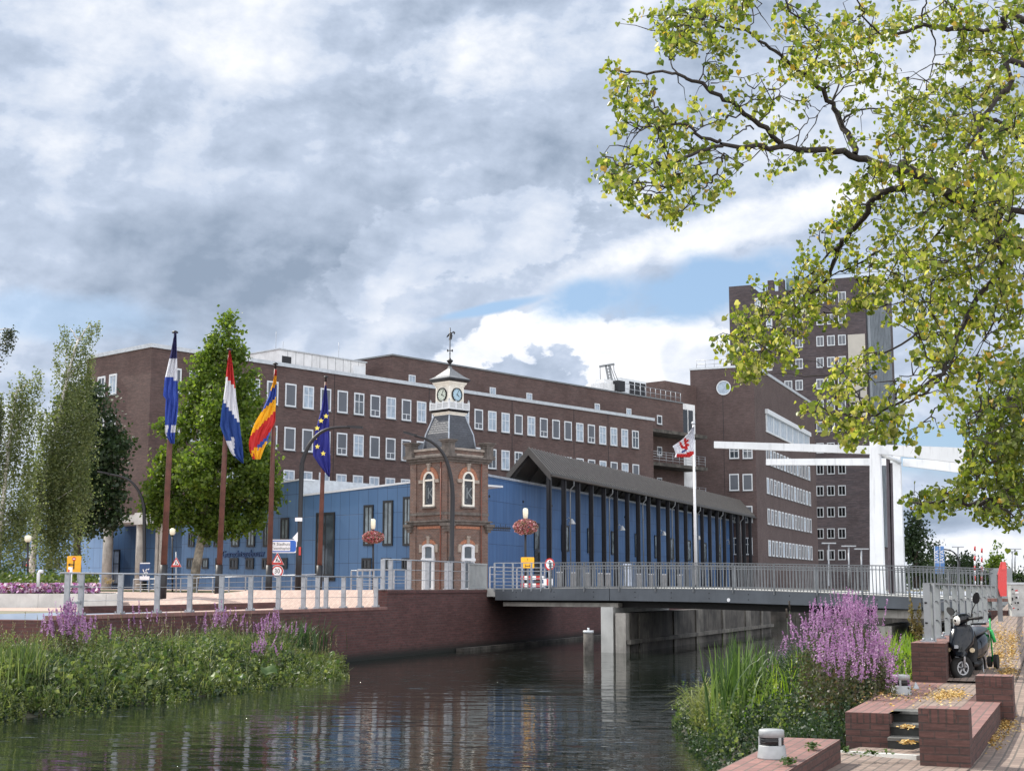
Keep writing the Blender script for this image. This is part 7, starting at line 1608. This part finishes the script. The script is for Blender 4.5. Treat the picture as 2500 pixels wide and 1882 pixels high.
# right bank
def tb_(s_): return -3.25 - np.maximum(0, s_ - 15) * .36
def zr_(s_, t_): return np.clip(-.88 + (t_ - tb_(s_)) * .40, -1.1, -.15)
def right_ok(P_):
    s_ = P_[:, 0] * cD.x + P_[:, 1] * cD.y; t_ = P_[:, 0] * nD.x + P_[:, 1] * nD.y; u = 1250 + P_[:, 0] / P_[:, 1] * FPX
    return (t_ < tL - .12) & ~((s_ < sP + .15) & (t_ > tP - .1)) & (t_ > tb_(s_) + .12 * np.sin(s_ * 3.3)) & (s_ < 27.8 + .3 * np.sin(t_ * 3))
def rpatch(n, s0, s1, t0, t1):
    P_, s_, t_ = on_ground(n, s0, s1, t0, t1, zr_); k = right_ok(P_); return P_[k], s_[k], t_[k]
B_, s_, t_ = rpatch(3600, 15.2, 27.5, -8, -2.6); h = (.22 + .45 * np.clip((t_ - tb_(s_)) / 1.6, 0, 1)) * hclump(B_, 2.0, 1.0) * np.clip((s_ - 13.5) / 3, .6, 1); tag(fastmesh('waterside_plants', *stems(B_, h, .060, .05, .07), g_dk, loc=ST(19, -5, -.3)), 'dense dark green leafy plants on the right bank below the purple flowers', 'plants', kind='stuff')
B_, s_, t_ = rpatch(420, 20, 28, -8, -2.6); h = rng.uniform(.4, .8, len(B_)); tag(fastmesh('waterside_plants', *stems(B_, h, .07, .06, .08), g_md, loc=ST(22, -5, -.3)), 'taller mid green plants on the right bank beside the water', 'plants', kind='stuff')
B_, s_, t_ = on_ground(2600, 22.5, 40, -5.2, tw0 - .06, zr_); k = (t_ < tL - .1) | (s_ > 24.0); B_, s_, t_ = B_[k], s_[k], t_[k]; h = rng.uniform(.5, 1.05, len(B_)); tag(fastmesh('bank_grass', *blades(B_, h, np.full(len(B_), .025), rng.uniform(.1, .6, len(B_))), leafmat('yellow_green_grass', [(.10, .20, .02), (.18, .30, .03), (.28, .36, .06)], trans=.5, dark=.1), loc=ST(24, -3, -.3)), 'yellow green grass between the purple flowers and the brick parapet', 'grass', kind='stuff')
def rclump(u, v, z): p = atZ(u, v, z); return (p.x, p.y, p.z)
main = thing('loosestrife', Vector(rclump(2060, 1720, -.1)), 'largest purple loosestrife mass, tall and dense, on the right bank in front of the bridge', 'flowering plant', 'purple loosestrife clumps')
bs = []; hs = []
for (u, vt, w_, n, y) in ((2068, 1478, 20, 34, 22), (2100, 1495, 22, 34, 22.3), (2130, 1500, 22, 26, 22), (2010, 1500, 16, 24, 21.6), (2040, 1508, 22, 30, 21.8), (1990, 1525, 16, 18, 21.5), (2075, 1560, 45, 46, 20.6), (2130, 1575, 35, 40, 20.6), (2030, 1590, 35, 36, 20.2), (2160, 1590, 26, 26, 20.8), (2095, 1620, 50, 26, 19.5), (2180, 1640, 18, 10, 19.8), (1960, 1545, 14, 10, 21)):
    for _ in range(n):
        uu = u + rng.normal() * w_ * .55; p = atY(uu, vt + abs(rng.normal()) * 14, y + rng.normal() * .35); gz_ = -.15; bs.append((p.x + rng.normal() * .06, p.y, gz_)); hs.append(p.z - gz_)
bs, hs = np.array(bs), np.array(hs); fastmesh('leafy_stems', *stems(bs, hs * .86, .055, .06, .05, lean=.02), purple_stem, main); fastmesh('flower_spikes', *spikes(bs, hs, .36, .026, .017), purple, main)
loosestrife('small purple loosestrife sprigs left of the largest mass', rclump(1945, 1690, -.3), .95, 1.35, 12, .30, .03, .1, .16)
loosestrife('few purple loosestrife sprigs low in the middle of the right bank', rclump(1880, 1740, -.5), .6, .85, 9, .22, .028, .1, .14)
loosestrife('low purple sprigs near the water in front of the left brick corner', rclump(1960, 1790, -.5), .25, .45, 7, .15, .025, .1, .12)
iris_m = leafmat('iris_blade', [(.03, .07, .02), (.05, .10, .03), (.10, .17, .05), (.2, .28, .1)], trans=.35, dark=.4)
for (uu, vv, n, hm, hx_, lab, w_) in ((1800, 1760, 190, 1.0, 1.7, 'tall sword shaped iris blades at the water end of the right bank', 26), (1965, 1745, 120, 1.0, 1.6, 'tall dark blades standing left of the large purple mass', 18), (1865, 1740, 100, .9, 1.5, 'thin upright blades in the middle of the right bank', 20)):
    c_ = rclump(uu, vv, -.5); o = thing('iris_clump', Vector(c_), lab, 'reeds', 'iris and reed clumps on the right bank'); B_ = np.array([rclump(uu + rng.normal() * w_, vv + rng.normal() * 8, -.5) for _ in range(n)]); fastmesh('blades', *blades(B_, rng.uniform(hm, hx_, n), np.full(n, .048), rng.uniform(.02, .38, n)), iris_m if uu != 1965 else g_dk, o)
o = thing('grass_tussock', Vector(rclump(1740, 1770, -.75)), 'pale arching grass tussock hanging over the water at the left end of the right bank', 'grass clump'); n = 900; B_ = np.array([rclump(1752 + rng.normal() * 24, 1776 + rng.normal() * 9, -.75) for _ in range(n)]); fastmesh('blades', *blades(B_, rng.uniform(.5, 1.35, n), np.full(n, .030), rng.uniform(.35, .85, n), droop=.85), leafmat('pale_grass', [(.16, .20, .06), (.24, .27, .10), (.34, .36, .18)], trans=.4, dark=.2), o)
o = thing('tall_weed', Vector(ST(23.5, -3.1, .0)), 'dry reddish dock stalk beside the first steel post', 'weed'); B_ = np.array([[*atY(2232 + rng.normal() * 9, 1500, 23.6)[:2], -.1] for _ in range(9)]); fastmesh('stalks', *spikes(B_, rng.uniform(1.1, 1.4, 9), .5, .04), leafmat('dock_seed', [(.25, .17, .07), (.18, .2, .06)], trans=.3), o)
for uu, hh, lab in ((1933, 1.55, 'dark brown bulrush stalk left of the purple flowers, shorter'), (1940, 1.7, 'tall dark bulrush stalk just left of the purple flowers')):
    p = Vector(rclump(uu, 1700, -.4)); o = thing('bulrush', p, lab, 'reeds'); MB().tube([p, p + Vector((-.05, 0, hh))], .007, 5).build('stem', g_dk, o); MB().tube([p + Vector((-.05, 0, hh)), p + Vector((-.06, 0, hh + .18))], .018, 7).build('seed_head', M['bark'], o)
# ------------------------------------------------------------------ overhanging lime trees in the foreground
def heart_leaves(P_, size, lm, name, par):
    n = len(P_); s = np.asarray(size) * rng.uniform(.45, 1.35, n); d = rng.normal(size=(n, 3)); d[:, 2] = -np.abs(d[:, 2]) - .5; d /= np.linalg.norm(d, axis=1)[:, None]
    nr = rng.normal(size=(n, 3)); nr -= (nr * d).sum(1)[:, None] * d; nr /= np.linalg.norm(nr, axis=1)[:, None]; e = np.cross(d, nr)
    fold = rng.uniform(-.1, .7, n)[:, None]
    # outline of half a heart leaf (along, across)
    half = [(0.06, .0), (-.06, .26), (.12, .47), (.42, .46), (.72, .24), (1.0, 0.0)]
    cols = []
    for a, w_ in half: cols.append((a, w_, 1)); 
    V = []
    for a, w_ in half: V.append(P_ + s[:, None] * (d * (a - .2) + e * w_ + nr * (fold * w_)))
    for a, w_ in half[1:-1]: V.append(P_ + s[:, None] * (d * (a - .2) - e * w_ + nr * (fold * w_)))
    V = np.stack(V, 1).reshape(-1, 3); K = 10; b = np.arange(n)[:, None] * K
    F = np.concatenate([b + np.array([0, 1, 2, 3]), b + np.array([0, 3, 4, 5]), b + np.array([0, 7, 6, 0]) if False else b + np.array([0, 8, 7, 6]), b + np.array([0, 5, 9, 8])])
    return fastmesh(name, V, F, lm, par)
lime1 = leafmat('foreground_lime_leaf', [(.075, .125, .020), (.145, .20, .030), (.24, .29, .045), (.36, .38, .08), (.52, .49, .22)], trans=.6, rough=.36, yellow=.03, dark=.3, nscale=1.4)
lime2 = leafmat('second_lime_leaf', [(.065, .105, .016), (.105, .15, .022), (.16, .20, .03), (.26, .27, .06)], trans=.55, rough=.45, yellow=.02, dark=.35, nscale=1.0)
YT = 12.5
def dz(u, v): return YT + .9 * math.sin(u * .006 + v * .004) + .5 * math.sin(v * .011)
def bp(u, v, dy=0.0): return atY(u, v, dz(u, v) + dy)
T1 = thing('lime_tree', ST(13.5, 1.6, .1), 'large foreground lime tree whose leafy branches hang into the upper right of the picture', 'tree')
trunk_base = Vector((7.6, 12.8, .1)); fork = Vector((6.9, 12.7, 3.2))
wd = MB(); wd.tube([trunk_base, trunk_base.lerp(fork, .5) + Vector((.05, 0, 0)), fork, fork + Vector((.2, .1, 2.6))], [.34, .27, .22, .12], 10)
def br_(pts, r0, r1, y=None, root=None):
    P_ = [bp(*p) for p in pts]
    if root is not None: P_ = [root] + P_
    sm = []
    for i in range(len(P_) - 1):
        p0 = P_[max(i - 1, 0)]; p1 = P_[i]; p2 = P_[i + 1]; p3 = P_[min(i + 2, len(P_) - 1)]
        for k in range(4):
            t = k / 4; q_ = .5 * ((2 * p1) + (-p0 + p2) * t + (2 * p0 - 5 * p1 + 4 * p2 - p3) * t * t + (-p0 + 3 * p1 - 3 * p2 + p3) * t ** 3); sm.append(q_ + Vector(rng.normal(size=3) * .012))
    sm.append(P_[-1]); n_ = len(sm); wd.tube(sm, [r0 + (r1 - r0) * k / (n_ - 1) for k in range(n_)], 7, cap=False); return sm
SK = []
def addb(*a, **k): SK.extend(br_(*a, **k))
addb([(2300, 462), (2200, 425), (2145, 400), (2080, 380), (1990, 368), (1905, 360), (1830, 357), (1760, 352)], .050, .016, root=fork)
addb([(1912, 358), (1870, 318), (1800, 262), (1740, 222), (1690, 195), (1640, 182), (1560, 180), (1500, 172)], .026, .008)
addb([(2092, 380), (2060, 310), (2030, 255), (1985, 200), (1965, 185)], .032, .018)
addb([(1965, 185), (1915, 142), (1870, 110), (1800, 72), (1730, 62), (1680, 80)], .018, .007)
addb([(1965, 185), (2000, 110), (1960, 60), (1925, 20), (1910, -30)], .012, .006)
addb([(1760, 352), (1700, 325), (1670, 303), (1590, 312), (1530, 300)], .016, .006); addb([(1650, 300), (1610, 270), (1592, 245), (1600, 215)], .010, .005)
addb([(1770, 356), (1700, 372), (1640, 395), (1580, 405), (1520, 400), (1470, 382)], .016, .006); addb([(1770, 375), (1750, 420), (1730, 450), (1700, 475), (1660, 520)], .010, .004); addb([(1710, 395), (1690, 425), (1650, 450), (1600, 470)], .010, .004)
addb([(1808, 275), (1770, 290), (1730, 305), (1680, 312)], .008, .004); addb([(1845, 305), (1810, 318), (1775, 345)], .008, .004); addb([(1860, 300), (1875, 265), (1900, 235), (1915, 200)], .008, .004)
addb([(1713, 200), (1717, 160), (1735, 125)], .007, .003); addb([(1825, 78), (1840, 45), (1860, 10)], .006, .003); addb([(1652, 182), (1635, 150), (1640, 110), (1680, 75)], .007, .003)
addb([(2035, 250), (2055, 190), (2100, 160), (2130, 120)], .010, .004); addb([(2030, 255), (2060, 215), (2120, 195)], .008, .004); addb([(2055, 305), (2090, 270), (2160, 264), (2220, 262)], .012, .005); addb([(1945, 360), (1955, 320), (1985, 285), (2018, 262)], .007, .003)
addb([(2260, 440), (2190, 460), (2140, 480), (2115, 520), (2075, 570), (2048, 600), (2040, 625), (2010, 690), (1960, 740), (1945, 765)], .036, .010)
addb([(2150, 612), (2100, 640), (2050, 665), (2000, 690)], .012, .005); addb([(2048, 600), (2010, 635), (1975, 670), (1920, 720), (1870, 790), (1830, 820)], .012, .004)
addb([(2520, 62), (2450, 70), (2400, 75), (2310, 70), (2255, 64), (2200, 78), (2150, 85)], .040, .014, root=fork + Vector((.2, .1, 2.2)))
addb([(2255, 64), (2250, 30), (2262, 0), (2265, -40)], .010, .006); addb([(2275, 68), (2283, 110), (2280, 150), (2262, 165)], .009, .004); addb([(2150, 85), (2110, 40), (2095, 0), (2090, -40)], .010, .006)
addb([(2520, 170), (2460, 220), (2430, 245), (2380, 330), (2330, 400), (2290, 450)], .034, .012, root=fork + Vector((.1, .1, 1.2)))
addb([(2440, 300), (2420, 420), (2430, 560), (2442, 640), (2435, 760), (2400, 830)], .020, .006, root=fork + Vector((0, 0, .6))); addb([(2410, 470), (2340, 520), (2280, 580), (2230, 640)], .014, .005)
addb([(2510, 520), (2450, 640), (2380, 740), (2330, 840), (2300, 900), (2260, 940), (2210, 975), (2160, 1000), (2130, 1010), (2060, 1010)], .030, .006, root=fork + Vector((.1, 0, .2)))
addb([(2330, 860), (2290, 930), (2240, 970), (2200, 995), (2150, 1025)], .014, .004); addb([(2310, 890), (2315, 950), (2290, 1000), (2240, 1040), (2200, 1060)], .008, .003); addb([(2280, 900), (2240, 915), (2200, 918), (2190, 930)], .006, .003); addb([(2260, 800), (2180, 850), (2110, 880), (2060, 905), (2030, 915)], .010, .004); addb([(2385, 870), (2388, 940), (2392, 1000), (2380, 1040)], .012, .004); addb([(2130, 1010), (2090, 1018), (2050, 1012), (2020, 1000)], .006, .003)
SKn = np.array([tuple(p) for p in SK])
# leaf masses: (u, v, ru, rv, density)
LB = [(1640, 30, 60, 30, 1), (1720, 20, 60, 26, 1), (1790, 25, 40, 30, .8), (1830, 10, 30, 20, .7), (1625, 70, 30, 30, 1), (1650, 95, 35, 30, 1.1), (1620, 32, 18, 16, .7), (1700, 70, 45, 25, .8), (1780, 55, 30, 22, .8), (1640, 120, 22, 30, 1.1), (1675, 110, 22, 30, .9), (1620, 150, 12, 14, .6), (1690, 130, 22, 20, .8), (1745, 100, 34, 25, .8), (1770, 125, 26, 22, .9), (1760, 160, 30, 28, .9), (1740, 190, 16, 10, .6), (1820, 100, 18, 12, .5), (1855, 85, 14, 14, .5),
      (1490, 165, 26, 16, .7), (1510, 200, 28, 25, .9), (1545, 225, 34, 36, 1), (1550, 250, 22, 24, .9), (1590, 190, 26, 12, .5), (1580, 255, 22, 18, .7), (1530, 280, 24, 22, .9), (1505, 300, 16, 22, .9), (1560, 300, 14, 8, .4), (1610, 290, 38, 26, 1), (1640, 300, 30, 28, 1.1), (1680, 300, 24, 20, .7), (1700, 250, 18, 26, .6), (1740, 280, 16, 12, .7), (1760, 300, 24, 22, .7), (1755, 220, 12, 12, .5), (1780, 240, 24, 24, .8), (1810, 300, 12, 10, .6), (1835, 260, 16, 18, .6), (1870, 265, 26, 26, .9), (1895, 300, 26, 20, .9), (1800, 205, 10, 10, .4),
      (1460, 385, 14, 12, .7), (1455, 415, 14, 10, .7), (1490, 400, 26, 22, .9), (1510, 430, 36, 22, 1.1), (1560, 380, 34, 26, .9), (1540, 425, 24, 20, 1), (1600, 410, 30, 20, 1), (1640, 395, 30, 22, 1.1), (1620, 350, 28, 20, .8), (1680, 350, 34, 24, 1), (1720, 370, 34, 24, 1), (1650, 440, 40, 26, 1), (1700, 430, 34, 26, 1), (1750, 450, 28, 22, .9), (1780, 440, 22, 20, .8), (1490, 455, 24, 18, 1), (1540, 470, 30, 22, 1), (1530, 505, 18, 12, 1), (1600, 490, 34, 22, .9), (1640, 510, 34, 20, 1.1), (1680, 490, 26, 18, .9), (1650, 540, 18, 16, 1.1), (1740, 490, 24, 14, .8), (1770, 400, 14, 14, .6), (1800, 390, 14, 18, .7), (1825, 365, 22, 12, .7), (1850, 350, 26, 14, .8), (1880, 345, 14, 12, .6),
      (1900, 415, 20, 14, 1), (1880, 425, 12, 10, 1), (1930, 395, 26, 16, .9), (1950, 380, 18, 12, .7), (1970, 355, 16, 12, .7), (2010, 330, 16, 12, .5), (2030, 375, 26, 14, .7), (2030, 410, 20, 12, .6), (2000, 390, 14, 12, .5), (2085, 340, 18, 22, .6), (2060, 280, 14, 10, .6),
      (1910, 20, 22, 20, .8), (1900, 50, 16, 20, .8), (1940, 50, 26, 34, .8), (1980, 30, 20, 30, .7), (1990, 60, 22, 20, .8), (1895, 90, 10, 14, .6), (1960, 95, 30, 24, 1), (2000, 100, 28, 26, 1.1), (2050, 60, 32, 26, 1), (2080, 50, 24, 22, .9), (2100, 90, 34, 28, 1.1), (2050, 110, 34, 28, 1.1), (2120, 25, 28, 22, .8), (2140, 90, 30, 26, .9), (2170, 110, 26, 26, .9), (1960, 150, 36, 34, 1.1), (1990, 180, 26, 30, 1.1), (1930, 165, 26, 22, 1), (1900, 185, 26, 14, .8), (1865, 190, 18, 10, .7), (2010, 210, 24, 14, .8), (1950, 200, 16, 16, .9), (2030, 150, 30, 26, .9), (2060, 170, 24, 24, .8), (2090, 140, 26, 24, .8), (1950, 250, 22, 18, .7), (2080, 200, 20, 16, .5), (2120, 170, 34, 24, .9), (2150, 160, 34, 22, .8), (2160, 200, 28, 16, .7), (2090, 245, 30, 18, .9), (2140, 220, 22, 14, .5), (1960, 265, 12, 10, .6), (2060, 175, 10, 10, .4),
      (2200, 20, 26, 18, .7), (2180, 60, 34, 24, .8), (2220, 60, 28, 26, .9), (2230, 90, 22, 20, .8), (2320, 30, 40, 30, .9), (2390, 20, 50, 32, 1), (2460, 25, 50, 34, 1.1), (2300, 60, 30, 22, .7), (2370, 70, 44, 26, 1), (2450, 80, 50, 30, 1), (2350, 110, 38, 24, 1), (2420, 130, 50, 30, 1.1), (2480, 120, 34, 34, 1), (2310, 110, 18, 14, .6), (2330, 150, 34, 26, 1), (2390, 180, 46, 24, 1), (2460, 190, 44, 30, 1.1), (2300, 165, 14, 16, .7), (2270, 30, 18, 16, .3),
      (2180, 200, 18, 18, .6), (2210, 220, 28, 26, .9), (2240, 240, 34, 30, 1.1), (2280, 200, 26, 24, .9), (2310, 230, 34, 30, 1.1), (2360, 240, 44, 36, 1.2), (2430, 250, 50, 36, 1.2), (2490, 270, 34, 46, 1.2), (2160, 280, 30, 26, .8), (2200, 280, 34, 30, 1.1), (2260, 300, 44, 36, 1.2), (2330, 310, 50, 40, 1.3), (2410, 320, 54, 42, 1.3), (2480, 350, 44, 50, 1.2), (2150, 340, 22, 20, .8), (2180, 340, 34, 34, 1), (2240, 370, 44, 40, 1.2), (2310, 390, 50, 44, 1.3), (2390, 410, 54, 46, 1.3), (2470, 440, 50, 54, 1.2), (2160, 400, 30, 26, .9), (2200, 430, 44, 34, 1.1), (2260, 450, 44, 40, 1.2), (2340, 470, 54, 46, 1.3), (2430, 510, 58, 50, 1.3),
      (2090, 440, 24, 24, .9), (2120, 430, 28, 22, 1), (2070, 490, 26, 26, 1), (2100, 500, 30, 34, 1.1), (2140, 470, 26, 26, .9), (2050, 545, 24, 22, 1), (2090, 545, 26, 24, 1), (1995, 555, 13, 11, .9), (2015, 575, 20, 10, .6), (1962, 583, 8, 8, .7), (1950, 600, 10, 8, .6), (1965, 610, 14, 16, .8), (1975, 635, 22, 24, 1), (2030, 600, 20, 20, .7), (2080, 600, 26, 22, .8), (2060, 635, 30, 22, .9), (1950, 655, 16, 20, 1), (2000, 660, 26, 22, 1), (2120, 620, 20, 24, .7), (2090, 665, 22, 16, .7),
      (2180, 500, 34, 34, 1), (2240, 530, 44, 44, 1.2), (2310, 560, 54, 50, 1.3), (2400, 600, 60, 56, 1.3), (2480, 590, 44, 60, 1.2), (2160, 570, 26, 34, 1), (2200, 610, 40, 40, 1.2), (2270, 650, 50, 46, 1.3), (2350, 670, 54, 50, 1.3), (2440, 700, 56, 56, 1.3), (2150, 640, 26, 26, 1), (2170, 690, 38, 34, 1.2), (2230, 720, 40, 36, 1.3), (2130, 690, 24, 26, 1), (2300, 740, 50, 44, 1.3), (2390, 770, 54, 44, 1.2), (2150, 740, 30, 22, 1.1), (2200, 760, 30, 24, 1.1), (2480, 790, 40, 40, 1), (2260, 790, 34, 24, 1), (2320, 800, 34, 28, 1.1), (2250, 830, 30, 22, .9), (2290, 850, 34, 26, 1),
      (1840, 690, 20, 12, .5), (1860, 720, 26, 18, .9), (1820, 745, 22, 20, 1), (1840, 780, 36, 30, 1.2), (1890, 750, 36, 30, 1.1), (1800, 800, 26, 24, 1.1), (1950, 710, 34, 30, 1.1), (1930, 750, 36, 30, 1.1), (1980, 740, 34, 30, 1.1), (2020, 720, 30, 24, .9), (2050, 750, 30, 20, .8), (2090, 745, 30, 22, 1), (1780, 835, 20, 20, 1.1), (1756, 838, 12, 8, .8), (1810, 850, 40, 30, 1.3), (1870, 830, 44, 34, 1.3), (1930, 810, 36, 28, 1.2), (1980, 790, 30, 18, .9), (1790, 880, 22, 24, 1.2), (1840, 890, 44, 28, 1.2), (1900, 870, 36, 24, 1.1), (1800, 920, 26, 20, 1.1), (1850, 920, 26, 14, .9), (2020, 700, 20, 16, .8), (2040, 780, 30, 12, .7), (1990, 680, 22, 20, .9), (2110, 710, 26, 22, 1), (1940, 895, 16, 10, .7)]
LC = [(2125, 870, 22, 20, .9), (2150, 880, 22, 16, .8), (2100, 900, 30, 22, 1), (2060, 905, 24, 18, 1), (2090, 930, 30, 16, 1), (2030, 940, 26, 18, 1), (2060, 960, 30, 18, .9), (2010, 960, 16, 12, .8), (1990, 1000, 22, 14, 1), (2020, 1010, 26, 20, 1.1), (2000, 1035, 16, 14, .9), (2050, 1030, 24, 18, .9), (2090, 1000, 24, 14, 1), (2130, 990, 26, 16, 1), (2100, 1040, 34, 22, 1.1), (2060, 1065, 26, 16, 1), (2140, 1040, 34, 22, 1.1), (2090, 1085, 24, 14, 1), (2180, 1040, 26, 20, 1), (2200, 1010, 20, 16, .8), (2160, 1070, 22, 14, .8), (2220, 1070, 20, 18, .9), (2190, 990, 18, 16, .7), (2170, 960, 16, 24, .7), (2200, 955, 20, 16, .7), (2240, 950, 26, 18, .7), (2260, 920, 20, 16, .7), (2250, 870, 22, 16, .9), (2300, 880, 30, 26, 1), (2340, 890, 26, 22, .9), (2380, 880, 30, 26, .9), (2270, 940, 16, 10, .5), (2310, 960, 30, 22, .8), (2280, 1035, 12, 12, .9), (2305, 1020, 10, 10, .6), (2340, 940, 24, 22, .7), (2380, 930, 22, 22, .7), (2290, 1000, 10, 6, .4), (2340, 1030, 12, 10, .8), (2420, 900, 34, 24, .8), (2460, 870, 26, 18, .7)]
def leaf_pts(blobs, dens, depth, yf, leaf):
    out = []
    for (u, v, ru, rv, k) in blobs:
        y0 = yf(u, v); n = int(dens * k * ru * rv / 100); 
        cl = max(3, n // 11); cu_ = u + rng.normal(size=cl) * ru * .52; cv_ = v + rng.normal(size=cl) * rv * .52; cd_ = rng.normal(size=cl) * depth * .55
        j = rng.integers(0, cl, n); sp = leaf * .9
        for a in range(n):
            p = atY(cu_[j[a]], cv_[j[a]], y0 + cd_[j[a]]); out.append((p.x + rng.normal() * sp, p.y + rng.normal() * sp, p.z + rng.normal() * sp))
    return np.array(out)
P1 = leaf_pts([b for b in LB if b[0] < 2150 or b[1] < 180], 9.5, .75, dz, .045); P0 = leaf_pts([b for b in LB if not (b[0] < 2150 or b[1] < 180)], 8.6, 1.2, dz, .05); P1 = np.concatenate([P1, P0]); P2 = leaf_pts(LC, 10.0, .6, dz, .045)
P1 = np.concatenate([P1, P2])
# twigs: join leaf clumps to the nearest branch
def twigs(mb, P_, sk, every, rmax, r=.0035):
    idx = rng.permutation(len(P_))[:every]; use = {}; sk = [tuple(q) for q in sk]; ska = np.array(sk)
    for i in idx:
        p = P_[i]; d = np.linalg.norm(ska - p, axis=1); j = int(np.argmin(d)); use[j] = use.get(j, 0) + 1
        if .12 < d[j] < rmax and use[j] < 5:
            if rng.uniform() < .6: ska = np.concatenate([ska, (ska[j] * .45 + p * .55)[None]])
            a = Vector(ska[j]); b = Vector(p); m1 = a.lerp(b, .5) + Vector(rng.normal(size=3) * d[j] * .12) + U * d[j] * .08; mb.tube([a, a.lerp(m1, .5) + Vector(rng.normal(size=3) * d[j] * .05), m1, b], [r * 1.8, r * 1.4, r, r * .5], 4, cap=False, smooth=False)
twigs(wd, P1, SKn, 2000, 1.5)
wd.build('branches', mat('lime_bark', (.028, .022, .020), .9, var=.4, scale=20, bump=.6), T1)
heart_leaves(P1, .047, lime1, 'leaves', T1); print('leaves tree1', len(P1))
# second, farther lime on the right
Y2 = 24.0; T2 = thing('lime_tree', Vector((Y2 * .40, Y2, 0.4)), 'second lime tree farther back with smaller looking leaves beside the white drawbridge', 'tree'); w2_ = MB(); SK = []
tb = Vector((9.9, Y2, .3)); tf = Vector((9.6, Y2, 4.2)); w2_.tube([tb, tb.lerp(tf, .5), tf, tf + Vector((.2, .2, 4))], [.3, .25, .2, .1], 10)
def b2_(pts, r0, r1, root=None):
    P_ = ([root] if root is not None else []) + [atY(u, v, Y2 + .8 * math.sin(u * .01)) for u, v in pts]; sm = []
    for i in range(len(P_) - 1):
        for k in range(4): sm.append(P_[i].lerp(P_[i + 1], k / 4) + Vector(rng.normal(size=3) * .03))
    sm.append(P_[-1]); w2_.tube(sm, [r0 + (r1 - r0) * k / (len(sm) - 1) for k in range(len(sm))], 6, cap=False); SK.extend(sm)
b2_([(2490, 1180), (2460, 1190), (2420, 1220), (2380, 1230), (2320, 1215), (2270, 1225), (2230, 1228)], .06, .012, tf); b2_([(2500, 1050), (2460, 1090), (2420, 1130), (2380, 1180)], .05, .015, tf + U * 1.5); b2_([(2500, 950), (2450, 980), (2400, 1000), (2370, 1010)], .05, .012, tf + U * 2); b2_([(2470, 1200), (2450, 1240), (2470, 1265)], .02, .008); b2_([(2440, 1210), (2400, 1240), (2390, 1255)], .02, .008)
L2 = [(2480, 900, 40, 30, 1), (2440, 930, 34, 26, .9), (2500, 960, 40, 40, 1.2), (2400, 970, 30, 24, .8), (2370, 1000, 22, 18, .8), (2450, 990, 44, 34, 1.2), (2420, 1030, 40, 34, 1.2), (2490, 1040, 40, 44, 1.3), (2370, 1040, 20, 20, .7), (2390, 1080, 26, 30, 1.1), (2440, 1090, 44, 40, 1.3), (2490, 1120, 40, 44, 1.3), (2370, 1110, 18, 24, 1), (2410, 1140, 40, 30, 1.2), (2380, 1160, 30, 24, 1), (2350, 1185, 28, 20, 1), (2450, 1170, 44, 36, 1.2), (2330, 1200, 26, 18, 1), (2490, 1200, 34, 40, 1.2), (2290, 1205, 24, 16, 1), (2260, 1215, 22, 14, 1), (2235, 1228, 18, 12, 1), (2225, 1230, 10, 10, .8), (2280, 1235, 24, 14, .9), (2310, 1230, 24, 18, 1), (2260, 1240, 12, 8, .8), (2340, 1225, 22, 14, .8), (2400, 1205, 34, 24, .8), (2430, 1230, 34, 22, 1), (2405, 1245, 24, 20, 1.1), (2385, 1240, 18, 16, .9), (2470, 1235, 34, 24, 1.1), (2460, 1268, 26, 14, 1.1), (2490, 1270, 18, 14, 1), (2290, 1255, 6, 6, .8), (2410, 1262, 12, 9, 1), (2496, 1340, 5, 5, 1)]
Pb = leaf_pts(L2, 15, 1.5, lambda u, v: Y2, .09); twigs(w2_, Pb, np.array([tuple(p) for p in SK]), 500, 2.6, .006)
w2_.build('branches', MATS['lime_bark'], T2); heart_leaves(Pb, .088, lime2, 'leaves', T2); print('leaves tree2', len(Pb))
